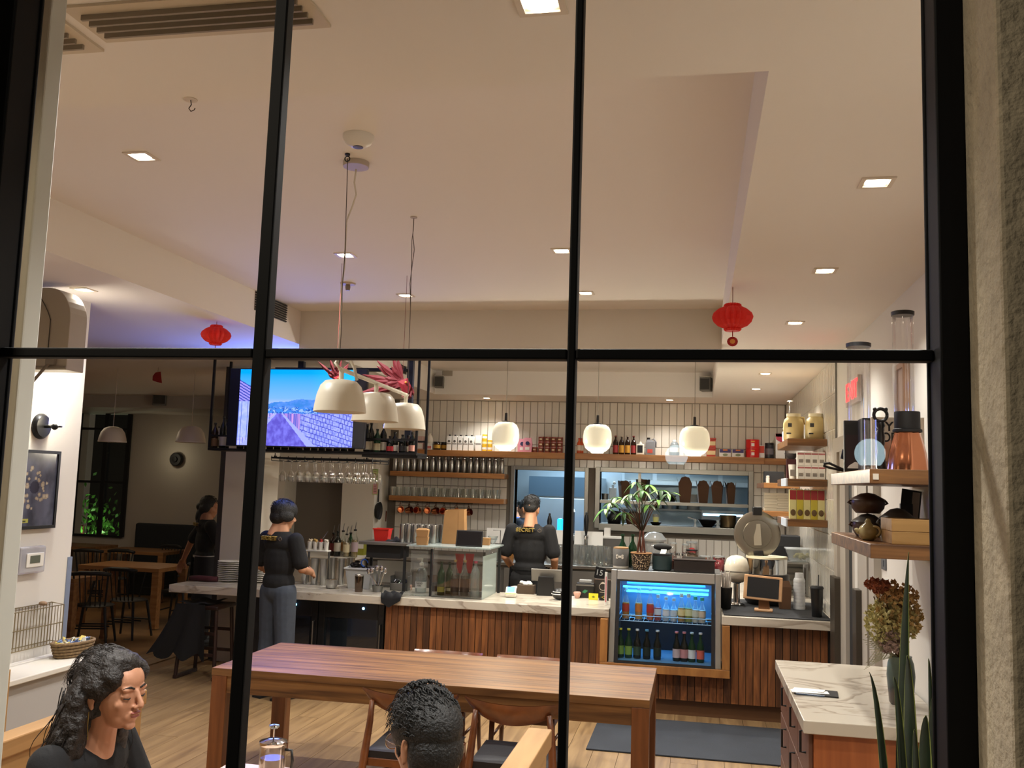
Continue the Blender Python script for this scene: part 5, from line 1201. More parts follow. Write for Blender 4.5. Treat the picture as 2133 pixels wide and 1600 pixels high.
# copper mugs hanging from hooks under the lower shelf
MUGS = [(834, 1057), (852, 1058), (870, 1059), (889, 1058), (907, 1059), (925, 1060), (950, 1059), (976, 1060)]
rail_z = zs2-.073
tag(G().tube([(xs0+.03, 12.9, rail_z-.008), (P(985, 1050, 12.9).x, 12.9, rail_z-.008)], .005, 6).build('hook_rail', black, None), 'thin black rail under the lower short shelf for mugs', 'rail')
m0 = None
for k, (px, py) in enumerate(MUGS):
    p = P(px, py, 12.9); lab = 'copper mug hanging %s from the left under the tumbler shelf' % nth(k); rz = .5+.9*math.sin(k*2.1)
    if m0 is None:
        m0 = thing('copper_mug', lab, 'mug', (p.x, 12.9, rail_z-.013), group='copper mugs under the shelf')
        g = G(); Tm = Matrix.Translation((0, 0, -.115)) @ Euler((R(80), 0, 0)).to_matrix().to_4x4()
        G().lathe([(.02, -.05), (.04, -.045), (.05, 0), (.046, .045), (.043, .045), (.046, 0), (.036, -.04), (.001, -.042)], 18, T=Tm).build('cup', copper, m0, smooth=60)
        G().tube([(0, 0, 0), (0, .0, -.012), (.0, .0, -.03), (0, 0, -.066)], .004, 6).tube(arc((0, 0, -.05), .022, 0, 2*PI, 14), .004, 6).build('handle', mat('mug_handle', '#5a3524', .4, .6), m0)
        m0.rotation_euler = (0, 0, rz)
    else: dup(m0, (p.x, 12.9, rail_z-.013), rz, lab)
p = P(787, 1065, 12.42)
t = thing('frying_pan', 'black pan hanging at the end of the white wall beside the mugs', 'pan', (wx1+.012, 12.62, p.z))
G().lathe([(.001, 0), (.11, 0), (.125, .035), (.122, .035), (.108, .004), (.001, .004)], 24, T=Euler((0, R(90), 0)).to_matrix().to_4x4()).build('pan', blackm, t, smooth=50); G().box(.0, .015, -.012, .012, .12, .30).build('handle', blackp, t, bevel=.004)
p = P(798, 1070, 12.75)
t = thing('serving_board', 'reddish wooden serving board hanging beside the black pan', 'board', (P(797, 1068, 13.0).x, 13.02, p.z)); G().prism([(-.05, -.12), (.05, -.12), (.055, .02), (.015, .06), (.015, .14), (-.015, .14), (-.015, .06), (-.055, .02)], .016).build('board', mat('red_wood', '#6a3320', .4), t, bevel=.003); G().tube(arc((0, .008, .155), .012, 0, 2*PI, 12), .003, 5).build('loop', black, t)
# two notices on the end of the white wall
for py, c, c2, lab in ((990, '#b9c98a', '#7d9a4f', 'green notice with pale border on the white wall end'), (1018, '#d9a2a4', '#c2d08c', 'pink notice with green border below the green one')):
    a = P(783, py, 12.49)
    t = thing('wall_notice', lab, 'notice', (a.x-.012, 12.497, a.z)); G().box(-.04, .04, -.003, 0, -.085, .085).build('border', mat('notice'+c2.strip('#'), c2, .7), t); G().box(-.032, .032, -.0042, -.0031, -.072, .072).build('sheet', mat('notice'+c.strip('#'), c, .7), t)
    for q in range(5): G().box(-.022, .02-.006*(q % 2), -.0048, -.0043, .045-.022*q, .053-.022*q).build('print', mat('notice_ink', '#8a6a62', .7), t)
# ------------------------------------------------------------------ back counter under the tiles
ZB = .93; bcx0, bcx1 = nx1+.02, XR-.42
bc = thing('back_counter', 'steel back counter along the tiled wall behind the bar', 'counter', (0, 12.25, 0))
G().box(wx1+.01, .70, 0, .81, ZB-.04, ZB).build('top', steel, bc, bevel=.004)
G().box(wx1+.03, .69, .04, .8, .1, ZB-.041).build('carcass', mat('counter_grey', '#4c4a46', .5), bc)
for k in range(8): G().box(wx1+.06+.62*k, wx1+.06+.62*k+.58, .02, .039, .14, ZB-.07).build('door', mat('door_grey', '#5b5853', .45), bc, bevel=.003)
G().box(wx1+.03, .69, .1, .8, 0, .099).build('plinth', blackm, bc)
def ob(px, y): return (P(px, 1150, y).x, y, ZB+.0005)
# pour-spout bottles at the left end, seen before the white wall
sideb = thing('side_counter', 'low white counter in front of the recessed white wall', 'counter', (0, 11.7, 0)); G().box(-6.2, wx1-.01, 0, .78, ZB-.04, ZB).build('top', paint, sideb, bevel=.003); G().box(-6.15, wx1-.03, .04, .77, 0, ZB-.041).build('carcass', paint_dim, sideb)
for k, (px, yy, h, m, lb) in enumerate(((693, 12.0, .30, gl_brown, '#7a1f24'), (702, 11.9, .33, gl_dark, '#c9c2b4'), (713, 12.05, .33, gl_clr, '#b07a3a'), (721, 11.88, .30, gl_clr, '#d8cfae'), (729, 12.02, .31, gl_green, '#d8d8d0'), (738, 11.9, .36, gl_clr, '#b9a7b0'))):
    x = P(px, 1150, yy).x
    b = make_bottle('bar_bottle', 'bar bottle with pour spout, %s from the left before the white wall' % nth(k), 'bottle', h, .045, m, capm('#1a1a1a'), lblm(lb), (x, yy, ZB+.0005), 'pour-spout bottles before the white wall', liquid=None if m != gl_clr else mat('liquor', '#c0a878', .2, alpha=.5))
    G().tube([(0, 0, h), (0, 0, h+.03), (.012, 0, h+.10)], [.008, .006, .004], 6).build('spout', steel, b)
x, y, z = (P(746, 1160, 12.3).x, 12.32, ZB+.0005)
boxy('yellow_caddy', 'olive and white condiment caddy right of the pour-spout bottles', 'caddy', (x, y, z), .18, .12, .16, mat('olive_box', '#8f8f2c', .5), paper, bz=(.55, .98))
# sheets of white paper along the wall
def sheet(lab, px0, px1, py0, py1, y, rz=0):
    a, b_ = P(px0, py1, y), P(px1, py0, y); w_ = b_.x-a.x; h_ = b_.z-a.z
    t = thing('paper_sheet', lab, 'sheet', ((a.x+b_.x)/2, y, a.z)); G().box(-w_/2, w_/2, -.003, .003, 0, h_, T=Euler((R(-12), 0, rz)).to_matrix().to_4x4()).build('sheet', paper, t)
    hh = a.z-ZB
    G().box(-w_/2, w_/2, .004, .05, -hh+.001, 0).build('easel', mat('easel_grey', '#9a958c', .5), t); return t
s1 = sheet('white paper sheet on an easel left of the central barista', 1012, 1058, 1101, 1131, 12.7)
s2 = sheet('white paper sheet seen at the right shoulder of the central barista', 1150, 1188, 1105, 1133, 12.7)
s3 = sheet('tilted white paper sheet behind the glass pitchers', 1221, 1256, 1108, 1136, 12.7, R(6))
s4 = sheet('narrow white paper sheet behind the tall tap handle', 1196, 1218, 1106, 1134, 12.76)
# glass dripper, cups, pitchers
x, y, z = ob(1026, 12.45)
t = thing('glass_dripper', 'glass coffee dripper on a stand left of the central barista', 'dripper', (x, y, z)); zc = P(1026, 1120, 12.45).z-z
G().lathe([(.055, 0), (.06, .01), (.06, .09), (.03, .15), (.035, .17)], 18).build('server', glass_m, t, smooth=60); G().lathe([(.02, zc-.10), (.075, zc+.02), (.072, zc+.02), (.018, zc-.10)], 18).build('cone', gl_clr, t, smooth=60)
G().tube([(.10, 0, 0), (.10, 0, zc+.1), (0, 0, zc+.1)], .006, 6).tube(arc((0, 0, zc-.02), .06, 0, 2*PI, 18, 'xy'), .004, 6).build('stand', steel, t); G().box(-.08, .14, -.07, .07, 0, .006).build('base', blackp, t)
for k, (px, c, h) in enumerate(((1032, gl_clr, .2), (1040, mat('amber_cup', '#8a5f2c', .4), .15))):
    x, y, z = ob(px, 12.35); t = thing('drink_cup', ['clear cup beside the glass dripper', 'amber paper cup left of the central barista'][k], 'cup', (x+.07+.1*k, y-.05, z)); G().lathe([(.035, 0), (.045, h), (.042, h), (.033, .006), (.001, .006)], 16).build('cup', c, t, smooth=60); G().lathe([(.047, h), (.047, h+.012)], 16, cap=False).build('rim', glass_m if k == 0 else offwhite, t, smooth=60)
pc0 = None
for k, px in enumerate((1158, 1200, 1212, 1228, 1239, 1252, 1263)):
    x, y, z = ob(px, 12.33+.16*(k % 2)); lab = 'glass pitcher, %s from the left on the back counter' % nth(k)
    if pc0 is None:
        pc0 = thing('glass_pitcher', lab, 'pitcher', (x, y, z), group='glass pitchers on the back counter')
        G().lathe([(.055, 0), (.06, .01), (.066, .16), (.05, .22), (.054, .255), (.051, .255), (.046, .22), (.062, .16), (.054, .012), (.001, .012)], 18).build('jug', glass('pitcher_glass', (.90, .92, .92), .12, .03, .8, .03), pc0, smooth=60)
        G().tube([(.055, 0, .23), (.10, 0, .22), (.105, 0, .12), (.066, 0, .08)], .007, 6).build('handle', glass('pitcher_glass'), pc0, smooth=180)
    else: dup(pc0, (x, y, z), .4*k, lab)
# beer taps
for px, yy, lab in ((1143, 12.64, 'slim black beer tap handle right of the central barista'), (1220, 12.64, 'tall black beer tap handle left of the money tree')):
    x, y, z = ob(px, yy); t = thing('beer_tap', lab, 'tap', (x, y, z)); zt_p = P(px, 1068 if px > 1200 else 1070, yy).z-z; zb_ = zt_p-.30
    G().lathe([(.028, 0), (.028, zb_-.05), (.034, zb_-.04), (.034, zb_), (.001, zb_)], 16).build('column', chrome, t, smooth=50); G().lathe([(.012, zb_), (.026, zb_+.08), (.034, zb_+.2), (.022, zb_+.26), (.012, zb_+.28), (.016, zb_+.3), (.001, zb_+.31)], 16).build('handle', blackp, t, smooth=180); G().tube([(0, 0, zb_-.02), (0, -.09, zb_-.02), (0, -.10, zb_-.09)], .011, 8).build('spout', chrome, t, smooth=180)
p = P(1274, 1122, 12.85)
t = thing('napkin_dispenser', 'grey dispenser with white paper on top beside the pitchers', 'dispenser', (p.x+.01, 12.86, ZB+.0005)); zz = p.z-ZB
G().box(-.12, .12, -.08, .08, zz-.20, zz).build('body', mat('dispenser_grey', '#5f5c58', .4), t, bevel=.006); G().box(-.12, .12, -.08, .08, 0, zz-.201).build('pedestal', mat('counter_grey'), t); G().box(-.14, .15, -.09, .09, zz+.001, zz+.03).box(-.11, -.03, -.05, .05, zz+.03, zz+.14).build('paper_stack', paper, t, bevel=.003)
x, y, z = ob(1362, 12.6)
t = thing('drink_dispenser', 'large clear drink dispenser with a domed lid on the back counter', 'dispenser', (x, y, z)); zt_d = P(1362, 1107, 12.6).z-z
G().lathe([(.12, .05), (.14, .08), (.15, zt_d*.55), (.13, zt_d*.72)], 24).build('tank', glass('tank', (.72, .74, .74), .12, .03, .9, .25), t, smooth=60); G().lathe([(.10, 0), (.12, .05), (.001, .05)], 20).build('base', steel_d, t, smooth=50); G().lathe([(.16, zt_d*.73), (.165, zt_d*.78), (.10, zt_d*.95), (.001, zt_d)], 24).build('lid', glass('tank_lid', (.8, .84, .83), .3, .05, .9, .3), t, smooth=40); G().tube([(0, -.14, .12), (0, -.18, .12), (0, -.18, .08)], .012, 8).build('spigot', blackp, t, smooth=180)
for k, (px, c, lab, yy) in enumerate(((1402, '#8a5a4a', 'tall jar of brown snacks behind the teal canister', 12.45), (1428, '#7f4a3c', 'tall jar with red sticks left of the red ball', 12.55), (1441, '#d23a3e', 'clear box holding a red ball behind the snack jars', 12.7), (1441, '#5d4a30', 'wide jar of mixed nuts on the back counter', 12.36), (1469, '#a8563a', 'wide jar of orange crackers on the back counter', 12.4), (1497, '#a03a40', 'wide jar of red candies on the back counter', 12.38))):
    x, y, z = ob(px, yy); t = thing('snack_jar', lab, 'jar', (x, y, z)); tall = k < 2
    r = .05 if tall else .085; h = P(px, (1130, 1133, 1128, 1145, 1158, 1158)[k], yy).z-z
    G().lathe([(r*.95, 0), (r, .01), (r, h*.88), (r*.85, h*.94)], 18).build('jar', glass_m, t, smooth=60); G().lathe([(r*.9, h*.941), (r*.9, h), (.001, h)], 18).build('lid', glass('tank_lid') if k != 3 else blackp, t, smooth=50)
    g = G()
    if k == 2: g.ball((0, 0, h*.6), r*.7, 14, 9)
    else:
        hf = .6 if tall else .75
        for q in range(60): 
            a = random.uniform(0, 2*PI); rr_ = r*.85*math.sqrt(random.random()); g.ball((rr_*math.cos(a), rr_*math.sin(a), .02+h*hf*random.random()), r*.16, 6, 4)
        g.lathe([(r*.8, .01), (r*.8, h*hf), (.001, h*hf)], 12)
    g.build('contents', mat('snack'+c.strip('#'), c, .6), t, kind='stuff' if k != 2 else None, smooth=180)
# ------------------------------------------------------------------ pass-through goods
YP = YB+.14
def pail(lab, px0, px1, pt, pb, y, z, rz, m=mat('pail_brown', '#5c3f2a', .75)):
    a, b_ = P(px0, pb, y).x, P(px1, pb, y).x; w_ = b_-a; h_ = P(px0, pt, y).z-z
    t = thing('takeout_pail', lab, 'box', ((a+b_)/2, y, z+.0005), rz)
    w2 = w_*.42; d_ = w_*.42; hb = h_*.72
    G().add([(-w2*.75, -d_*.8, 0), (w2*.75, -d_*.8, 0), (w2*.75, d_*.8, 0), (-w2*.75, d_*.8, 0), (-w2, -d_, hb), (w2, -d_, hb), (w2, d_, hb), (-w2, d_, hb)], [(0, 3, 2, 1), (0, 1, 5, 4), (1, 2, 6, 5), (2, 3, 7, 6), (3, 0, 4, 7)]).build('pail', m, t)
    G().add([(-w2, -d_, hb), (w2, -d_, hb), (w2*.55, -d_*.9, h_*.95), (0, -d_*.88, h_), (-w2*.55, -d_*.9, h_*.95)], [(0, 1, 2, 3, 4)]).add([(-w2, d_, hb), (w2, d_, hb), (w2*.55, d_*.9, h_*.97), (-w2*.55, d_*.9, h_*.97)], [(0, 1, 2, 3)]).build('flap', m, t)
    for s in (-1, 1): G().add([(s*w2, -d_, hb), (s*w2, d_, hb), (s*w2*1.25, d_*.6, h_*.97), (s*w2*1.25, -d_*.6, h_*.97)], [(0, 1, 2, 3)]).build('side_flap', mat('pail_dark', '#33251a', .8), t)
    return t
zsh = zm
pail('brown takeout pail, largest and leftmost of four on the hatch shelf', 1410, 1444, 992, 1046, YB+.14, zsh, 0)
pail('brown takeout pail, second of four on the hatch shelf', 1450, 1478, 1000, 1047, YB+.18, zsh, .1); pail('brown takeout pail, third of four on the hatch shelf', 1480, 1508, 1001, 1047, YB+.17, zsh, -.1); pail('brown takeout pail, smallest and rightmost of four on the hatch shelf', 1511, 1532, 1004, 1047, YB+.18, zsh, .2)
pail('brown takeout pail at the left of the hatch shelf behind the plant', 1288, 1312, 1000, 1030+8, YB+.2, zsh, .4); pail('brown takeout pail in the middle of the hatch shelf behind the plant', 1326, 1352, 997, 1038, YB+.22, zsh, -.3)
for k, (px, rr_, lab) in enumerate(((1377, .085, 'stack of black bowls on the hatch shelf, left'), (1399, .07, 'lower stack of black bowls on the hatch shelf, right'))):
    p = P(px, 1040, YB+.24); t = thing('black_bowls', lab, 'bowl', (p.x, YB+.24, zsh+.0005)); 
    for q in range(3 if k == 0 else 2): G().lathe([(rr_*.6, .04*q), (rr_, .05+.04*q), (rr_*.95, .05+.04*q), (rr_*.55, .008+.04*q), (.001, .008+.04*q)], 18).build('bowl', blackp, t, smooth=60)
p = P(1256, 1035, YB+.1); t = thing('steel_cup_hatch', 'small steel cup at the left end of the hatch shelf', 'cup', (p.x+.02, YB+.2, zsh+.0005)); G().lathe([(.045, 0), (.05, .085), (.047, .085), (.042, .006), (.001, .006)], 16).build('cup', steel_d, t, smooth=60); G().tube([(.05, 0, .07), (.075, 0, .06), (.05, 0, .02)], .004, 6).build('handle', steel_d, t)
p = P(1275, 1035, YB+.1); t = thing('clear_bottle', 'squared clear bottle on the hatch shelf at left', 'bottle', (p.x, YB+.2, zsh+.0005)); G().box(-.05, .05, -.04, .04, 0, .17).build('body', glass('tank'), t, bevel=.01); G().lathe([(.018, .17), (.018, .21), (.001, .21)], 12).build('neck', glass('tank'), t); G().ball((.02, 0, .235), .022, 12, 8).build('stopper', glass('tank_lid'), t, smooth=180)
ZH = o2[2]+.0005; YH = YB+.12
p = P(1366, 1095, YH); t = thing('candle_bowl', 'yellow candle glass in a black bowl on the hatch sill', 'candle', (p.x, YH, ZH)); G().lathe([(.05, 0), (.085, .045), (.08, .045), (.05, .008), (.001, .008)], 20).build('bowl', blackp, t, smooth=60); G().lathe([(.04, .02), (.05, .15), (.047, .15), (.038, .022)], 18).build('glass', glass('tank'), t, smooth=60); G().lathe([(.037, .03), (.043, .11), (.001, .11)], 18).build('wax', mat('yellow_wax', '#e6d820', .5, emit='#e6d820', es=.5), t, smooth=60)
p = P(1300, 1090, YH); t = thing('brown_pot', 'brown clay pot on the hatch sill behind the tree stems', 'pot', (p.x+.13, YH, ZH)); G().lathe([(.09, 0), (.11, .05), (.10, .14), (.11, .16), (.001, .15)], 20).build('pot', mat('clay_brown', '#4c2f1e', .5), t, smooth=60); G().ball((0, 0, .165), (.07, .07, .02), 12, 6).build('lid', mat('clay_dark', '#2c1d15', .5), t)
p = P(1280, 1090, YH+.1); t = thing('dark_kettle', 'black kettle in shade at the left of the hatch sill', 'kettle', (p.x-.0, YH+.06, ZH)); G().lathe([(.09, 0), (.11, .08), (.07, .17), (.001, .18)], 20).build('body', blackp, t, smooth=180); G().tube(arc((0, 0, .15), .08, 0, PI, 12), .009, 8).build('handle', blackm, t, smooth=180); G().tube([(.09, 0, .08), (.15, 0, .15)], [.018, .01], 8).build('spout', blackp, t)
p = P(1474, 1100, YH); t = thing('wok', 'dark shallow pan on the hatch sill', 'pan', (p.x, YH, ZH)); G().lathe([(.06, 0), (.15, .10), (.145, .10), (.055, .008), (.001, .008)], 26).build('pan', mat('wok_dark', '#1d2023', .3, .6), t, smooth=60); G().tube([(-.14, 0, .09), (-.27, -.01, .12)], .011, 8).build('handle', steel_d, t)
p = P(1516, 1102, YH); t = thing('stock_pot', 'brassy metal pot on the hatch sill at right', 'pot', (p.x, YH, ZH)); G().lathe([(.10, 0), (.115, .02), (.115, .17), (.11, .17), (.105, .02), (.001, .015)], 26).build('pot', mat('brassy', '#6f5f44', .28, .9), t, smooth=50); G().tube([(.115, 0, .13), (.16, 0, .13), (.16, 0, .10), (.115, 0, .10)], .007, 6).build('handle', steel_d, t)
for k, px in enumerate((1448, 1495, 1538)):
    p = P(px, 1098, YH-.1); t = thing('glass_stand', 'small clear glass stand on the hatch sill, %s from the left' % nth(k), 'glass', (p.x, YH-.13, ZH)); G().lathe([(.04, 0), (.012, .04), (.012, .06), (.025, .1), (.022, .1), (.001, .06)], 16).build('glass', glass('pale_glass', (.8, .92, 1), .25, .02, .9, .3), t, smooth=60)
# kitchen behind the hatch: steel doors, hood, lit rail, a cook
kx = (o1[0]+o1[1])/2
t = thing('kitchen_fridge', 'tall steel double-door fridge seen through the left hatch', 'fridge', (kx-.1, 15.4, 0)); G().box(-.6, .6, 0, .8, .1, 2.1).box(-.58, .58, .02, .78, 0, .1).build('cabinet', ks, t); 
for s in (-1, 1): G().box(*sorted((s*.01, s*.59)), -.03, -.002, .12, 1.75).build('door', ks, t, bevel=.006); G().tube([(s*.05, -.03, .9), (s*.05, -.08, .92), (s*.05, -.08, 1.4), (s*.05, -.03, 1.42)], .012, 8).build('handle', steel, t)
G().box(-.6, .6, -.03, -.002, 1.78, 2.1).build('top_panel', mat('kitchen_dark', '#3f5566', .4, .5), t)
hx0, hx1 = P(1462, 1075, 15.2).x, P(1552, 1075, 15.2).x; hz = P(1500, 1068, 15.2).z
t = thing('kitchen_grill', 'steel cooking line with a bright blue lit rail seen through the hatch', 'stove', ((hx0+hx1)/2, 15.2, 0)); hw_ = (hx1-hx0)/2
G().box(-hw_, hw_, 0, .7, 0, hz-.25).build('range', ks, t); G().box(-hw_, hw_, .3, .7, hz-.2, hz+.02).build('hood', steel, t); G().box(-hw_+.02, hw_-.02, .28, .298, hz-.06, hz-.03).build('light_rail', mat('rail_glow', '#bfe6ff', .5, emit='#9fdcff', es=5), t)
G().box(-hw_, -hw_+.03, .3, .7, hz-.25, hz-.2).box(hw_-.03, hw_, .3, .7, hz-.25, hz-.2).build('bracket', steel_d, t)
lz_ = P(1400, 1000, 16.2).z
for k, (px0, px1) in enumerate(((1255, 1318), (1368, 1440))):
    a, b_ = P(px0, 1000, 15.6).x, P(px1, 1000, 15.6).x
    t = thing('kitchen_tube_light', 'bright tube light on the kitchen ceiling, %s through the right hatch' % ['left', 'right'][k], 'ceiling light', ((a+b_)/2, 15.6, 3.045)); G().box(-(b_-a)/2, (b_-a)/2, -.1, .1, -.05, 0).build('housing', white, t); G().box(-(b_-a)/2+.02, (b_-a)/2-.02, -.08, .08, -.062, -.051).build('diffuser', mat('tube_glow', '#e8f6ff', .5, emit='#dff2ff', es=9), t)
p = P(1166, 1094, 13.7); t = thing('blue_canister', 'blue-lit water canister seen through the left hatch', 'dispenser', (p.x, 13.75, 0)); zz = p.z
G().box(-.22, .22, -.12, .12, 0, zz-.16).build('stand', mat('kitchen_dark'), t); G().lathe([(.045, zz-.159), (.045, zz+.08), (.02, zz+.1), (.001, zz+.1)], 16).build('canister', mat('blue_glow', '#2aa0ff', .3, emit='#1f9cff', es=1.8), t, smooth=60); G().box(.06, .2, -.1, .1, zz-.159, zz+.2).build('machine', mat('kitchen_navy', '#1d2a3a', .4), t, bevel=.01); G().lathe([(.09, zz+.2), (.06, zz+.26), (.001, zz+.27)], 16, (.13, 0, 0)).build('hopper', white, t, smooth=60)
# ------------------------------------------------------------------ goods on the shelves at the tiled return wall
def pw(px, py, y): return P(px, py, y)
z0 = SHR[0]+.0005
jug0 = None
for k, (px, yy) in enumerate(((1653, 9.32), (1699, 9.28), (1700, 9.80))):
    x = P(px, 900, yy).x; lab = ['big jug of mayonnaise with white cap, left of the front pair', 'big jug of mayonnaise with white cap, right of the front pair', 'big jug of mayonnaise hidden behind the front pair'][k]
    if jug0 is None:
        jug0 = thing('mayonnaise_jug', lab, 'jug', (x, yy, z0), group='mayonnaise jugs on the top wall shelf'); r = px2m(20, 9.35); h = P(1655, 862, 9.35).z-z0
        G().lathe([(r*.92, 0), (r, .012), (r, h*.62), (r*.86, h*.78), (r*.62, h*.86), (r*.62, h*.9)], 22, sy=.85).build('body', mat('mayo_cream', '#cdb982', .35), jug0, smooth=60); G().lathe([(r*.68, h*.88), (r*.68, h*.99), (.001, h)], 20, sy=.85).build('cap', mat('jug_cap', '#d9cfb0', .4), jug0, smooth=50)
        G().box(-r*.62, -r*.25, -r*.83, -r*.80, h*.48, h*.62).box(-r*.75, -r*.3, -r*.80, -r*.77, h*.22, h*.27).build('label', mat('label_charcoal', '#3a3a3c', .5), jug0); G().tube([(r*.3, -r*.2, h*.86), (r*.95, -r*.1, h*.84), (r*1.0, 0, h*.6)], .012, 8).build('handle', mat('mayo_cream'), jug0, smooth=180)
    else: dup(jug0, (x, yy, z0), label=lab)
p = P(1633, 905, 9.75); t = thing('white_bottle', 'small white pump bottle at the left end of the top wall shelf', 'bottle', (p.x+.02, 9.75, z0)); G().lathe([(.035, 0), (.037, .1), (.02, .13), (.001, .13)], 14).build('body', white, t, smooth=60); G().box(-.03, .01, -.008, .008, .131, .15).build('pump', white, t)
z1 = SHR[1]+.0005; cw_ = px2m(13.2, 9.1); chh = px2m(27, 9.1)
for r_ in range(2):
    for k in range(4):
        px = 1667+14.5*k; x = P(px, 985, 9.12).x
        t = boxy('white_carton', 'white carton with red script, %s in the %s row' % (nth(k), ['lower', 'upper'][r_]), 'carton', (x, 9.12, z1+(chh+.001)*r_), cw_, .1, chh, paper, mat('carton_red', '#b0676a', .6), 'white cartons on the middle wall shelf', (.78, .9)); G().box(-cw_*.3, cw_*.3, -.0515, -.0503, chh*.2, chh*.45).build('print', mat('carton_print', '#8d8680', .6), t)
p = P(1652, 990, 9.35); t = thing('white_tub', 'ribbed white tub left of the white cartons', 'tub', (p.x, 9.35, z1)); G().lathe([(.035, 0), (.045, .14), (.042, .14), (.001, .01)], 16).build('tub', white, t, smooth=60); G().box(-.03, .03, -.046, -.044, .03, .09).build('label', mat('carton_print'), t)
p = P(1650, 955, 9.55); t = thing('dark_bowl', 'dark bowl stacked on a box behind the white tub', 'bowl', (p.x, 9.6, z1)); G().box(-.05, .05, -.05, .05, 0, .2).build('box', mat('maroon_box', '#4a2024', .6), t); G().lathe([(.03, .201), (.07, .255), (.067, .255), (.001, .21)], 18).build('bowl', mat('bowl_grey', '#4a4648', .4), t, smooth=60)
z2 = SHR[2]+.0005; ph = px2m(58, 9.1)
for k in range(5):
    px = 1651+14.6*k; x = P(px, 1070, 9.12).x
    t = boxy('yellow_pack', 'yellow pack with red top, %s from the left on the lowest wall shelf' % nth(k), 'pack', (x, 9.12, z2), px2m(13, 9.1), .09, ph, mat('pack_yellow', '#b9ad3a', .4) if k % 2 else mat('pack_pale', '#c9c48c', .4), mat('pack_red', '#8f2328', .45), 'yellow packs on the lowest wall shelf', (.66, .98)); G().ball((0, -.047, ph*.22), (.024, .003, .03), 12, 6).build('picture', mat('pack_pic', '#5a4526', .6), t); G().tube([(-.02, -.03, ph), (-.01, -.035, ph+.012), (0, -.03, ph), (.01, -.035, ph+.012), (.02, -.03, ph)], .003, 5).build('clip', white, t)
for zz, lab in ((SHR[1], 'white plastic corner guard on the middle wall shelf'), (SHR[2], 'white plastic corner guard on the lowest wall shelf')):
    tag(G().box(.805, .819, 8.95, 9.45, zz-.068, zz+.004).build('corner_guard', mat('guard_white', '#c9d2e0', .4), None), lab, 'guard')
z3, z4 = SHB[0]+.0005, SHB[1]+.0005
p = P(1612, 995, 11.5); boxy('black_box', 'black box on the upper short shelf in the far corner', 'box', (p.x, 11.55, z3), px2m(38, 11.5), .18, px2m(23, 11.5), blackm)
p = P(1596, 1000, 11.5); t = thing('small_jar', 'small white jar left of the black box in the corner', 'jar', (P(1594, 1000, 11.5).x+.02, 11.38, z3)); G().lathe([(.02, 0), (.022, .06), (.001, .06)], 12).build('jar', white, t); G().lathe([(.018, .061), (.02, .08), (.001, .085)], 12).build('lid', offwhite, t)
for s, (px, n_) in enumerate(((1605, 6), (1632, 7))):
    for k in range(n_):
        x = P(px, 1050, 11.55).x; hh = px2m(36, 11.5)/n_
        o = G().box(-.075, .075, -.09, .09, 0, hh-.002).build('paper_stack', mat('carton_cream', '#cdc6b0', .6), None, (x+random.uniform(-.004, .004), 11.6, z4+hh*k), bevel=.002); tag(o, 'cream paper box, %s from the bottom in the %s corner stack' % (nth(k), ['left', 'right'][s]), 'box', 'cream boxes in the far corner')
# ------------------------------------------------------------------ goods on the two floating shelves near the window
zu, zw = 2.0705, lz+.0005
def su_(px, y): return (P(px, 972, y).x, y, zu)
x, y, z = su_(1891, 4.62)
t = thing('copper_lantern', 'ribbed rose copper lantern with a black cylindrical top', 'lantern', (x, y, z)); rb = px2m(38, y); hb = P(1891, 897, y).z-z; hc = P(1891, 858, y).z-z; rc = px2m(24, y)
g = G(); prof = [(1.0, 0), (1.0, .03), (.96, .2), (.88, .45), (.76, .7), (.64, .9), (.60, 1)]; nn = 48; vs = []; fs = []
for r_, q in prof:
    for k in range(nn):
        a = 2*PI*k/nn; rr_ = rb*r_*(1+.035*math.cos(8*a)); vs.append((rr_*math.cos(a), rr_*math.sin(a), hb*q))
for i in range(len(prof)-1):
    for k in range(nn): fs.append((i*nn+k, i*nn+(k+1) % nn, (i+1)*nn+(k+1) % nn, (i+1)*nn+k))
fs.append(tuple(reversed(range(nn)))); g.add(vs, fs)
g.build('body', mat('rose_copper', '#cf8a66', .13, .9), t, smooth=60); G().lathe([(rb*.72, hb-.008), (rb*.72, hb+.004), (rc, hb+.008), (rc, hc-.005), (rc*.97, hc), (.001, hc)], 28).build('top', blackm, t, smooth=40)
x, y, z = su_(1878, 5.05)
def tower(lab, px, y, ptop, wpx):
    p = P(px, ptop, y); t = thing('glass_tower', lab, 'container', (p.x, y, zu)); r = px2m(wpx/2, y); h = p.z-zu
    G().lathe([(r, 0), (r, h-.02)], 24, cap=False).build('tube', glass('tower_glass', (.97, .98, .97), .06, .02, 1.0), t, smooth=60); G().lathe([(r*1.08, h-.02), (r*1.1, h), (r*.9, h+.004), (.001, h+.004)], 24).build('lid', blackp, t, smooth=40); G().lathe([(r*1.02, 0), (r*1.02, .02), (.001, .02)], 24).build('base', blackp, t, smooth=40)
    G().tube([(r*.3, 0, .03), (r*.3, 0, h-.03)], .008, 8).build('inner_rod', glass('tower_glass'), t)
tower('tall clear cylinder with black lid behind the copper lantern', 1880, 5.12, 650, 40); tower('tall clear cylinder with black lid farther along the upper shelf', 1788, 5.42, 716, 44)
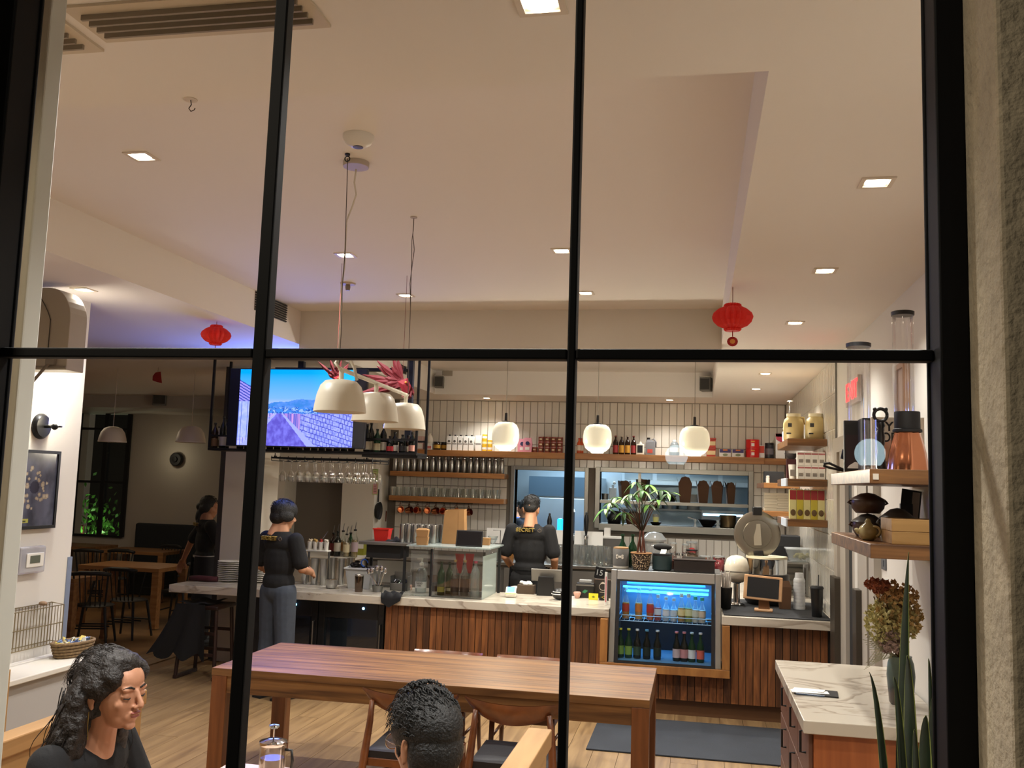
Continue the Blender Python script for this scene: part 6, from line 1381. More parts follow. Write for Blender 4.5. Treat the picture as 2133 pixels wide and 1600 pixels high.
# books
x0 = P(1826, 972, 4.78)
t = thing('cookbook', 'upright pink and white cookbook titled with black capitals', 'book', (P(1872, 960, 4.92).x, 4.93, zu)); bw_, bh_ = px2m(98, 4.92), px2m(108, 4.92)
G().box(-bw_/2, bw_/2, 0, .03, 0, bh_).build('cover', mat('book_white', '#cfc6b8', .5), t, bevel=.002); G().box(-bw_/2+.004, bw_/2-.004, -.0012, 0, .004, bh_*.58).build('pink_panel', mat('book_pink', '#c59a86', .5), t); ink = mat('ink_black', '#0c0c0d', .6)
lettering('MY', bh_*.24, ink, t, (-bw_*.5+.012, -.002, bh_*.82), bold=.0012, align='LEFT'); lettering('KOREA', bh_*.24, ink, t, (-bw_*.5+.012, -.002, bh_*.62), bold=.0012, align='LEFT', sx=.8)
lettering('REAL\nRECIPES', bh_*.06, ink, t, (-bw_*.18, -.002, bh_*.14), bold=.0004)
p = su_(1778, 5.2)
t = thing('dark_book', 'tall black book leaning among boxes on the upper shelf', 'book', (P(1781, 960, 5.2).x, 5.2, zu)); hh = P(1780, 876, 5.2).z-zu; G().box(-px2m(20, 5.2), px2m(18, 5.2), 0, .03, 0, hh).build('cover', mat('book_black', '#1c1a1b', .45), t, bevel=.002); G().box(-px2m(17, 5.2), px2m(16, 5.2), -.0012, 0, .02, hh*.72).build('panel', mat('book_plum', '#2c1a1e', .5), t); G().prism([(-.04, .02), (.03, .02), (.03, .045), (0, .055), (-.03, .035)], .001, T=Matrix.Translation((0, -.0026, 0))).build('picture', paper, t)
t = thing('dark_book', 'second black book standing just right of the first', 'book', (P(1806, 960, 5.02).x, 5.02, zu)); hh2 = P(1806, 870, 5.0).z-zu; G().box(-px2m(8, 5), px2m(8, 5), 0, .14, 0, hh2).build('cover', mat('book_black'), t, bevel=.002); G().box(-px2m(7, 5), px2m(7, 5), -.0015, 0, hh2*.8, hh2*.95).build('title_band', mat('book_grey', '#3c3a3a', .5), t)
t = thing('glass_cylinder', 'short clear glass cylinder in front of the cookbook', 'vase', (P(1813, 960, 4.6).x, 4.6, zu)); G().lathe([(px2m(12, 4.6), 0), (px2m(12, 4.6), P(1813, 874, 4.6).z-zu)], 22, cap=False).build('tube', glass('tower_glass'), t, smooth=60); G().lathe([(px2m(12.3, 4.6), 0), (px2m(12.3, 4.6), .012), (.001, .012)], 22).build('base', glass('tower_glass'), t, smooth=60)
t = thing('pepper_mill', 'black pepper mill with a ring handle before the cookbook', 'mill', (P(1835, 960, 4.7).x, 4.7, zu)); h = P(1835, 880, 4.7).z-zu; r = px2m(9, 4.7)
G().lathe([(r*1.2, 0), (r*1.2, .01), (r*.7, h*.4), (r*.95, h*.7), (r*.6, h*.86), (r*1.0, h*.93), (r*.8, h), (.001, h)], 16).build('body', blackp, t, smooth=60); G().tube(arc((0, 0, h+.035), .03, 0, 2*PI, 20), .008, 8).ball((-.025, 0, h+.062), .01, 8, 6).ball((.025, 0, h+.062), .01, 8, 6).build('ring_handle', blackp, t, smooth=180)
p = P(1730, 915, 5.5); t = thing('tongs', 'black metal tongs jutting from the upper shelf end', 'tongs', (P(1752, 930, 5.55).x, 5.52, zu)); G().tube([(.03, 0, .01), (-.07, 0, .055), (-.10, 0, .05)], .007, 6).tube([(.03, 0, .01), (-.07, .01, .03), (-.10, 0, .04)], .007, 6).build('arms', black, t); G().tube([(.0, 0, .08), (.01, 0, .13), (.03, 0, .12), (.03, 0, .02)], .009, 6).build('spring', black, t)
# lower shelf
pot_b = mat('pot_brown', '#4e3a30', .35); pot_g = mat('pot_grey', '#55524c', .3); celadon = mat('celadon', '#9a8c62', .2)
def lidpot(lab, px, y, z, wpx, hpx, m, lm, dz=0):
    p = P(px, 1110, y); t = thing('lidded_pot', lab, 'pot', (p.x, y, z+dz)); r = px2m(wpx/2, y); h = px2m(hpx, y)
    G().lathe([(r*.7, 0), (r*.95, h*.25), (r, h*.5), (r*.97, h*.62)], 26).build('pot', m, t, smooth=60); G().lathe([(r*1.05, h*.62), (r*1.02, h*.68), (r*.4, h*.95), (.001, h)], 26).build('lid', lm, t, smooth=60)
    for s in (-1, 1): G().tube([(s*r*.97, 0, h*.45), (s*r*1.14, 0, h*.5), (s*r*1.0, 0, h*.62)], .007, 8).build('handle', m, t, smooth=180)
    return t
lidpot('brown lidded pot, bottom of the stack on the lower shelf', 1808, 5.15, zw, 60, 45, pot_b, pot_g); lidpot('brown lidded pot, top of the stack on the lower shelf', 1808, 5.15, zw, 64, 40, pot_b, pot_b, px2m(45, 5.15)+.001)
lidpot('grey lidded pot behind the bamboo steamer', 1870, 5.0, zw, 66, 60, pot_g, pot_g)
p = P(1806, 1118, 4.75)
t = thing('teapot', 'round yellowish celadon teapot on the lower shelf', 'teapot', (p.x, 4.72, zw)); r = px2m(19, 4.72)
G().lathe([(r*.5, 0), (r*.9, r*.35), (r, r*.85), (r*.8, r*1.4), (r*.35, r*1.75), (r*.3, r*1.95), (r*.2, r*2.2), (.001, r*2.25)], 26).build('body', celadon, t, smooth=180); G().tube([(-r*.85, 0, r*.8), (-r*1.15, 0, r*1.05), (-r*1.2, 0, r*1.2)], [.014, .010, .007], 10).build('spout', celadon, t, smooth=180); G().tube(arc((r*.55, -r*.62, r*.95), r*.5, -PI*.45, PI*.6, 12), .006, 8).build('handle', mat('celadon_light', '#b8a878', .2), t, smooth=180)
xa_ = P(1853, 1130, 4.5).x
bam = wood('bamboo', '#9a7440', '#b8925a', (.6, 8, 8), 2.5, .5)
t = thing('wooden_steamer', 'square two-tier pale wooden steamer on the lower shelf', 'steamer', (xa_, 4.45, zw)); sw = .26; h2 = px2m(24, 4.5)
for k in range(2):
    z_ = (h2+.001)*k
    G().box(0, sw, 0, .012, z_, z_+h2).build('front_board', bam, t, bevel=.002); G().box(0, .012, .0125, .25, z_, z_+h2).build('side_board', bam, t, bevel=.002); G().box(.0125, sw, .238, .25, z_, z_+h2).build('back_board', bam, t)
    G().box(sw-.012, sw, .0125, .2375, z_, z_+h2).build('side_board', bam, t)
G().box(.0125, sw-.0125, .0125, .2375, h2*2-.012, h2*2-.004).build('lid', bam, t)
p = P(1890, 1040, 5.2); t = thing('photo_card', 'small dark framed photo card leaning behind the steamer', 'card', (P(1890, 1080, 5.3).x, 5.3, zw)); hh = P(1890, 1018, 5.3).z-zw
Tt = Euler((R(-10), R(8), 0)).to_matrix().to_4x4(); G().box(-.05, .05, 0, .006, hh-.16, hh, T=Tt).build('card', blackm, t); G().box(.005, .042, -.001, 0, hh-.15, hh-.01, T=Tt).build('picture', mat('card_grey', '#a79c94', .5), t); G().box(-.03, .03, .01, .04, 0, hh-.08).build('easel', blackm, t)
# wooden frame, lit exit sign and switch plate on the right wall
def onwall(px0, px1, py0, py1):
    a, b_ = PX(px1, (py0+py1)/2, XR), PX(px0, (py0+py1)/2, XR); zt_, zb_ = PX((px0+px1)/2, py0, XR).z, PX((px0+px1)/2, py1, XR).z
    return a.y, b_.y, zb_, zt_
ya, yb, za, zb = onwall(1872, 1892, 757, 905)
t = thing('picture_frame', 'slim pale wood picture frame on the right wall behind the tall cylinder', 'frame', (XR+.01, (ya+yb)/2, za)); w_ = yb-ya; h_ = zb-za
G().box(-.035, 0, -w_/2, -w_/2+.03, 0, h_).box(-.035, 0, w_/2-.03, w_/2, 0, h_).box(-.035, 0, -w_/2+.03, w_/2-.03, 0, .03).box(-.035, 0, -w_/2+.03, w_/2-.03, h_-.03, h_).build('frame', mat('frame_tan', '#a97f62', .5), t); G().box(-.02, 0, -w_/2+.031, w_/2-.031, .031, h_-.031).build('picture', mat('frame_pic', '#c3a999', .6), t)
ya, yb, za, zb = onwall(1768, 1793, 788, 843)
t = thing('exit_sign', 'red lit EXIT sign on the right wall above the shelves', 'sign', (XR+.008, (ya+yb)/2, (za+zb)/2)); w_, h_ = yb-ya, zb-za
G().box(-.03, 0, -w_/2, w_/2, -h_/2, h_/2).build('panel', mat('exit_panel', '#c9bdb6', .3), t, bevel=.004); lettering('EXIT', h_*.95, mat('exit_red', '#ff2a30', .4, emit='#ff2028', es=3.2), t, (-.032, 0, 0), (R(90), 0, R(-90)), bold=.004, sx=w_/(h_*2.0))
ya, yb, za, zb = onwall(1834, 1843, 1165, 1182)
tag(G().box(-.008, 0, -(yb-ya)/2, (yb-ya)/2, -.04, .04).box(-.012, -.008, -.012, .012, -.02, .02).build('switch_plate', mat('switch_dark', '#55585c', .4), None, (XR+.012, (ya+yb)/2, (za+zb)/2), bevel=.002), 'dark switch plate on the right wall under the lower shelf', 'switch')
# ------------------------------------------------------------------ hanging things
globe_m = mat('globe_opal', '#e9e6d4', .25, emit='#fff2cc', es=.3)
gl0 = None
for k, (px, pyt, pyb, wpx) in enumerate(((1054, 879, 939, 58), (1245, 884, 944, 60), (1447, 888, 950, 62))):
    y = 8.75; a = P(px, pyt, y); b_ = P(px, pyb, y); lab = 'white opal globe pendant lamp, %s of three over the bar' % ['left', 'middle', 'right'][k]; h = a.z-b_.z; r = px2m(wpx/2, y)
    t = thing('globe_pendant', lab, 'pendant lamp', (a.x, y, b_.z), group='opal globe pendants')
    G().lathe([(r*.42, 0), (r*.45, .012), (r*.6, .02), (r*.85, h*.18), (r*.98, h*.36), (r, h*.55), (r*.95, h*.75), (r*.8, h*.9), (r*.55, h*.985), (r*.2, h)], 32).build('globe', globe_m, t, smooth=180)
    G().lathe([(r*.32, h), (r*.3, h+.006), (.014, h+.014), (.012, h+.085), (.001, h+.09)], 16).build('fitting', blackp, t, smooth=40); G().tube([(0, 0, h+.085), (0, 0, T2_-b_.z)], .003, 5).build('cord', mat('grey_cord', '#8f8a80', .6), t)
    G().lathe([(.05, T2_-b_.z-.03), (.05, T2_-b_.z), (.001, T2_-b_.z)], 16).build('ceiling_rose', white, t)
    light('globe_light', 'POINT', (a.x, y, b_.z-.04), 26, (1, .9, .72), .1)
# rail lamp with three cream shades
RL = [(709, 825, 117, 4.2), (782, 848, 97, 4.72), (843.5, 867, 87, 5.30)]
t = thing('rail_lamp', 'cream rail pendant lamp with three domed shades', 'pendant lamp', (0, 0, 0))
tops = []
lampc = mat('lamp_cream', '#d9d2bf', .38)
for k, (px, py, wpx, y) in enumerate(RL):
    c = P(px, py, y); r = .125; h = .155
    zb_ = c.z-h/2
    G().lathe([(r, 0), (r*.97, .03), (r*.90, .08), (r*.78, .125), (r*.60, .148), (r*.3, .155), (.018, .156), (.001, .156)], 36, (c.x, y, zb_)).lathe([(r*.985, .002), (r*.95, .03), (r*.88, .08), (r*.76, .12), (r*.5, .145), (.001, .15)], 36, (c.x, y, zb_), cap=False).build('shade', lampc, t, smooth=60)
    G().tube([(c.x, y, zb_+.15), (c.x, y, zb_+.205)], .012, 10).build('neck', lampc, t); tops.append(Vector((c.x, y, zb_+.205)))
    G().ball((c.x, y, zb_+.085), .03, 12, 8).build('bulb', mat('bulb_off', '#d8cfbd', .3), t)
d_ = (tops[2]-tops[0]).normalized()
G().tube([tops[0]-d_*.02, tops[2]+d_*.03], .011, 10).build('rail', lampc, t)
G().tube([tops[0]-d_*.02, tops[0]+Vector((-.03, -.01, .03)), tops[0]+Vector((-.01, 0, .065)), tops[0]+Vector((.03, 0, .06)), tops[0]+Vector((.06, .01, .01)), tops[0]+Vector((.075, .01, -.05))], .008, 8).build('cord_loop', lampc, t, smooth=180)
mt_ = Vector((-1.59, 3.93, M_))
wob = [(724, 322), (722, 345), (724, 400), (722, 440), (716, 500), (718, 560), (713, 600), (712, 650), (707, 700), (706, 755)]
def cordpts(w0, y0, y1):
    n_ = len(w0); return [P(px, py, y0+(y1-y0)*i/(n_-1)) for i, (px, py) in enumerate(w0)]
G().tube(cordpts([(742, 352), (738, 380), (742, 405), (734, 430), (722, 460), (720, 500), (717, 560), (711, 600), (712, 650), (708, 700), (703, 760)], 4.0, 4.2), .0042, 6).build('cord', mat('white_cord', '#d6cfc2', .5), t, smooth=180)
G().tube(cordpts([(724, 330), (723, 380), (721, 440), (719, 520), (713, 600), (711, 690), (706, 762)], 3.93, 4.2), .002, 5).build('wire', mat('dark_wire', '#4b4038', .5), t)
G().tube(cordpts([(862, 455), (861, 480), (858, 500), (857, 560), (855, 640), (852, 720), (850, 830)], 4.95, 5.25), .002, 5).tube(cordpts([(862, 455), (860, 490), (863, 520), (859, 550), (854, 590), (855, 640)], 4.95, 5.1), .0022, 5).build('wire', mat('dark_wire'), t)
c = PZ(742, 338, M_); G().lathe([(.06, -.025), (.062, -.02), (.062, 0), (.001, 0)], 24, (c.x, c.y, M_)).build('ceiling_rose', mat('rose_grey', '#b9ada0', .5), t, smooth=40)
c2 = PZ(724, 320, M_); G().lathe([(.012, -.008), (.012, 0), (.001, 0)], 12, (c2.x, c2.y, M_)).tube(arc((c2.x, c2.y, M_-.025), .012, 0, 2*PI, 14), .003, 5).build('hook', black, t)
c2 = PZ(862, 452, M_); G().lathe([(.02, -.006), (.02, 0), (.001, 0)], 12, (c2.x, c2.y, M_)).build('hook', mat('rose_grey'), t)
# small ceiling fittings
c = PZ(747, 283, M_); t = thing('smoke_detector', 'round white smoke detector on the raised ceiling', 'detector', (c.x, c.y, M_)); G().lathe([(.022, -.05), (.03, -.05), (.055, -.035), (.068, -.012), (.068, 0), (.001, 0)], 30).build('body', white, t, smooth=40); G().lathe([(.001, -.054), (.022, -.053), (.022, -.048)], 16).build('sensor', mat('sensor_grey', '#5f5a55', .5), t)
c = PZ(725, 590, M_); t = thing('sprinkler', 'small beige sprinkler rose on the ceiling near the beam', 'sprinkler', (c.x, c.y, M_)); G().lathe([(.055, -.012), (.06, 0), (.001, 0)], 22).build('plate', mat('beige_fit', '#bfae98', .5), t); G().lathe([(.016, -.055), (.02, -.03), (.016, -.012), (.001, -.012)], 14).build('head', mat('beige_dark', '#857866', .5), t)
c = PZ(397, 207, S_); t = thing('ceiling_hook', 'bare dark wire hook in the soffit at upper left', 'hook', (c.x, c.y, S_)); G().lathe([(.022, -.003), (.022, 0), (.001, 0)], 14).build('plate', trim_m, t); G().tube([(0, 0, 0), (.004, 0, -.018), (-.004, 0, -.03), (.004, 0, -.040), (.015, 0, -.036), (.018, 0, -.03)], .0018, 6).build('wire', mat('dark_wire'), t)
p = P(1101, 762, 7.85); t = thing('dome_camera', 'white dome security camera under the ceiling beam', 'camera', (p.x, 7.85, 3.085)); G().lathe([(.05, -.03), (.055, 0), (.001, 0)], 20).build('mount', white, t, smooth=40); G().ball((0, 0, -.03), (.042, .042, .04), 18, 10).build('dome', blackp, t, smooth=180)
# wall grille of the left bulkhead and its twin farther back
for (pa_, pb_, lab) in (((532, 598), (594, 672), 'black slotted air grille on the left bulkhead by the mullion'), ((822, 758), (845, 778), 'dark air grille on the far part of the left bulkhead')):
    a, b_ = PX(*pa_, -3.5), PX(*pb_, -3.5); zt_ = PX(pb_[0], pb_[1]-(38 if pb_[0] < 700 else 12), -3.5).z; zb_ = b_.z
    if zb_ < S_+.02: zb_ = S_+.02; zt_ = zb_+.18
    t = thing('wall_grille', lab, 'vent', (-3.5, (a.y+b_.y)/2, (zt_+zb_)/2)); L_ = b_.y-a.y; H_ = max(.1, zt_-zb_)
    G().box(0, .004, -L_/2, L_/2, -H_/2, H_/2).build('back', mat('grille_grey', '#8a8178', .6), t)
    for k in range(8): G().box(.004, .014, -L_/2, L_/2, -H_/2+H_*(k+.15)/8, -H_/2+H_*(k+.6)/8).build('slat', blackm, t)
# speakers on the far bulkhead
def speaker(lab, px, py, y, w, h, rz=0):
    p = P(px, py, y); t = thing('speaker', lab, 'speaker', (p.x, y, p.z), rz); G().box(-w/2, w/2, 0, .14, -h/2, h/2).build('cabinet', mat('speaker_grey', '#6d6a64', .5), t, bevel=.008); G().box(-w*.42, w*.42, -.006, 0, -h*.40, h*.40).build('grille', mat('speaker_mesh', '#3c3a37', .8, bump=(300, .5)), t); G().box(-w/2, w/2, -.01, .02, h*.5, h*.56).build('top_trim', mat('speaker_pale', '#b5b0a6', .5), t); G().tube([(0, .14, 0), (0, .22, .04)], .02, 8).build('bracket', mat('speaker_grey'), t); return t
speaker('grey wall speaker on the far bulkhead at left', 914, 795, 12.0, px2m(20, 12), px2m(25, 12), R(10)); speaker('grey wall speaker on the far bulkhead at right', 1468, 800, 12.0, px2m(22, 12), px2m(28, 12), R(-14))
p = P(932, 774, 12.19); tag(G().box(-.07, .07, -.02, 0, -.06, .06).build('wall_box', mat('box_beige', '#a39a8c', .6), None, (p.x, 12.2, p.z), bevel=.003), 'small beige junction box beside the left wall speaker', 'box')
# paper lanterns
lant = mat('lantern_red', '#c9241c', .6, emit='#c01a12', es=.10); lantd = mat('lantern_deep', '#a01410', .7)
def honeycomb(lab, px, py, y, r, ztop, tassel):
    c = P(px, py, y); t = thing('paper_lantern', lab, 'lantern', (c.x, y, c.z), group='red paper lanterns')
    n_ = 18
    for half in (0,):
        g = G(); vs = []; fs = []; prof = [(.36, -.86), (.44, -.74), (.38, -.70), (.72, -.52), (.93, -.25), (1, 0), (.93, .25), (.70, .50), (.40, .68), (.44, .74), (.36, .84)]
        for i, (a, b_) in enumerate(prof):
            for k in range(n_*2):
                an = PI*k/n_; rr_ = r*a*(1.0 if k % 2 else .80); vs.append((rr_*math.cos(an), rr_*math.sin(an), b_*r*.80))
        for i in range(len(prof)-1):
            for k in range(2*n_): fs.append((i*2*n_+k, i*2*n_+(k+1) % (2*n_), (i+1)*2*n_+(k+1) % (2*n_), (i+1)*2*n_+k))
        fs.append(tuple(reversed(range(2*n_)))); fs.append(tuple(range((len(prof)-1)*2*n_, len(prof)*2*n_))); g.add(vs, fs)
        g.build('honeycomb', lant, t)
    G().tube([(0, 0, r*.6), (0, 0, ztop-c.z)], .0022, 5).build('string', mat('string_brown', '#6b2a22', .8), t)
    if tassel:
        G().tube([(0, 0, -r*.66), (0, 0, -r*.95)], .003, 5).build('tassel_string', lantd, t); G().ball((0, 0, -r*1.2), (r*.26, .006, r*.24), 14, 8).build('medallion', lantd, t, smooth=180, label='small red medallion with gold centre'); G().ball((0, -.005, -r*1.2), (r*.13, .004, r*.12), 10, 6).build('gold_mark', mat('gold_paint', '#d8923a', .5), t)
    return t
c = PZ(1527, 598, S_)
honeycomb('red honeycomb paper lantern with medallion under the right ceiling step', 1526, 661, c.y, px2m(42, c.y), S_, True)
c = PZ(452, 655, S_)
honeycomb('red honeycomb paper lantern hanging over the left opening', 450, 698, 6.6, px2m(34, 6.6), S_, True)
p = P(328, 787, 9.5); t = thing('paper_fan', 'small red folded paper fan hanging in the dining room', 'decoration', (p.x, 9.5, p.z)); G().prism([(-.03, .06), (.03, .07), (.055, -.06), (.0, -.05), (-.06, -.03), (-.06, .02)], .01).build('fan', lantd, t); G().tube([(0, 0, .06), (0, 0, S_-p.z)], .0015, 4).build('string', mat('string_brown'), t)
# red folded paper dragon decorations
drag = mat('crimson_paper', '#640a1a', .7); drag2 = mat('crimson_light', '#7d1022', .65)
def dragon(lab, px, py, y, s, seed, tail=1):
    rnd = random.Random(seed); c = P(px, py, y); t = thing('paper_dragon', lab, 'decoration', (c.x, y, c.z))
    g = G()
    for k in range(15):
        a = PI*.56+(PI*.62)*k/14 if tail > 0 else PI*.3+PI*.5*k/14; L = s*(1.15+.5*math.sin(k*1.7))*(1 if k % 4 else 1.25)
        b0 = Vector((.12*s*math.cos(a), rnd.uniform(-.05, .05)*s, .12*s*math.sin(a))); e = Vector((L*math.cos(a), rnd.uniform(-.25, .25)*s, L*math.sin(a)*.8)); d = (e-b0); n_ = Vector((-d.z, 0, d.x)).normalized()*s*.10
        mid = b0+d*.6
        g.add([b0-n_, b0+n_, mid+n_*1.2, e, mid-n_*1.2, mid+Vector((0, -.05*s, 0))], [(0, 5, 4), (0, 1, 2, 5), (5, 2, 3), (5, 3, 4)])
    g.build('mane', drag, t)
    g = G()
    for k in range(10):
        a = -PI*.2-PI*.55*k/9; L = s*.62; b0 = Vector((.25*s, 0, -.05*s)); e = b0+Vector((L*math.cos(a)*.6, rnd.uniform(-.2, .1)*s, L*math.sin(a))); d = e-b0; n_ = Vector((-d.z, 0, d.x)).normalized()*s*.09
        g.add([b0-n_, b0+n_, b0+d*.6+n_, e, b0+d*.6-n_], [(0, 1, 2, 3, 4)])
    g.build('beard', drag, t)
    G().add([(-.2*s, -.05*s, .1*s), (.25*s, -.1*s, .25*s), (.42*s, -.08*s, -.1*s), (.3*s, -.12*s, -.5*s), (.05*s, -.1*s, -.35*s), (.12*s, -.25*s, -.05*s)], [(0, 1, 5), (1, 2, 5), (2, 3, 5), (3, 4, 5), (4, 0, 5)]).build('head', drag2, t)
    G().tube([(0, 0, 0), (0, 0, M_-.002-c.z)], .0015, 4).build('string', MATS['string_brown'], t)
    G().ball((.22*s, -.22*s, .05*s), .05*s, 8, 6).build('eye', mat('gold_paint'), t); return t
dragon('crimson folded paper dragon hung behind the rail lamp', 838, 800, 6.4, .17, 3); dragon('crimson paper decoration behind the front lamp shade', 700, 790, 6.0, .10, 5, -1)
p = P(828, 800, 6.4)
# ------------------------------------------------------------------ black hanging shelf, television, bottles, stemware
YT = 8.62; sx0, sx1 = P(432, 940, YT).x, P(868, 944, YT).x; sz = P(650, 938, YT).z
t = thing('hanging_shelf', 'black steel shelf hung from the ceiling over the bar', 'shelf', (0, YT, 0))
fr2 = mat('shelf_black', '#0d0d0f', .45, .3)
G().box(sx0, sx1, 0, .36, sz-.025, sz).build('board', fr2, t, bevel=.003)
for x in (sx0+.012, sx1-.012):
    for y in (.012, .348):
        G().box(x-.011, x+.011, y-.011, y+.011, sz+.0005, S_ if x < -3.5 else T2_).build('post', fr2, t)
zr_ = P(470, 906, YT).z
for y in (0.012, .348): G().box(sx0+.024, sx1-.024, y-.009, y+.009, zr_-.018, zr_).build('rail', fr2, t)
G().box(P(755, 950, YT+.05).x, sx1, .03, .33, sz-.05, sz-.026).build('label_rail', fr2, t)
for px in (620, 850): x = P(px, 760, YT+.2).x; G().box(x-.03, x+.03, .275, .33, sz+.001, T2_ if x > -3.5 else S_).build('tv_pole', mat('pole_blue_black', '#1b2233', .4, .3), t)
G().box(sx0+.6, sx1-.2, .16, .24, 3.03, 3.06).build('top_rail', fr2, t)
# television
YV = 8.46; tx0, tx1 = P(475, 850, YV).x, P(762, 850, YV).x; tzt, tzb = P(620, 768, YV).z, P(620, 932, YV).z
tv = thing('television', 'wide television showing a blue-toned village street, above the bar', 'television', ((tx0+tx1)/2, YV, (tzt+tzb)/2)); TWd, THt = tx1-tx0, tzt-tzb
G().box(-TWd/2, TWd/2, 0, .05, -THt/2, THt/2).build('housing', mat('tv_navy', '#0a0e1c', .3), tv, bevel=.006); G().box(-.2, .2, .05, .20, -.15, .15).build('mount', blackm, tv)
ix0, ix1 = P(497, 850, YV).x, P(737, 850, YV).x
def clampv(c): return tuple(max(0, min(1, v)) for v in c)
def lerp(a, b_, q): return tuple(x+(y-x)*max(0, min(1, q)) for x, y in zip(a, b_))
def fbm(x, y): return mnoise.fractal(Vector((x, y, .3)), 1.0, 2.0, 4)
def tvpic(u, v):
    # v = 0 at the bottom. sky, hills, roofscape, walled lane running to the horizon
    hz_ = .42
    sky = lerp((.25, .42, .95), (.0, .32, .95), (v-.45)/.5)
    if v > .62 and u > .62: sky = lerp(sky, (.02, .55, 1.0), (u-.62)*1.6)
    col = sky
    if v < .62: col = lerp((.42, .45, .9), sky, (v-.5)/.12)
    hill = .56+.05*math.sin((u-.35)*6)+.02*fbm(u*7, 1)
    if v < hill: col = lerp((.04, .2, .62), (.10, .25, .8), fbm(u*20, v*20)+.4)
    town = .50+.03*fbm(u*12, 3)
    if v < town:
        n_ = fbm(u*38, v*46); col = (.05, .22, .75) if n_ > .1 else ((.02, .08, .42) if n_ > -.18 else (.25, .42, .98))
    # lane
    cx_ = .34; half = max(.0, (hz_-v))*.55+.02
    if v < hz_:
        lw_ = half*1.0
        if abs(u-cx_-.02) < lw_: col = lerp((.10, .08, .50), (.17, .16, .72), fbm(u*30, v*14)+.5)
        elif abs(u-cx_-.02) < lw_*1.28+.01: col = (.32, .36, .98)
        elif u > cx_:
            d = (u-cx_-.02-lw_)/(1-cx_)
            top = .44+.02*d+.0; 
            a_ = (v-(hz_-(u-cx_)/.62*.0))*1.0
            row = (v*16+(u-cx_)*7.5); colm = u*34+.5*(int(row) % 2)
            edge = (row % 1 < .16) or (colm % 1 < .14)
            if u > .55: col = (.06, .07, .45) if edge else lerp((.20, .24, .90), (.34, .38, 1.0), fbm(u*40, v*40)+.5)
            else: col = (.30, .18, .62) if (u*60 % 1) < .35 else ((.55, .30, .66) if (u*17 % 1) < .3 else (.10, .12, .55))
        else:
            colm = u*40; col = (.12, .14, .62) if colm % 1 < .3 else lerp((.28, .32, .95), (.45, .46, 1.0), fbm(u*20, v*30)+.5)
            if v > .25 and fbm(u*25, v*25) > .25: col = (.55, .32, .75)
    # left house roof and right roof
    if u < .22:
        r_ = .86-.85*u
        if hz_ < v < r_:
            s_ = (v*26+u*22) % 1
            col = (.03, .05, .34) if s_ < .4 else (.30, .26, .92)
        if u < .12 and v < .58 and v > .1: col = lerp((.28, .36, .95), (.40, .46, 1.0), fbm(u*30, v*18)+.5) if (u*38 % 1) > .18 else (.08, .12, .5)
    if u > .70:
        r_ = .60+.45*(u-.70); r2 = .80+.22*(u-.7)
        if r_ < v < r2: s_ = (v*34-u*16) % 1; col = (.02, .05, .42) if s_ < .45 else (.06, .16, .72)
        elif .42 < v <= r_: col = lerp((.07, .12, .6), (.18, .24, .85), fbm(u*18, v*18)+.5)
    return clampv(col)
scr = mat('tv_picture', '#000000', .3, vcol='paint', vemit=1.0); scr.node_tree.nodes['Principled BSDF'].inputs['Specular IOR Level'].default_value = .1
nt_ = scr.node_tree
for l in list(nt_.links):
    if l.to_socket.name == 'Base Color': nt_.links.remove(l)
picture('screen', ix1-ix0, THt-.02, 200, 130, tvpic, scr, tv, ((ix0+ix1)/2-(tx0+tx1)/2, -.002, 0))
light('tv_glow', 'AREA', ((ix0+ix1)/2, YV-.03, (tzt+tzb)/2), 20, (.12, .22, 1), .95, rot=(R(-90), 0, 0), size_y=.6)
# bottles on the hanging shelf
BOT = [(446, 880, gl_brown, '#7a5a3a'), (455, 888, gl_clr, '#b9a98a'), (463, 866, gl_dark, '#c9c4ba'), (470, 872, gl_dark, '#9a8f80'), (764, 883, gl_dark, '#d8cdb4'), (772, 880, gl_dark, '#d2c6aa'), (785, 893, gl_green, '#c9bf9a'), (798, 884, gl_dark, '#d8cfba'), (812, 908, gl_dark, '#b92f34'), (822, 900, gl_dark, '#d8d4c8'), (838, 905, gl_dark, '#1f1f20'), (850, 906, gl_brown, '#c9b9a4'), (858, 900, gl_dark, '#c98f80')]
for k, (px, pt, m, lb) in enumerate(BOT):
    y = YT+.10+.09*(k % 2); x = P(px, 930, y).x; h = P(px, pt, y).z-sz
    make_bottle('liquor_bottle', 'liquor bottle, %s %s on the hanging shelf' % (nth(k if k < 4 else k-4), 'from the left end' if k < 4 else 'right of the television'), 'bottle', h*.97, .034, m, capm('#1a1a1a'), lblm(lb), (x, y, sz+.0005), 'bottles on the hanging shelf', lz=(.08, .38))
for k in range(16):
    px = 500+15.5*k; y = YT+.12+.05*(k % 3); x = P(px, 930, y).x; c = ['#5a4a44', '#6f6a62', '#8a8378', '#3f3a3a', '#7f5a5a', '#40444a', '#8f8a72', '#6a3a1c', '#7a4522', '#6a4028', '#3a3432', '#2d2a2a', '#4a4648', '#8a8478', '#57504a', '#6b6460'][k]
    make_bottle('short_bottle', 'short bottle below the television edge, %s from the left' % nth(k), 'bottle', .16+.03*(k % 2), .034, gl_dark if k % 3 else gl_brown, capm('#222222'), lblm(c), (x, y, sz+.0005), 'short bottles under the television', lz=(.15, .75), neck=.3)
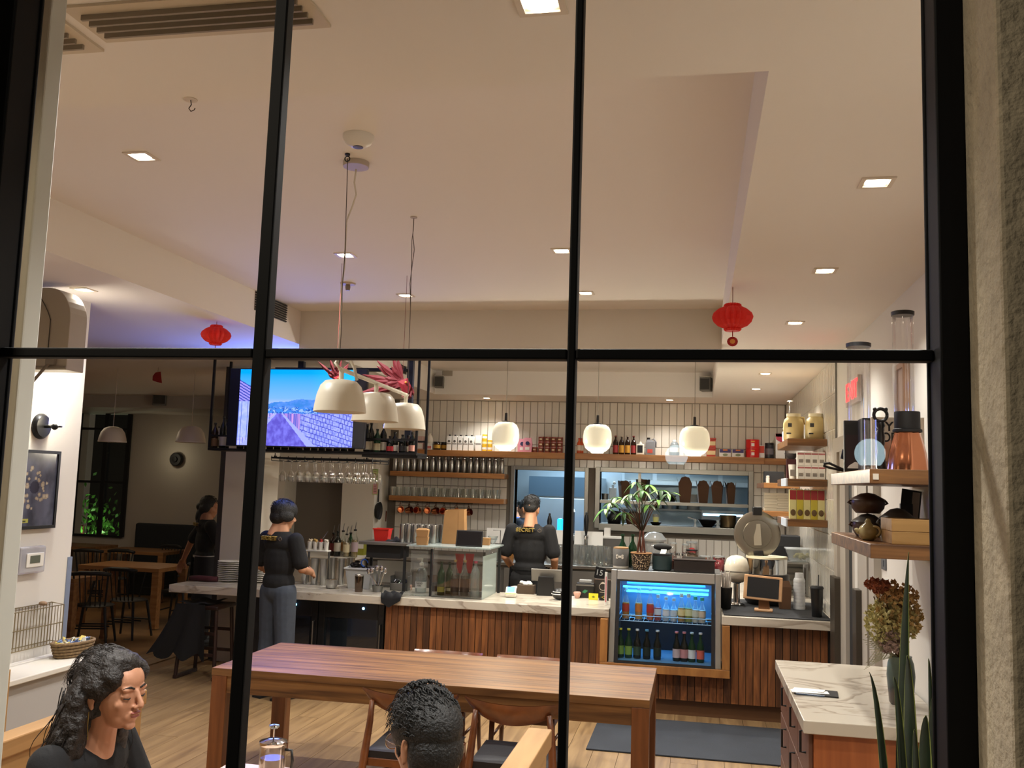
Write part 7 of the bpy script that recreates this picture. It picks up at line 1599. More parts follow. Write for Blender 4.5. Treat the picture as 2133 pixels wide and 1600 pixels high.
# stemware rack
YG = 9.05; gx0, gx1 = P(566, 955, YG).x, P(776, 960, YG).x; gz = P(670, 956, YG).z
t = thing('stemware_rack', 'black wire rack of hanging wine glasses under the shelf', 'rack', (0, YG, 0))
G().box(gx0, gx1, -.008, .008, gz-.008, gz+.008).box(gx0, gx1, .492, .508, gz-.008, gz+.008).box(gx0-.008, gx0+.008, 0, .5, gz-.008, gz+.008).box(gx1-.008, gx1+.008, 0, .5, gz-.008, gz+.008).build('frame', black, t)
NW = 12
for k in range(NW+1):
    x = gx0+(gx1-gx0)*k/NW
    G().tube([(x, 0, gz-.03), (x, .5, gz-.03)], .004, 5).tube([(x, 0, gz-.03), (x, 0, gz+.02)], .004, 5).tube([(x, .5, gz-.03), (x, .5, gz+.02)], .004, 5).build('rack_rail', black, t)
for x in (gx0+.05, gx1-.05): G().box(x-.008, x+.008, -.04, .0, gz+.008, gz+.02).tube([(x, -.03, gz+.012), (x, -.03, sz-.026)], .005, 6).build('hanger', black, t)
wg0 = None; wglass = glass('wine_glass', (.92, .93, .92), .12, .03, .9)
cnt_w = 0
for row in range(3):
    for k in range(NW-1):
        if row == 1 and k == 0: continue
        x = gx0+(gx1-gx0)*(k+1)/NW+ .01*row; y = YG+.09+.16*row; lab = 'hanging wine glass, %s from the left in the %s row' % (nth(k), ['front', 'middle', 'rear'][row])
        if wg0 is None:
            wg0 = thing('wine_glass', lab, 'glass', (x, y, gz-.027), group='wine glasses hanging in the rack')
            G().lathe([(.034, 0), (.034, -.003), (.006, -.008), (.004, -.02), (.004, -.09), (.008, -.10), (.03, -.12), (.038, -.155), (.036, -.19), (.030, -.215)], 16, cap=False).build('bowl', wglass, wg0, smooth=180)
        else: dup(wg0, (x, y, gz-.027), label=lab)
        cnt_w += 1
# ------------------------------------------------------------------ left wall fittings
def lw_(px, py): return PX(px, py, XL)
c = lw_(84, 888)
sc = thing('wall_sconce', 'black wall sconce with a glowing glass cylinder on the left wall', 'wall lamp', (XL, c.y, c.z))
G().lathe([(.001, 0), (.085, 0), (.085, .012), (.07, .03), (.02, .035), (.001, .035)], 28, T=Euler((0, R(90), 0)).to_matrix().to_4x4()).build('backplate', black, sc, smooth=40); G().tube([(.03, 0, 0), (.12, 0, 0)], .011, 8).ball((.13, -.03, -.002), .022, 12, 8).build('arm', black, sc, smooth=60)
G().lathe([(.035, -.005), (.035, .006), (.001, .006)], 18, (.12, 0, 0)).build('cup', black, sc); G().lathe([(.048, .004), (.048, .20)], 22, (.12, 0, 0), cap=False).build('glass_shade', glass('sconce_glass', (1, .99, .95), .06, .08, .8, .10), sc, smooth=60); G().lathe([(.012, .006), (.014, .05), (.026, .085), (.024, .12), (.001, .135)], 16, (.12, 0, 0)).build('bulb', mat('bulb_on', '#fff4d8', .4, emit='#fff0cf', es=30), sc, smooth=180)
light('sconce_light', 'POINT', (XL+.12, c.y, c.z+.10), 20, (1, .93, .80), .03)
# framed food poster
a = lw_(14, 1020); b_ = lw_(113, 1020); zt_ = (lw_(22, 935).z+lw_(120, 940).z)/2; zb_ = (lw_(8, 1104).z+lw_(107, 1100).z)/2
pf = thing('framed_print', 'black framed dark print with a ring of pale dumplings on the left wall', 'picture', (XL, (a.y+b_.y)/2, (zt_+zb_)/2), R(90)); PWd, PHt = b_.y-a.y, zt_-zb_
G().box(-PWd/2, PWd/2, -.022, 0, -PHt/2, PHt/2).build('back', blackm, pf); 
for q in ((-PWd/2, -PWd/2+.02, -PHt/2, PHt/2), (PWd/2-.02, PWd/2, -PHt/2, PHt/2)): G().box(q[0], q[1], -.032, -.0221, q[2], q[3]).build('frame', black, pf)
for q in ((-PHt/2, -PHt/2+.02), (PHt/2-.02, PHt/2)): G().box(-PWd/2+.02, PWd/2-.02, -.032, -.0221, q[0], q[1]).build('frame', black, pf)
rr2 = random.Random(4); blobs = []
for k in range(34):
    an = rr2.uniform(0, 2*PI); ra = rr2.uniform(.16, .40); blobs.append((.5+ra*math.cos(an)*.95, .52+ra*math.sin(an)*.72, rr2.uniform(.022, .046)))
def poster(u, v):
    c = lerp((.035, .038, .06), (.10, .105, .15), fbm(u*3, v*3)+.6)
    for bx_, by_, br_ in blobs:
        d = math.hypot((u-bx_), (v-by_)*1.25)
        if d < br_: c = lerp((.46, .40, .31), (.28, .22, .16), d/br_)
    if math.hypot(u-.5, (v-.53)*1.25) < .11: c = (.03, .03, .055)
    if u < .42 and .04 < v < .10: c = (.36, .36, .08) if not (.06 < v < .08 and .08 < u < .36 and (u*60 % 1) < .6) else (.06, .06, .03)
    return c
picture('print', PWd-.04, PHt-.04, 70, 90, poster, mat('poster_print', '#ffffff', .12, vcol='paint'), pf, (0, -.0225, 0))
# thermostat in a clear guard
c = lw_(55, 1166); th = thing('thermostat', 'white thermostat inside a clear plastic guard on the left wall', 'thermostat', (XL, c.y, c.z), R(90))
ww = (lw_(82, 1166).y-lw_(28, 1166).y); hh = lw_(55, 1137).z-lw_(55, 1193).z
G().box(-ww/2, ww/2, -.05, -.001, -hh/2, hh/2).build('guard', glass('guard_clear', (.80, .80, .86), .14, .08, .8, .28), th, bevel=.012); G().box(-ww*.28, ww*.38, -.058, -.051, -hh*.26, hh*.26).build('body', white, th, bevel=.006); G().box(-ww*.16, ww*.22, -.0605, -.0585, -hh*.11, hh*.17).build('display', mat('lcd_grey', '#5a5f52', .3), th)
# wire rack
a, b_ = lw_(-12, 1285), lw_(106, 1256); zt_, zb_ = lw_(60, 1262).z, lw_(60, 1343).z
wr_ = thing('wire_rack', 'brass wire magazine rack on the left wall above the ledge', 'rack', (XL, a.y, zb_)); L_ = b_.y-a.y; H_ = zt_-zb_; brass = mat('old_brass', '#8f8160', .4, .7)
g = G()
for k in range(19): y = L_*k/18; g.tube([(.012, y, 0), (.012, y, H_)], .0025, 5); 
for k in range(19): y = L_*k/18; g.tube([(.10, y, 0), (.10, y, H_*.96)], .0025, 5)
g.build('wire', brass, wr_, kind='stuff')
for x, z in ((.012, 0), (.012, H_), (.10, 0), (.10, H_*.96), (.10, H_*.5)): G().tube([(x, 0, z), (x, L_, z)], .0035, 6).build('rod', brass, wr_)
for y in (0, L_): G().tube([(.0, y, H_), (.10, y, H_*.96), (.10, y, 0), (.0, y, 0)], .0035, 6).build('end_rod', brass, wr_)
G().ball((.05, L_*.72, H_+.01), (.03, .02, .015), 10, 6).build('trinket', mat('trinket', '#8a6f55', .7), wr_)
# white ledge under the rack, basket of sachets
le = thing('ledge', 'white half-height ledge along the left wall', 'ledge', (XL, 0, 0)); zl2 = PX(18, 1420, XL+.36).z
G().box(0.002, .36, 3.2, 5.80, zl2-.035, zl2).build('cap', mat('ledge_white', '#d5cfc4', .5), le, bevel=.006); G().box(.003, .32, 3.2, 5.79, .0, zl2-.036).build('front', mat('ledge_grey', '#a9a5a2', .6), le)
bp_ = PZ(152, 1372, zl2); bx_ = min(bp_.x, XL+.20)
bk = thing('sachet_basket', 'woven basket of blue and yellow sachets on the white ledge', 'basket', (XL+.19, PX(150, 1372, XL+.19).y, zl2+.0005), R(80))
bm = mat('wicker', '#7a6242', .85, noise=(60, .5)); bl_ = .16
for k in range(5):
    g = G(); s_ = .82+.045*k; pts = [(bl_*s_*math.cos(2*PI*q/28), .085*s_*math.sin(2*PI*q/28), .011+.02*k) for q in range(29)]; g.tube(pts, .011, 6).build('coil', bm, bk, smooth=180)
G().lathe([(.001, .002), (.13, .003), (.13, .012), (.001, .012)], 20, sy=.55).build('bottom', bm, bk)
g = {0: G(), 1: G(), 2: G()}
for k in range(60):
    T = Matrix.Translation((random.uniform(-.11, .11), random.uniform(-.05, .05), random.uniform(.06, .105))) @ Euler((random.uniform(-1, 1), random.uniform(-1, 1), random.uniform(0, 3))).to_matrix().to_4x4(); g[k % 3].cbox((0, 0, 0), (.05, .03, .004), T=T)
for k, c in enumerate(('#d9d5c6', '#6f86b8', '#c9b45a')): g[k].build('sachets', mat('sachet'+c.strip('#'), c, .5), bk, kind='stuff')
# air conditioner end-on
a = lw_(50, 605); b_ = lw_(143, 640)
ac = thing('air_conditioner', 'beige wall air conditioner seen end-on at upper left', 'air conditioner', (XL, 5.15, 0))
acw = P(143, 700, 5.15).x-XL; azb, azt = P(100, 770, 5.15).z, min(S_-.02, P(60, 600, 5.15).z)
Ha = azt-azb; Wa = acw; prof = [(0, 0), (Wa, .0)]+[(Wa-.16+.16*math.cos(q*PI/16), Ha-.20+.20*math.sin(q*PI/16)) for q in range(9)]+[(0, Ha)]
prof2 = [(x, azb+z) for x, z in prof]
G().prism(prof2, .17).build('case', mat('ac_beige', '#a39a8d', .5), ac, bevel=.004)
G().tube([(Wa*.62+.0*math.cos(q), -.004, azb+.02+Ha*.02*q) if q < 30 else (Wa*.62-(q-30)*.006-(q-30)**2*.0006, -.004, azb+Ha*.60+(q-30)*Ha*.035) for q in range(0, 40)], .003, 5).build('seam', mat('seam_dark', '#3b352f', .6), ac)
G().box(.0, Wa, -.006, .0, azb+.012, azb+.024).build('lip', mat('ac_dark', '#7b7369', .5), ac)
q0 = Vector((P(103, 752, 5.12).x-XL, -.02, P(103, 752, 5.12).z)); q1 = Vector((P(28, 838, 5.12).x-XL, -.02, P(28, 838, 5.12).z))
G().tube([q0, q1], .010, 8).build('drain_pipe', mat('pipe_grey', '#6f675c', .5), ac); G().box(q0.x-.03, q0.x+.03, -.03, -.004, q0.z-.02, q0.z+.03).build('outlet', mat('ac_dark'), ac)
# ------------------------------------------------------------------ people
def skinm(nm, c): return mat(nm, c, .5, noise=(30, .06))
def limb(g, pts, rs):
    g.tube(pts, rs, 12)
    for p, r in zip(pts, rs): g.ball(p, r, 12, 8)
def fused(g, name, m, parent, vox, it=4, fac=.5, label=None):
    o = g.build(name, m, parent, smooth=180, label=label)
    r = o.modifiers.new('remesh', 'REMESH'); r.mode = 'VOXEL'; r.voxel_size = vox; r.use_smooth_shade = True
    if it: s = o.modifiers.new('smooth', 'SMOOTH'); s.factor = fac; s.iterations = it
    return o
def hand(g, w, d, up, s=1, curl=.5, sz=1):
    """palm, four unequal bent fingers and a thumb leaving the side of the palm; d along the hand, up out of its back"""
    d = Vector(d).normalized(); up = Vector(up); up = (up-d*up.dot(d)).normalized(); sd = d.cross(up)*s; w = Vector(w)
    for k in range(4):
        b0 = w+sd*(.027-.018*k)*sz; k1 = w+d*.085*sz+sd*(.030-.020*k)*sz
        g.tube([b0, k1], [.013*sz, .012*sz], 8)
        L = (.066, .074, .069, .054)[k]*sz; a1 = curl*.7; a2 = curl*1.5
        q1 = k1+(d*math.cos(a1)-up*math.sin(a1))*L*.55; q2 = q1+(d*math.cos(a2)-up*math.sin(a2))*L*.5
        limb(g, [k1, q1, q2], [.0098*sz, .0088*sz, .0076*sz])
    t1 = w+d*.03*sz+sd*.034*sz; t2 = t1+(d*.55+sd*.6-up*.35)*.045*sz; t3 = t2+(d*.85+sd*.05-up*.4)*.034*sz
    limb(g, [w+d*.008+sd*.015*sz, t1, t2, t3], [.015*sz, .014*sz, .0115*sz, .009*sz])
def head_prims(g, T, s=1):
    def b(c, r, nu=18, nv=12):
        q = G().ball(c, r, nu, nv); g.add(q.v, q.f, 0, T)
    b((-.018, 0, .035), (.092, .074, .088)); b((.028, 0, -.015), (.062, .060, .08)); b((.034, 0, -.066), (.046, .046, .038)); b((.070, 0, -.090), (.017, .020, .014))
    b((.044, 0, .042), (.048, .058, .05)); b((.066, 0, -.058), (.024, .032, .026))
    for y in (-1, 1):
        b((.080, y*.026, .021), (.012, .024, .008)); b((.058, y*.034, -.024), (.022, .020, .024)); b((.0755, y*.031, .002), (.0115, .016, .0095)); b((.098, y*.010, -.032), (.008, .007, .006))
        b((-.02, y*.074, -.006), (.020, .008, .031)); b((-.026, y*.079, .006), (.016, .006, .022)); b((-.012, y*.073, -.034), (.008, .006, .010))
    q = G().tube([(.088, 0, .018), (.100, 0, -.006), (.110, 0, -.024)], [.0065, .008, .0095], 10).ball((.109, 0, -.027), .0098, 12, 8); g.add(q.v, q.f, 0, T)
    b((.0895, 0, -.050), (.008, .020, .0050)); b((.0875, 0, -.0605), (.0085, .017, .0058))
    q = G().tube([(-.022, 0, -.03), (-.045, 0, -.11), (-.062, 0, -.19)], [.056, .052, .060], 16); g.add(q.v, q.f, 0, T)
def face_parts(parent, T, lipc, hairm, sk):
    m = lambda g, n, mt_, lb=None: g.build(n, mt_, parent, smooth=180, label=lb)
    def A(fn):
        q = G(); fn(q); q.v = [tuple(T @ Vector(v)) for v in q.v]; return q
    for y in (-1, 1):
        m(A(lambda q: q.tube([(.083, y*.016, -.0035), (.0875, y*.029, -.0065), (.080, y*.044, -.004)], [.001, .0022, .0012], 6)), 'eyelashes', blackm)
        m(A(lambda q: q.tube([(.090, y*.012, .022), (.0905, y*.028, .029), (.079, y*.046, .024)], [.003, .0034, .0016], 6)), 'eyebrow', hairm)
    m(A(lambda q: q.ball((.0920, 0, -.0500), (.0072, .0195, .0042), 14, 8).ball((.0905, 0, -.0600), (.0075, .0165, .0048), 14, 8)), 'lips', mat('lips'+lipc.strip('#'), lipc, .4))
def strands(name, m, parent, roots, flow, n, r=.0016, seg=7):
    g = G()
    for k in range(n):
        p = roots(k); pts = []
        for i in range(seg+1): pts.append(p+flow(k, i/seg))
        g.tube(pts, [r*(1-.75*i/seg) for i in range(seg+1)], 4)
    return g.build(name, m, parent, kind='stuff', smooth=180)
hair_b = mat('hair_black', '#0b0a0a', .55, bump=(140, .6)); hair_br = mat('hair_brown_black', '#17100d', .5, bump=(140, .6))
skin_w = skinm('skin_fair', '#c08a6c'); skin_a = skinm('skin_tan', '#b07c5c'); skin_c = skinm('skin_light', '#bb8868')
# ---- seated woman at the left, facing right and slightly towards the glass
HW = P(238, 1441, 2.65)
Wm = thing('person', 'woman in black top with long wavy dark hair, seated at the booth facing right', 'person', (HW.x, HW.y, 0))
Th = Matrix.Translation((0, 0, HW.z)) @ Euler((0, R(1), R(-11))).to_matrix().to_4x4() @ Matrix.Scale(.99, 4)
g = G(); head_prims(g, Th)
sh_ = Vector((-.105, .03, HW.z-.172)); hip = Vector((-.30, .03, .56)); chest = (sh_+hip)*.5
g.tube([Th @ Vector((-.05, 0, -.12)), sh_+Vector((.02, 0, .02))], [.056, .075], 14)
g.ball(sh_+Vector((0, 0, -.05)), (.10, .16, .09)); g.ball(chest+Vector((.02, 0, .06)), (.105, .15, .2)); g.ball(hip, (.13, .17, .12))
for y in (-1, 1):
    s0 = sh_+Vector((0, y*.165, -.02)); el = s0+Vector((.10, y*.06, -.24)); wr = el+Vector((.22, -y*.05, .04)); limb(g, [s0, (s0+el)/2, el, wr], [.046, .043, .037, .026]); hand(g, wr, (.9, -y*.2, -.05), (0, 0, 1), -y)
    limb(g, [hip+Vector((0, y*.09, 0)), hip+Vector((.40, y*.10, -.02)), hip+Vector((.42, y*.11, -.45))], [.085, .06, .042]); limb(g, [hip+Vector((.42, y*.11, -.50)), hip+Vector((.54, y*.11, -.53))], [.036, .028])
fused(g, 'body', skin_w, Wm, .0042, 3)
face_parts(Wm, Th, '#8f4a42', hair_br, skin_w)
g = G(); g.ball(sh_+Vector((-.012, 0, -.055)), (.118, .178, .10)); g.ball(chest+Vector((.02, 0, .05)), (.118, .165, .23)); g.ball(hip+Vector((0, 0, .04)), (.135, .175, .13))
for y in (-1, 1):
    s0 = sh_+Vector((0, y*.165, -.02)); el = s0+Vector((.10, y*.06, -.24)); wr = el+Vector((.17, -y*.04, .03)); limb(g, [s0, (s0+el)/2, el, wr], [.062, .057, .050, .040])
fused(g, 'black_top', fabric_b, Wm, .008, 5)
g = G()
for y in (-1, 1): limb(g, [hip+Vector((0, y*.09, 0)), hip+Vector((.40, y*.10, -.02)), hip+Vector((.42, y*.11, -.42))], [.098, .073, .055])
fused(g, 'trousers', mat('dark_trousers', '#15151a', .9), Wm, .01, 4)
# hair: fitted crown, wavy locks to the shoulders, a loose knot behind
def Th_(x, y, z): return Th @ Vector((x, y, z))
g = G()
def hb(c, r):
    q = G().ball(c, r, 18, 12); g.add(q.v, q.f, 0, Th)
hb((-.030, 0, .042), (.097, .086, .090)); hb((.010, 0, .083), (.068, .068, .042)); hb((-.055, 0, -.02), (.07, .082, .09)); hb((-.075, 0, -.08), (.055, .085, .10))
for y in (-1, 1): hb((.028, y*.052, .056), (.047, .026, .036)); hb((-.018, y*.068, .026), (.056, .026, .042)); hb((-.062, y*.080, -.05), (.042, .030, .10)); hb((-.070, y*.088, -.14), (.045, .036, .09))
q = G().ball((-.135, .0, .018), (.030, .026, .028), 12, 8).ball((-.118, .02, .04), (.022, .02, .02), 10, 8); g.add(q.v, q.f, 0, Th)
rn = random.Random(11)
LOCK = []
for k in range(64):
    a = R(95)+R(170)*(k/63); x0, y0 = -.045+.075*math.cos(a)*1.0, .084*math.sin(a+R(0))
    y0 = .096*math.cos(R(180)*k/63); x0 = -.028-.087*math.sin(R(180)*k/63); z0_ = rn.uniform(-.06, .02)
    L = rn.uniform(.22, .34); ph = rn.uniform(0, 6); amp = rn.uniform(.008, .018); out = rn.uniform(.0, .05)
    pts = []; n = 12
    for i in range(n+1):
        s_ = i/n; pts.append(Th_(x0-out*s_*1.3-.03*s_+amp*math.sin(ph+9*s_)*s_, y0*(1+.5*s_)+amp*math.cos(ph+8*s_)*s_, z0_-L*s_))
    LOCK.append(pts); g.tube(pts, [.016*(1-.7*i/n)+.003 for i in range(n+1)], 7)
hw = fused(g, 'hair', hair_br, Wm, .0055, 2, .4)
tx = bpy.data.textures.new('hair_wave', 'CLOUDS'); tx.noise_scale = .028; dm = hw.modifiers.new('waves', 'DISPLACE'); dm.texture = tx; dm.strength = .02; dm.mid_level = .4; dm.texture_coords = 'LOCAL'
def rt(k):
    a = rn.uniform(0, 2*PI); e = rn.uniform(.05, 1.35); return Th_(-.03+.095*math.cos(e)*math.cos(a), .084*math.cos(e)*math.sin(a), .045+.091*math.sin(e))
def fl(k, s_):
    return (Th.to_3x3() @ Vector((-.055*s_, .010*math.sin(k*1.3+5*s_)*s_, .010*math.sin(PI*s_)-.045*s_*s_)))*1.0
strands('hair_strands', hair_br, Wm, rt, fl, 240, .0013)
g = G()
for k in range(150):
    pts = LOCK[k % 64]; o = Vector((rn.uniform(-.035, .01), rn.uniform(-.03, .03), 0)); ph = rn.uniform(0, 6)
    g.tube([p+o*(1+i*.09)+Vector((.006*math.sin(ph+i*.8), .006*math.cos(ph+i*.7), -.004*i)) for i, p in enumerate(pts)], [.0022*(1-.06*i) for i in range(len(pts))], 4)
for k in range(26):
    c = Th_(-.135, 0, .02); a0 = rn.uniform(0, 6); r = rn.uniform(.022, .045)
    g.tube([c+Vector((r*math.cos(a0+q*.5)-.012*q/6, rn.uniform(-.02, .02), r*math.sin(a0+q*.5))) for q in range(8)], .0015, 4)
g.build('loose_strands', hair_br, Wm, kind='stuff', smooth=180)
q = G().tube([(-.012, -.082, -.045), (-.010, -.084, -.085), (-.004, -.084, -.125)], .0013, 5); q.v = [tuple(Th @ Vector(v)) for v in q.v]; q.build('earring', mat('gold_thread', '#b9954f', .3, .9), Wm)
# ---- seated man, back of the head to the glass, face turned left and away
HM = P(884, 1549, 2.6)
Mn = thing('person', 'black-haired man with glasses seen from behind at the booth table', 'person', (HM.x, HM.y, 0))
Tm = Matrix.Translation((0, 0, HM.z)) @ Euler((0, R(4), R(140))).to_matrix().to_4x4() @ Matrix.Scale(1.03, 4)
def Tm_(x, y, z): return Tm @ Vector((x, y, z))
g = G(); head_prims(g, Tm)
sh_ = Tm_(-.075, 0, -.27); hip = Vector((sh_.x+.06, sh_.y, .56)); fx = Tm.to_3x3() @ Vector((1, 0, 0)); fx.z = 0; fx.normalize(); lf = Vector((-fx.y, fx.x, 0))
g.tube([Tm_(-.05, 0, -.12), sh_+Vector((0, 0, .02))], [.062, .08], 14); g.ball(sh_+Vector((0, 0, -.05)), (.14, .14, .09)); g.ball((sh_+hip)/2, (.14, .14, .24)); g.ball(hip, (.15, .15, .12))
AR = []
for y in (-1, 1):
    s0 = sh_+lf*y*.19; el = s0+Vector((0, 0, -.26))+fx*.08; wr = el+fx*.22+Vector((0, 0, .05))-lf*y*.05; AR.append((s0, el, wr)); limb(g, [s0, el, wr], [.05, .042, .029]); hand(g, wr, fx, (0, 0, 1), y)
    limb(g, [hip+lf*y*.09, hip+fx*.42+lf*y*.1, hip+fx*.44+lf*y*.1+Vector((0, 0, -.46))], [.085, .062, .045]); limb(g, [hip+fx*.44+lf*y*.1+Vector((0, 0, -.5)), hip+fx*.58+lf*y*.1+Vector((0, 0, -.53))], [.04, .03])
fused(g, 'body', skin_a, Mn, .0045, 3)
face_parts(Mn, Tm, '#93574a', hair_b, skin_a)
g = G(); g.ball(sh_+Vector((0, 0, -.045)), (.155, .155, .10)); g.ball((sh_+hip)/2, (.155, .155, .27)); g.ball(hip, (.16, .16, .13)); g.tube([sh_+Vector((0, 0, .035)), sh_+Vector((0, 0, -.03))], [.082, .12], 16)
for s0, el, wr in AR: limb(g, [s0, el, (el+wr)/2], [.066, .056, .05])
fused(g, 'shirt', mat('pale_shirt', '#8f8781', .85), Mn, .008, 4)
g = G()
for y in (-1, 1): limb(g, [hip+lf*y*.09, hip+fx*.42+lf*y*.1, hip+fx*.44+lf*y*.1+Vector((0, 0, -.43))], [.097, .074, .056])
fused(g, 'trousers', MATS['dark_trousers'], Mn, .01, 4)
g = G()
def hb2(c, r):
    q = G().ball(c, r, 18, 12); g.add(q.v, q.f, 0, Tm)
hb2((-.028, 0, .052), (.100, .086, .088)); hb2((.028, 0, .085), (.072, .074, .050)); hb2((-.066, 0, -.005), (.056, .074, .075)); hb2((-.055, 0, -.065), (.036, .058, .045))
for y in (-1, 1): hb2((.005, y*.066, .035), (.052, .018, .045)); hb2((-.048, y*.064, -.012), (.026, .016, .06)); hb2((.018, y*.070, .0), (.010, .008, .03))
fused(g, 'hair', hair_b, Mn, .005, 2, .4)
rn = random.Random(5)
def rt2(k):
    a = rn.uniform(0, 2*PI); e = rn.uniform(-.25, 1.5); return Tm_(-.02+.104*math.cos(e)*math.cos(a)*.98, .088*math.cos(e)*math.sin(a), .056+.092*math.sin(e)+(.012 if math.cos(a) > 0 else 0))
def fl2(k, s_):
    return Tm.to_3x3() @ Vector(((.026+.012*math.sin(k))*s_, .016*math.sin(k*2.1)*s_, .012*math.sin(PI*s_*.9)-.020*s_*s_))
strands('hair_tufts', hair_b, Mn, rt2, fl2, 700, .0022, 5)
wire = mat('glasses_wire', '#b9a58a', .25, .9); q = G()
for y in (-1, 1):
    q.tube([Vector((.104, y*.034+.024*math.cos(a), -.004+.021*math.sin(a))) for a in [2*PI*i/20 for i in range(21)]], .0017, 6); q.tube([(.103, y*.058, .002), (.05, y*.076, .004), (-.02, y*.080, .006)], .0015, 6)
q.tube([(.105, -.010, .0), (.108, 0, .003), (.105, .010, .0)], .0016, 6); q.v = [tuple(Tm @ Vector(v)) for v in q.v]; q.build('glasses_frame', wire, Mn)
q = G()
for y in (-1, 1): q.lathe([(.022, 0), (.001, .0015)], 16, T=Matrix.Translation((.104, y*.034, -.004)) @ Euler((0, R(90), 0)).to_matrix().to_4x4(), sx=.9)
q.v = [tuple(Tm @ Vector(v)) for v in q.v]; q.build('lens', glass('lens_glass', (.95, .95, .93), .12, .02, .6), Mn)
# ---- staff: standing figures, local +Y is the way they face
gold = mat('gold_print', '#9a8440', .6)
def staff(label, px, py_head, Y, height, rz, sk, hair, armL, armR, pants, apron=None, hairstyle='short', text=True, headturn=0, lean=0, shirt=fabric_b):
    p = P(px, py_head, Y); k = height/1.715
    t = thing('person', label, 'person', (p.x, Y, 0), rz); t.scale = (k, k, k)
    zh = 1.578; g = G(); Th = Matrix.Translation((0, .02+lean, zh)) @ Euler((0, R(8), R(90+headturn))).to_matrix().to_4x4(); head_prims(g, Th)
    g.tube([(0, lean*.8, 1.51), (0, lean*.6, 1.40)], [.058, .078], 14); g.ball((0, lean*.4, 1.33), (.17, .10, .10)); g.ball((0, lean*.3, 1.19), (.155, .10, .2)); g.ball((0, 0, .96), (.15, .10, .14))
    for s, (e, w_) in ((-1, armL), (1, armR)):
        s0 = Vector((s*.19, lean*.5, 1.385)); limb(g, [s0, (s0+Vector(e))/2, e, (Vector(e)+Vector(w_))/2, w_], [.050, .047, .040, .035, .027]); d = Vector(w_)-Vector(e); hand(g, w_, d, (s*.8, .2, .4), -s)
        limb(g, [(s*.085, 0, .92), (s*.095, .02, .49), (s*.10, -.015, .09)], [.088, .056, .040]); limb(g, [(s*.10, -.02, .045), (s*.115, .15, .032)], [.040, .032])
    fused(g, 'body', sk, t, .0075, 3)
    g = G(); g.ball((0, lean*.4, 1.34), (.185, .112, .10)); g.ball((0, lean*.3, 1.19), (.170, .116, .22)); g.ball((0, 0, 1.00), (.168, .118, .13)); g.tube([(0, lean*.6, 1.445), (0, lean*.5, 1.38)], [.082, .13], 16)
    for s, (e, w_) in ((-1, armL), (1, armR)):
        s0 = Vector((s*.185, lean*.5, 1.375)); e = Vector(e); limb(g, [s0, s0+(e-s0)*.45, s0+(e-s0)*.78], [.070, .068, .070])
    fused(g, 'shirt', shirt, t, .009, 4)
    g = G(); g.ball((0, 0, .93), (.165, .115, .12))
    for s in (-1, 1): limb(g, [(s*.085, 0, .92), (s*.10, .015, .50), (s*.105, -.01, .12)], [.105, .088, .085])
    fused(g, 'trousers', pants, t, .01, 4)
    for s in (-1, 1): G().ball((s*.11, .05, .035), (.05, .135, .05), 14, 8).box(s*.11-.048, s*.11+.048, -.085, .18, 0, .02).build('shoe', blackm, t, smooth=50)
    g = G()
    def h(c, r):
        q = G().ball(c, r, 16, 10); g.add(q.v, q.f, 0, Th)
    if hairstyle == 'short':
        h((-.022, 0, .062), (.094, .080, .080)); h((.03, 0, .098), (.066, .068, .044)); h((-.060, 0, .015), (.05, .068, .058))
        for y in (-1, 1): h((-.01, y*.066, .03), (.05, .016, .035))
    elif hairstyle == 'bowl':
        h((-.02, 0, .050), (.112, .100, .098)); h((.03, 0, .055), (.082, .092, .085)); h((-.055, 0, -.015), (.072, .088, .072))
        for y in (-1, 1): h((.0, y*.085, .0), (.07, .024, .05))
    else:
        h((-.025, 0, .05), (.100, .084, .090)); h((-.07, 0, -.02), (.055, .075, .08)); h((-.115, 0, -.0), (.04, .04, .045)); h((-.10, .0, -.10), (.04, .06, .09)); h((-.085, 0, -.19), (.035, .07, .08))
        for y in (-1, 1): h((-.03, y*.07, .0), (.05, .02, .06))
    fused(g, 'hair', hair, t, .008, 2)
    rn = random.Random(int(px))
    def rt(k_):
        a = rn.uniform(0, 2*PI); e = rn.uniform(.0, 1.5); r_ = 1.06 if hairstyle == 'bowl' else .98; return Th @ Vector((-.02+.1*r_*math.cos(e)*math.cos(a), .086*r_*math.cos(e)*math.sin(a), .06+.088*r_*math.sin(e)))
    strands('hair_tufts', hair, t, rt, lambda k_, s_: Vector((.02*math.sin(k_)*s_, .02*math.cos(k_*1.7)*s_, .012*math.sin(PI*s_)-.02*s_)), 160, .003, 4)
    if text:
        yb = -.119 + lean*.35
        lettering('SECRET', .050, gold, t, (-.025, yb, 1.385), (R(96), 0, 0), bold=.0006, depth=.012, name='shirt_print', spacing=1.1)
        G().tube([(.118+.017*math.cos(a), yb-.004, 1.385+.015*math.sin(a)) for a in [2*PI*i/14 for i in range(15)]], .0025, 5).prism([(.108, 1.40), (.118, 1.407), (.128, 1.40), (.118, 1.395)], .003, T=Matrix.Translation((0, yb-.006, 0))).build('shirt_emblem', mat('emblem_grey', '#6b5a4a', .6), t)
    if apron:
        g = G(); 
        def ap(u, v):
            a = R(-65)+R(310)*u if apron[1] == 'skirt' else R(180)*u; r_ = 1.0+.10*(1-v)
            return (.20*r_*math.cos(a), .145*r_*math.sin(a), .52+.50*v)
        G().grid(ap, 24, 6).build('apron', apron[0], t, smooth=180); G().lathe([(.178, 1.005), (.180, 1.03)], 26, cap=False, sy=.72).build('apron_tie', mat('apron_tie', '#b9b0a8', .9) if apron[1] == 'skirt' else blackm, t, smooth=60)
    return t
jeans = mat('grey_jeans', '#3c434f', .9, noise=(25, .12)); blkp = mat('black_trousers', '#0e0e11', .9)
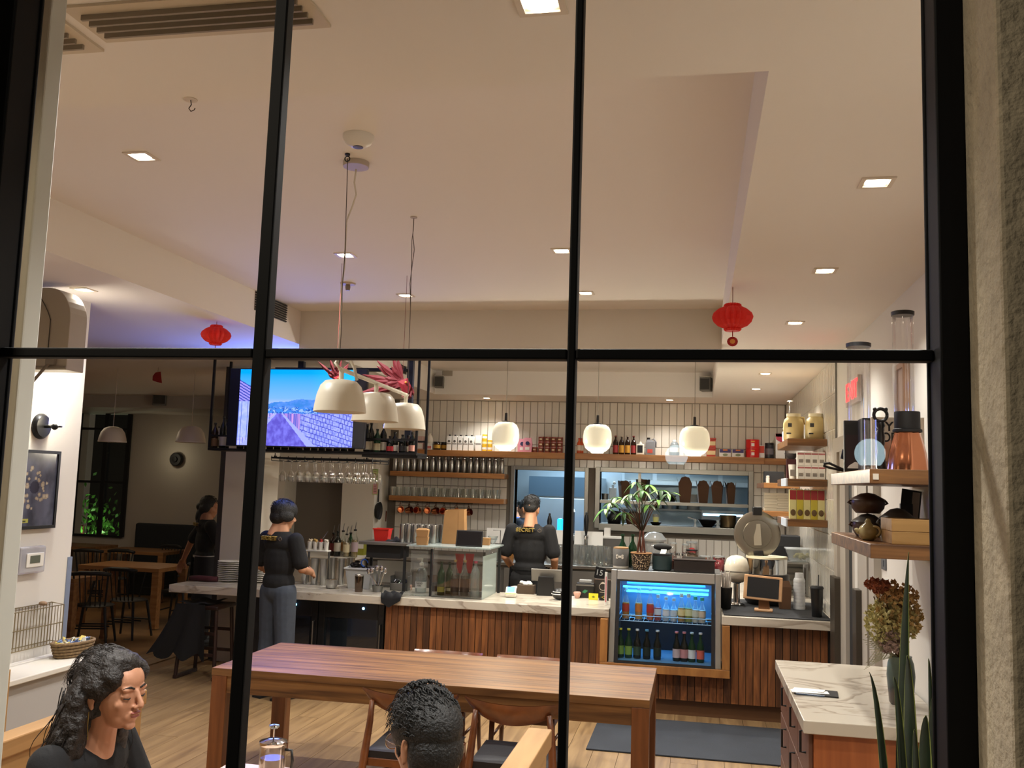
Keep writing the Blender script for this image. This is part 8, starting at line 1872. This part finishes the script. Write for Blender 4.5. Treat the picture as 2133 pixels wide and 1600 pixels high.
staff('central barista in black tee with gold back print, facing the tiled wall', 1104, 1150, 9.75, 1.84, R(-4), skin_c, hair_b, ((-.25, -.02, 1.12), (-.215, .19, .985)), ((.25, -.02, 1.12), (.205, .20, .985)), blkp, (blackm, 'front'))
staff('barista with bowl-cut black hair and grey jeans standing at the left counter', 584, 1150, 7.98, 1.74, R(-22), skin_c, hair_b, ((-.25, -.02, 1.13), (-.22, .20, 1.02)), ((.25, .03, 1.13), (.14, .25, 1.08)), jeans, None, 'bowl', True, -28)
staff('ponytailed server in black with a dark apron, left of the white column', 428, 1130, 10.2, 1.70, R(-48), skin_a, hair_b, ((-.30, -.10, 1.16), (-.40, -.16, .93)), ((.22, .12, 1.16), (.12, .32, 1.05)), blkp, (mat('apron_dark', '#14141a', .9), 'skirt'), 'tail', True, -20)
staff('cook in dark clothes seen through the left hatch behind the central barista', 1093, 1060, 14.3, 1.72, R(70), skin_c, hair_b, ((-.24, 0, 1.13), (-.2, .2, 1.05)), ((.24, 0, 1.13), (.2, .2, 1.05)), blkp, None, 'short', False, shirt=mat('cook_navy', '#141c2a', .9))
staff('second cook at the left edge of the left hatch', 1073, 1060, 14.95, 1.70, R(120), skin_c, hair_b, ((-.24, 0, 1.13), (-.2, .2, 1.05)), ((.24, 0, 1.13), (.2, .2, 1.05)), blkp, None, 'short', False, shirt=mat('cook_blue', '#2c55a0', .9))
# ------------------------------------------------------------------ the dining room beyond the opening
dk = mat('chair_black', '#0c0c0e', .5)
def spindle_chair():
    c = thing('spindle_chair', 'x', 'chair')
    G().ball((0, 0, .44), (.22, .21, .022), 22, 8).build('seat', dk, c, smooth=60)
    for sx_ in (-1, 1):
        for sy in (-1, 1): G().tube([(sx_*.21, sy*.2, 0), (sx_*.15, sy*.14, .43)], [.013, .017], 8).build('leg', dk, c)
    G().tube([(-.18, -.17, .2), (.18, -.17, .2)], .009, 6).tube([(-.18, .17, .2), (.18, .17, .2)], .009, 6).tube([(-.18, 0, .2), (.18, 0, .2)], .009, 6).build('stretcher', dk, c)
    for k in range(7):
        x = -.165+.055*k; G().tube([(x*.95, -.17, .45), (x*1.12, -.225, .80)], .007 if 0 < k < 6 else .011, 6).build('spindle', dk, c)
    G().tube([(-.215, -.21, .80), (-.1, -.235, .815), (.1, -.235, .815), (.215, -.21, .80)], [.02, .026, .026, .02], 8, sx=1.0).build('crest', dk, c, smooth=180)
    return c
dt0 = None; tops = wood('table_oak', '#80552f', '#a87a4a', (.7, 8, 8), 2.4, .4)
for k, (px, py, z, wdt, dpt, lab) in enumerate(((282, 1176, .75, 1.15, .75, 'square oak dining table in the left dining room, nearest one'), (300, 1145, .75, 1.1, .7, 'oak dining table behind the nearest one in the left dining room'), (168, 1135, .75, .9, .7, 'dark oak table by the far window of the dining room'), (255, 1122, .75, .9, .7, 'oak dining table before the banquette'), (148, 1198, .75, .6, .7, 'oak table end just past the left wall corner'))):
    p = PZ(px, py, z)
    if dt0 is None:
        dt0 = thing('dining_table', lab, 'table', (p.x, p.y, 0), group='oak tables in the dining room'); G().box(-wdt/2, wdt/2, -dpt/2, dpt/2, .70, .75).build('top', tops, dt0, bevel=.003)
        for a in (-1, 1):
            for b2 in (-1, 1): G().box(a*(wdt/2-.05)-.045, a*(wdt/2-.05)+.045, b2*(dpt/2-.05)-.045, b2*(dpt/2-.05)+.045, 0, .699).build('leg', tops, dt0)
    else: dup(dt0, (p.x, p.y, 0), 0, lab, scale=(wdt/1.15, dpt/.75, 1))
sc0 = None
for k, (px, py, rz, lab) in enumerate(((252, 1330, 0, 'black spindle chair with its back to the window, nearest in the dining room'), (190, 1342, R(20), 'black spindle chair by the left wall corner'), (366, 1302, R(95), 'black spindle chair at the right side of the nearest dining table'), (225, 1270, PI, 'black spindle chair on the far side of the nearest dining table'), (395, 1262, R(120), 'black spindle chair behind the counter end'), (330, 1250, R(170), 'black spindle chair before the banquette at right'), (190, 1262, R(10), 'black spindle chair by the far window tables'))):
    p = PZ(px, py, 0)
    if sc0 is None: sc0 = spindle_chair(); sc0.location = (p.x, p.y+.1, 0); sc0.rotation_euler = (0, 0, rz); sc0['label'] = lab; sc0['group'] = 'black spindle chairs'
    else: dup(sc0, (p.x, p.y, 0), rz, lab)
p0, p1 = P(270, 1090, 14.2), P(424, 1090, 14.2)
bq = thing('banquette', 'dark blue-grey upholstered banquette along the dining room wall', 'bench', (p0.x, 14.0, 0)); L_ = -6.6-p0.x; bqm = mat('banquette_cloth', '#20252b', .85)
G().box(0, L_, .36, .48, .3, p0.z).build('back', bqm, bq, bevel=.03); G().box(0, L_, -.1, .355, .3, .46).build('seat', bqm, bq, bevel=.03); G().box(.02, L_-.02, -.05, .4, 0, .299).build('base', blackm, bq)
# far window with night garden behind the dining room
fa, fb = P(160, 1000, 14.49), P(264, 1000, 14.49); zt_, zb_ = P(210, 852, 14.49).z, P(210, 1116, 14.49).z
w2 = thing('window_2', 'x', 'x'); del w2['label']; del w2['category']; w2['kind'] = 'structure'
G().box(fa.x, fb.x, 14.485, 14.495, zb_, zt_).build('pane', glass_w, w2)
for x in (fa.x, (fa.x*.45+fb.x*.55), fb.x): G().box(x-.035, x+.035, 14.44, 14.484, zb_, zt_).build('mullion', black, w2)
for z in (zb_, zb_+(zt_-zb_)*.42, zb_+(zt_-zb_)*.84, zt_): G().box(fa.x, fb.x, 14.45, 14.484, z-.02, z+.02).build('transom', black, w2)
# dome lamps, sconce and column
for k, (px, py, y, wpx, lab) in enumerate(((235, 905, 9.6, 62, 'cream dome pendant over the nearest dining table'), (398, 905, 9.8, 66, 'cream dome pendant left of the hanging shelf'))):
    c = P(px, py, y); r = px2m(wpx/2, y); t = thing('dome_pendant', lab, 'pendant lamp', (c.x, y, c.z-r*.55))
    G().lathe([(r, 0), (r*.97, r*.25), (r*.85, r*.68), (r*.62, r*1.0), (r*.3, r*1.12), (.02, r*1.14), (.001, r*1.14)], 28).build('shade', lampc, t, smooth=60); G().lathe([(r*1.01, -.004), (r*1.01, .012)], 28, cap=False).build('rim', offwhite, t); G().tube([(0, 0, r*1.1), (0, 0, S_-c.z+r*.55)], .004, 5).build('cord', MATS['white_cord'], t)
c = P(368, 957, 14.45); t = thing('round_sconce', 'dark round wall lamp on the dining room wall', 'wall lamp', (c.x, 14.5, c.z)); G().lathe([(.03, 0), (.11, .02), (.115, .08), (.10, .10), (.001, .10)], 24, T=Euler((R(90), 0, 0)).to_matrix().to_4x4()).build('disc', blackm, t, smooth=50); G().lathe([(.05, .10), (.045, .13), (.001, .13)], 16, T=Euler((R(90), 0, 0)).to_matrix().to_4x4()).build('cap', black, t)
speaker('dark wall speaker high on the dining room wall', 332, 828, 12.9, .2, .24, R(25))
light('dining_wall_fill', 'POINT', (c.x+.0, 14.1, c.z+.05), 1.2, (1, .85, .6), .05)  # added fill on the dining wall; the round sconce itself is unlit
cx0, cx1 = P(474, 1100, 9.5).x, P(549, 1100, 9.5).x
struct('column', G().box(cx0, cx1, 9.36, 9.8, 0, S_), paint); struct('trim_8', G().box(cx0-.08, cx0-.003, 9.4, 9.76, 0, S_), mat('column_edge', '#3a3836', .6))
# bar stool with a dark coat thrown over it
a = PZ(364, 1410, 0); b_ = PZ(500, 1352, 0)
t = thing('bar_stool', 'dark sled-base bar stool at the left end of the counter', 'stool', (a.x+.24, a.y+.12, 0)); stm = wood('stool_wood', '#24120c', '#38201a', (6, 6, 1), 3, .45)
for s in (-1, 1):
    G().box(s*.2-.018, s*.2+.018, -.2, .2, 0, .035).build('runner', stm, t, bevel=.004)
    for q in (-1, 1): G().tube([(s*.2, q*.18, .035), (s*.17, q*.15, .66)], .019, 8).build('leg', stm, t)
for z in (.22, .42): G().box(-.185, .185, -.178, -.155, z, z+.03).box(-.185, .185, .155, .178, z, z+.03).build('rung', stm, t, bevel=.003)
G().box(-.2, .2, -.19, .19, .66, .70).build('seat', stm, t, bevel=.012)
def coat(u, v):
    w_ = .15+.11*v+.03*math.sin(u*22+3)*v; x = (u-.62)*2*w_-.05*v-.05*v*v*(1-u)*2; return (x-.02, -.215-.03*math.sin(u*13)*v-.02, .715-.50*v+.035*math.sin(u*17)*v)
ct_ = G().grid(coat, 26, 14); ct_.grid(lambda u, v: (((u-.62)*.32)-.02, -.215+.42*v, .715+.012*math.sin(u*9+v*6)), 14, 8)
o = ct_.build('dark_coat', mat('coat_black', '#0e0c0e', .95), None, t.location, smooth=180); tag(o, 'dark coat thrown over the bar stool at the counter end', 'coat')
# the night garden beyond the far window, lit from the ground
gx = (fa.x+fb.x)/2*1.18
struct('ground_garden', G().box(-14, -7, 14.72, 20, -.1, 0), mat('garden_soil', '#1a1c18', .9)); struct('wall_garden', G().box(-14, -7, 19.8, 20, 0, 3.5), mat('garden_wall', '#20262a', .9))
for k, (x, y, h, lab) in enumerate(((P(180, 1000, 15.8).x, 15.8, 1.9, 'leafy green shrub lit from below outside the far window'), (P(222, 1000, 17.6).x, 17.6, 1.5, 'second dim shrub outside the far window'))):
    t = thing('garden_shrub', lab, 'plant', (x, y, 0)); g = G()
    for q in range(220):
        c = Vector((random.gauss(0, .22), random.gauss(0, .22), h*(.45+random.gauss(0, .22)))); T = Matrix.Translation(c) @ Euler((random.uniform(0, 6), random.uniform(0, 6), 0)).to_matrix().to_4x4(); g.add([(-.05, 0, 0), (0, -.03, 0), (.06, 0, 0), (0, .03, 0)], [(0, 1, 2, 3)], T=T)
    g.build('foliage', mat('garden_leaf', '#4c8f2c', .6), t, kind='stuff'); G().tube([(0, 0, 0), (0, 0, h*.5)], .03, 6).build('stem', brown_stem, t)
    l_ = thing('garden_light', 'small ground light beside the %s garden shrub' % ['leafy lit', 'dim'][k], 'lamp', (x+.5, y-.5, 0)); G().lathe([(.05, 0), (.05, .12), (.001, .12)], 12).build('housing', blackm, l_); G().ball((0, 0, .14), .05, 12, 8).build('lamp', mat('garden_glow', '#e8ffe0', .4, emit='#e0ffd8', es=12), l_); light('garden_spot', 'POINT', (x+.3, y-.5, .6), 14 if k == 0 else 4, (.85, 1, .7), .05)
# a fuller kitchen behind the hatch
t = thing('kitchen_hood', 'long steel exhaust hood seen through the right hatch', 'hood', (-.3, 15.9, 0)); zz = P(1400, 1012, 15.5).z; G().box(-.9, 1.3, -.5, .35, zz, zz+.45).build('canopy', ks, t, bevel=.01)
for k in range(4): G().box(-.85+.52*k, -.40+.52*k, -.506, -.501, zz+.08, zz+.36).build('panel', mat('hood_panel', '#7e929e', .3, .8), t)
t = thing('kitchen_shelf', 'steel wall shelf with pans behind the right hatch', 'shelf', (-.75, 16.0, 0)); z_ = P(1330, 1058, 16).z; G().box(-.5, 1.0, 0, .28, z_-.03, z_).build('board', steel_d, t); G().box(-.48, -.45, .05, .25, z_-.3, z_-.031).box(.95, .98, .05, .25, z_-.3, z_-.031).build('bracket', steel_d, t)
for k, (dx, r, h, m) in enumerate(((-.3, .12, .22, steel_d), (.0, .10, .14, blackp), (.32, .14, .12, steel_d), (.7, .1, .25, white))): tt = thing('kitchen_pot', 'pot on the far kitchen shelf, %s from the left' % nth(k), 'pot', (-.75+dx, 16.14, z_+.0005)); G().lathe([(r, 0), (r*1.03, h), (r*.95, h), (.001, .02)], 16).build('pot', m, tt, smooth=50); G().tube([(r, 0, h*.8), (r+.06, 0, h*.8), (r+.06, 0, h*.6)], .008, 6).build('handle', steel_d, tt)
# pavement lamps behind the viewer: the photograph shows them mirrored in the window glass
for k, (px, py, Y, r) in enumerate(((1812, 945, 6.6, .10), (1409, 950, 7.2, .085))):
    p = P(px, py, Y); t = thing('street_lamp', 'globe street lamp on a black pole, %s reflection in the glass' % ['right-hand', 'left-hand'][k], 'lamp', (p.x, 3-Y, -.28))
    zz = p.z+.28; G().ball((0, 0, zz), r, 20, 12).build('globe', mat('street_globe', '#e8fbff', .4, emit='#d6f6ff', es=13), t, smooth=180); G().tube([(0, 0, 0), (0, 0, zz-r)], .04, 10).lathe([(.12, 0), (.12, .05), (.05, .12)], 14).build('pole', black, t); G().lathe([(.06, zz-r-.03), (.07, zz-r+.02), (.001, zz-r+.02)], 14).build('collar', black, t)
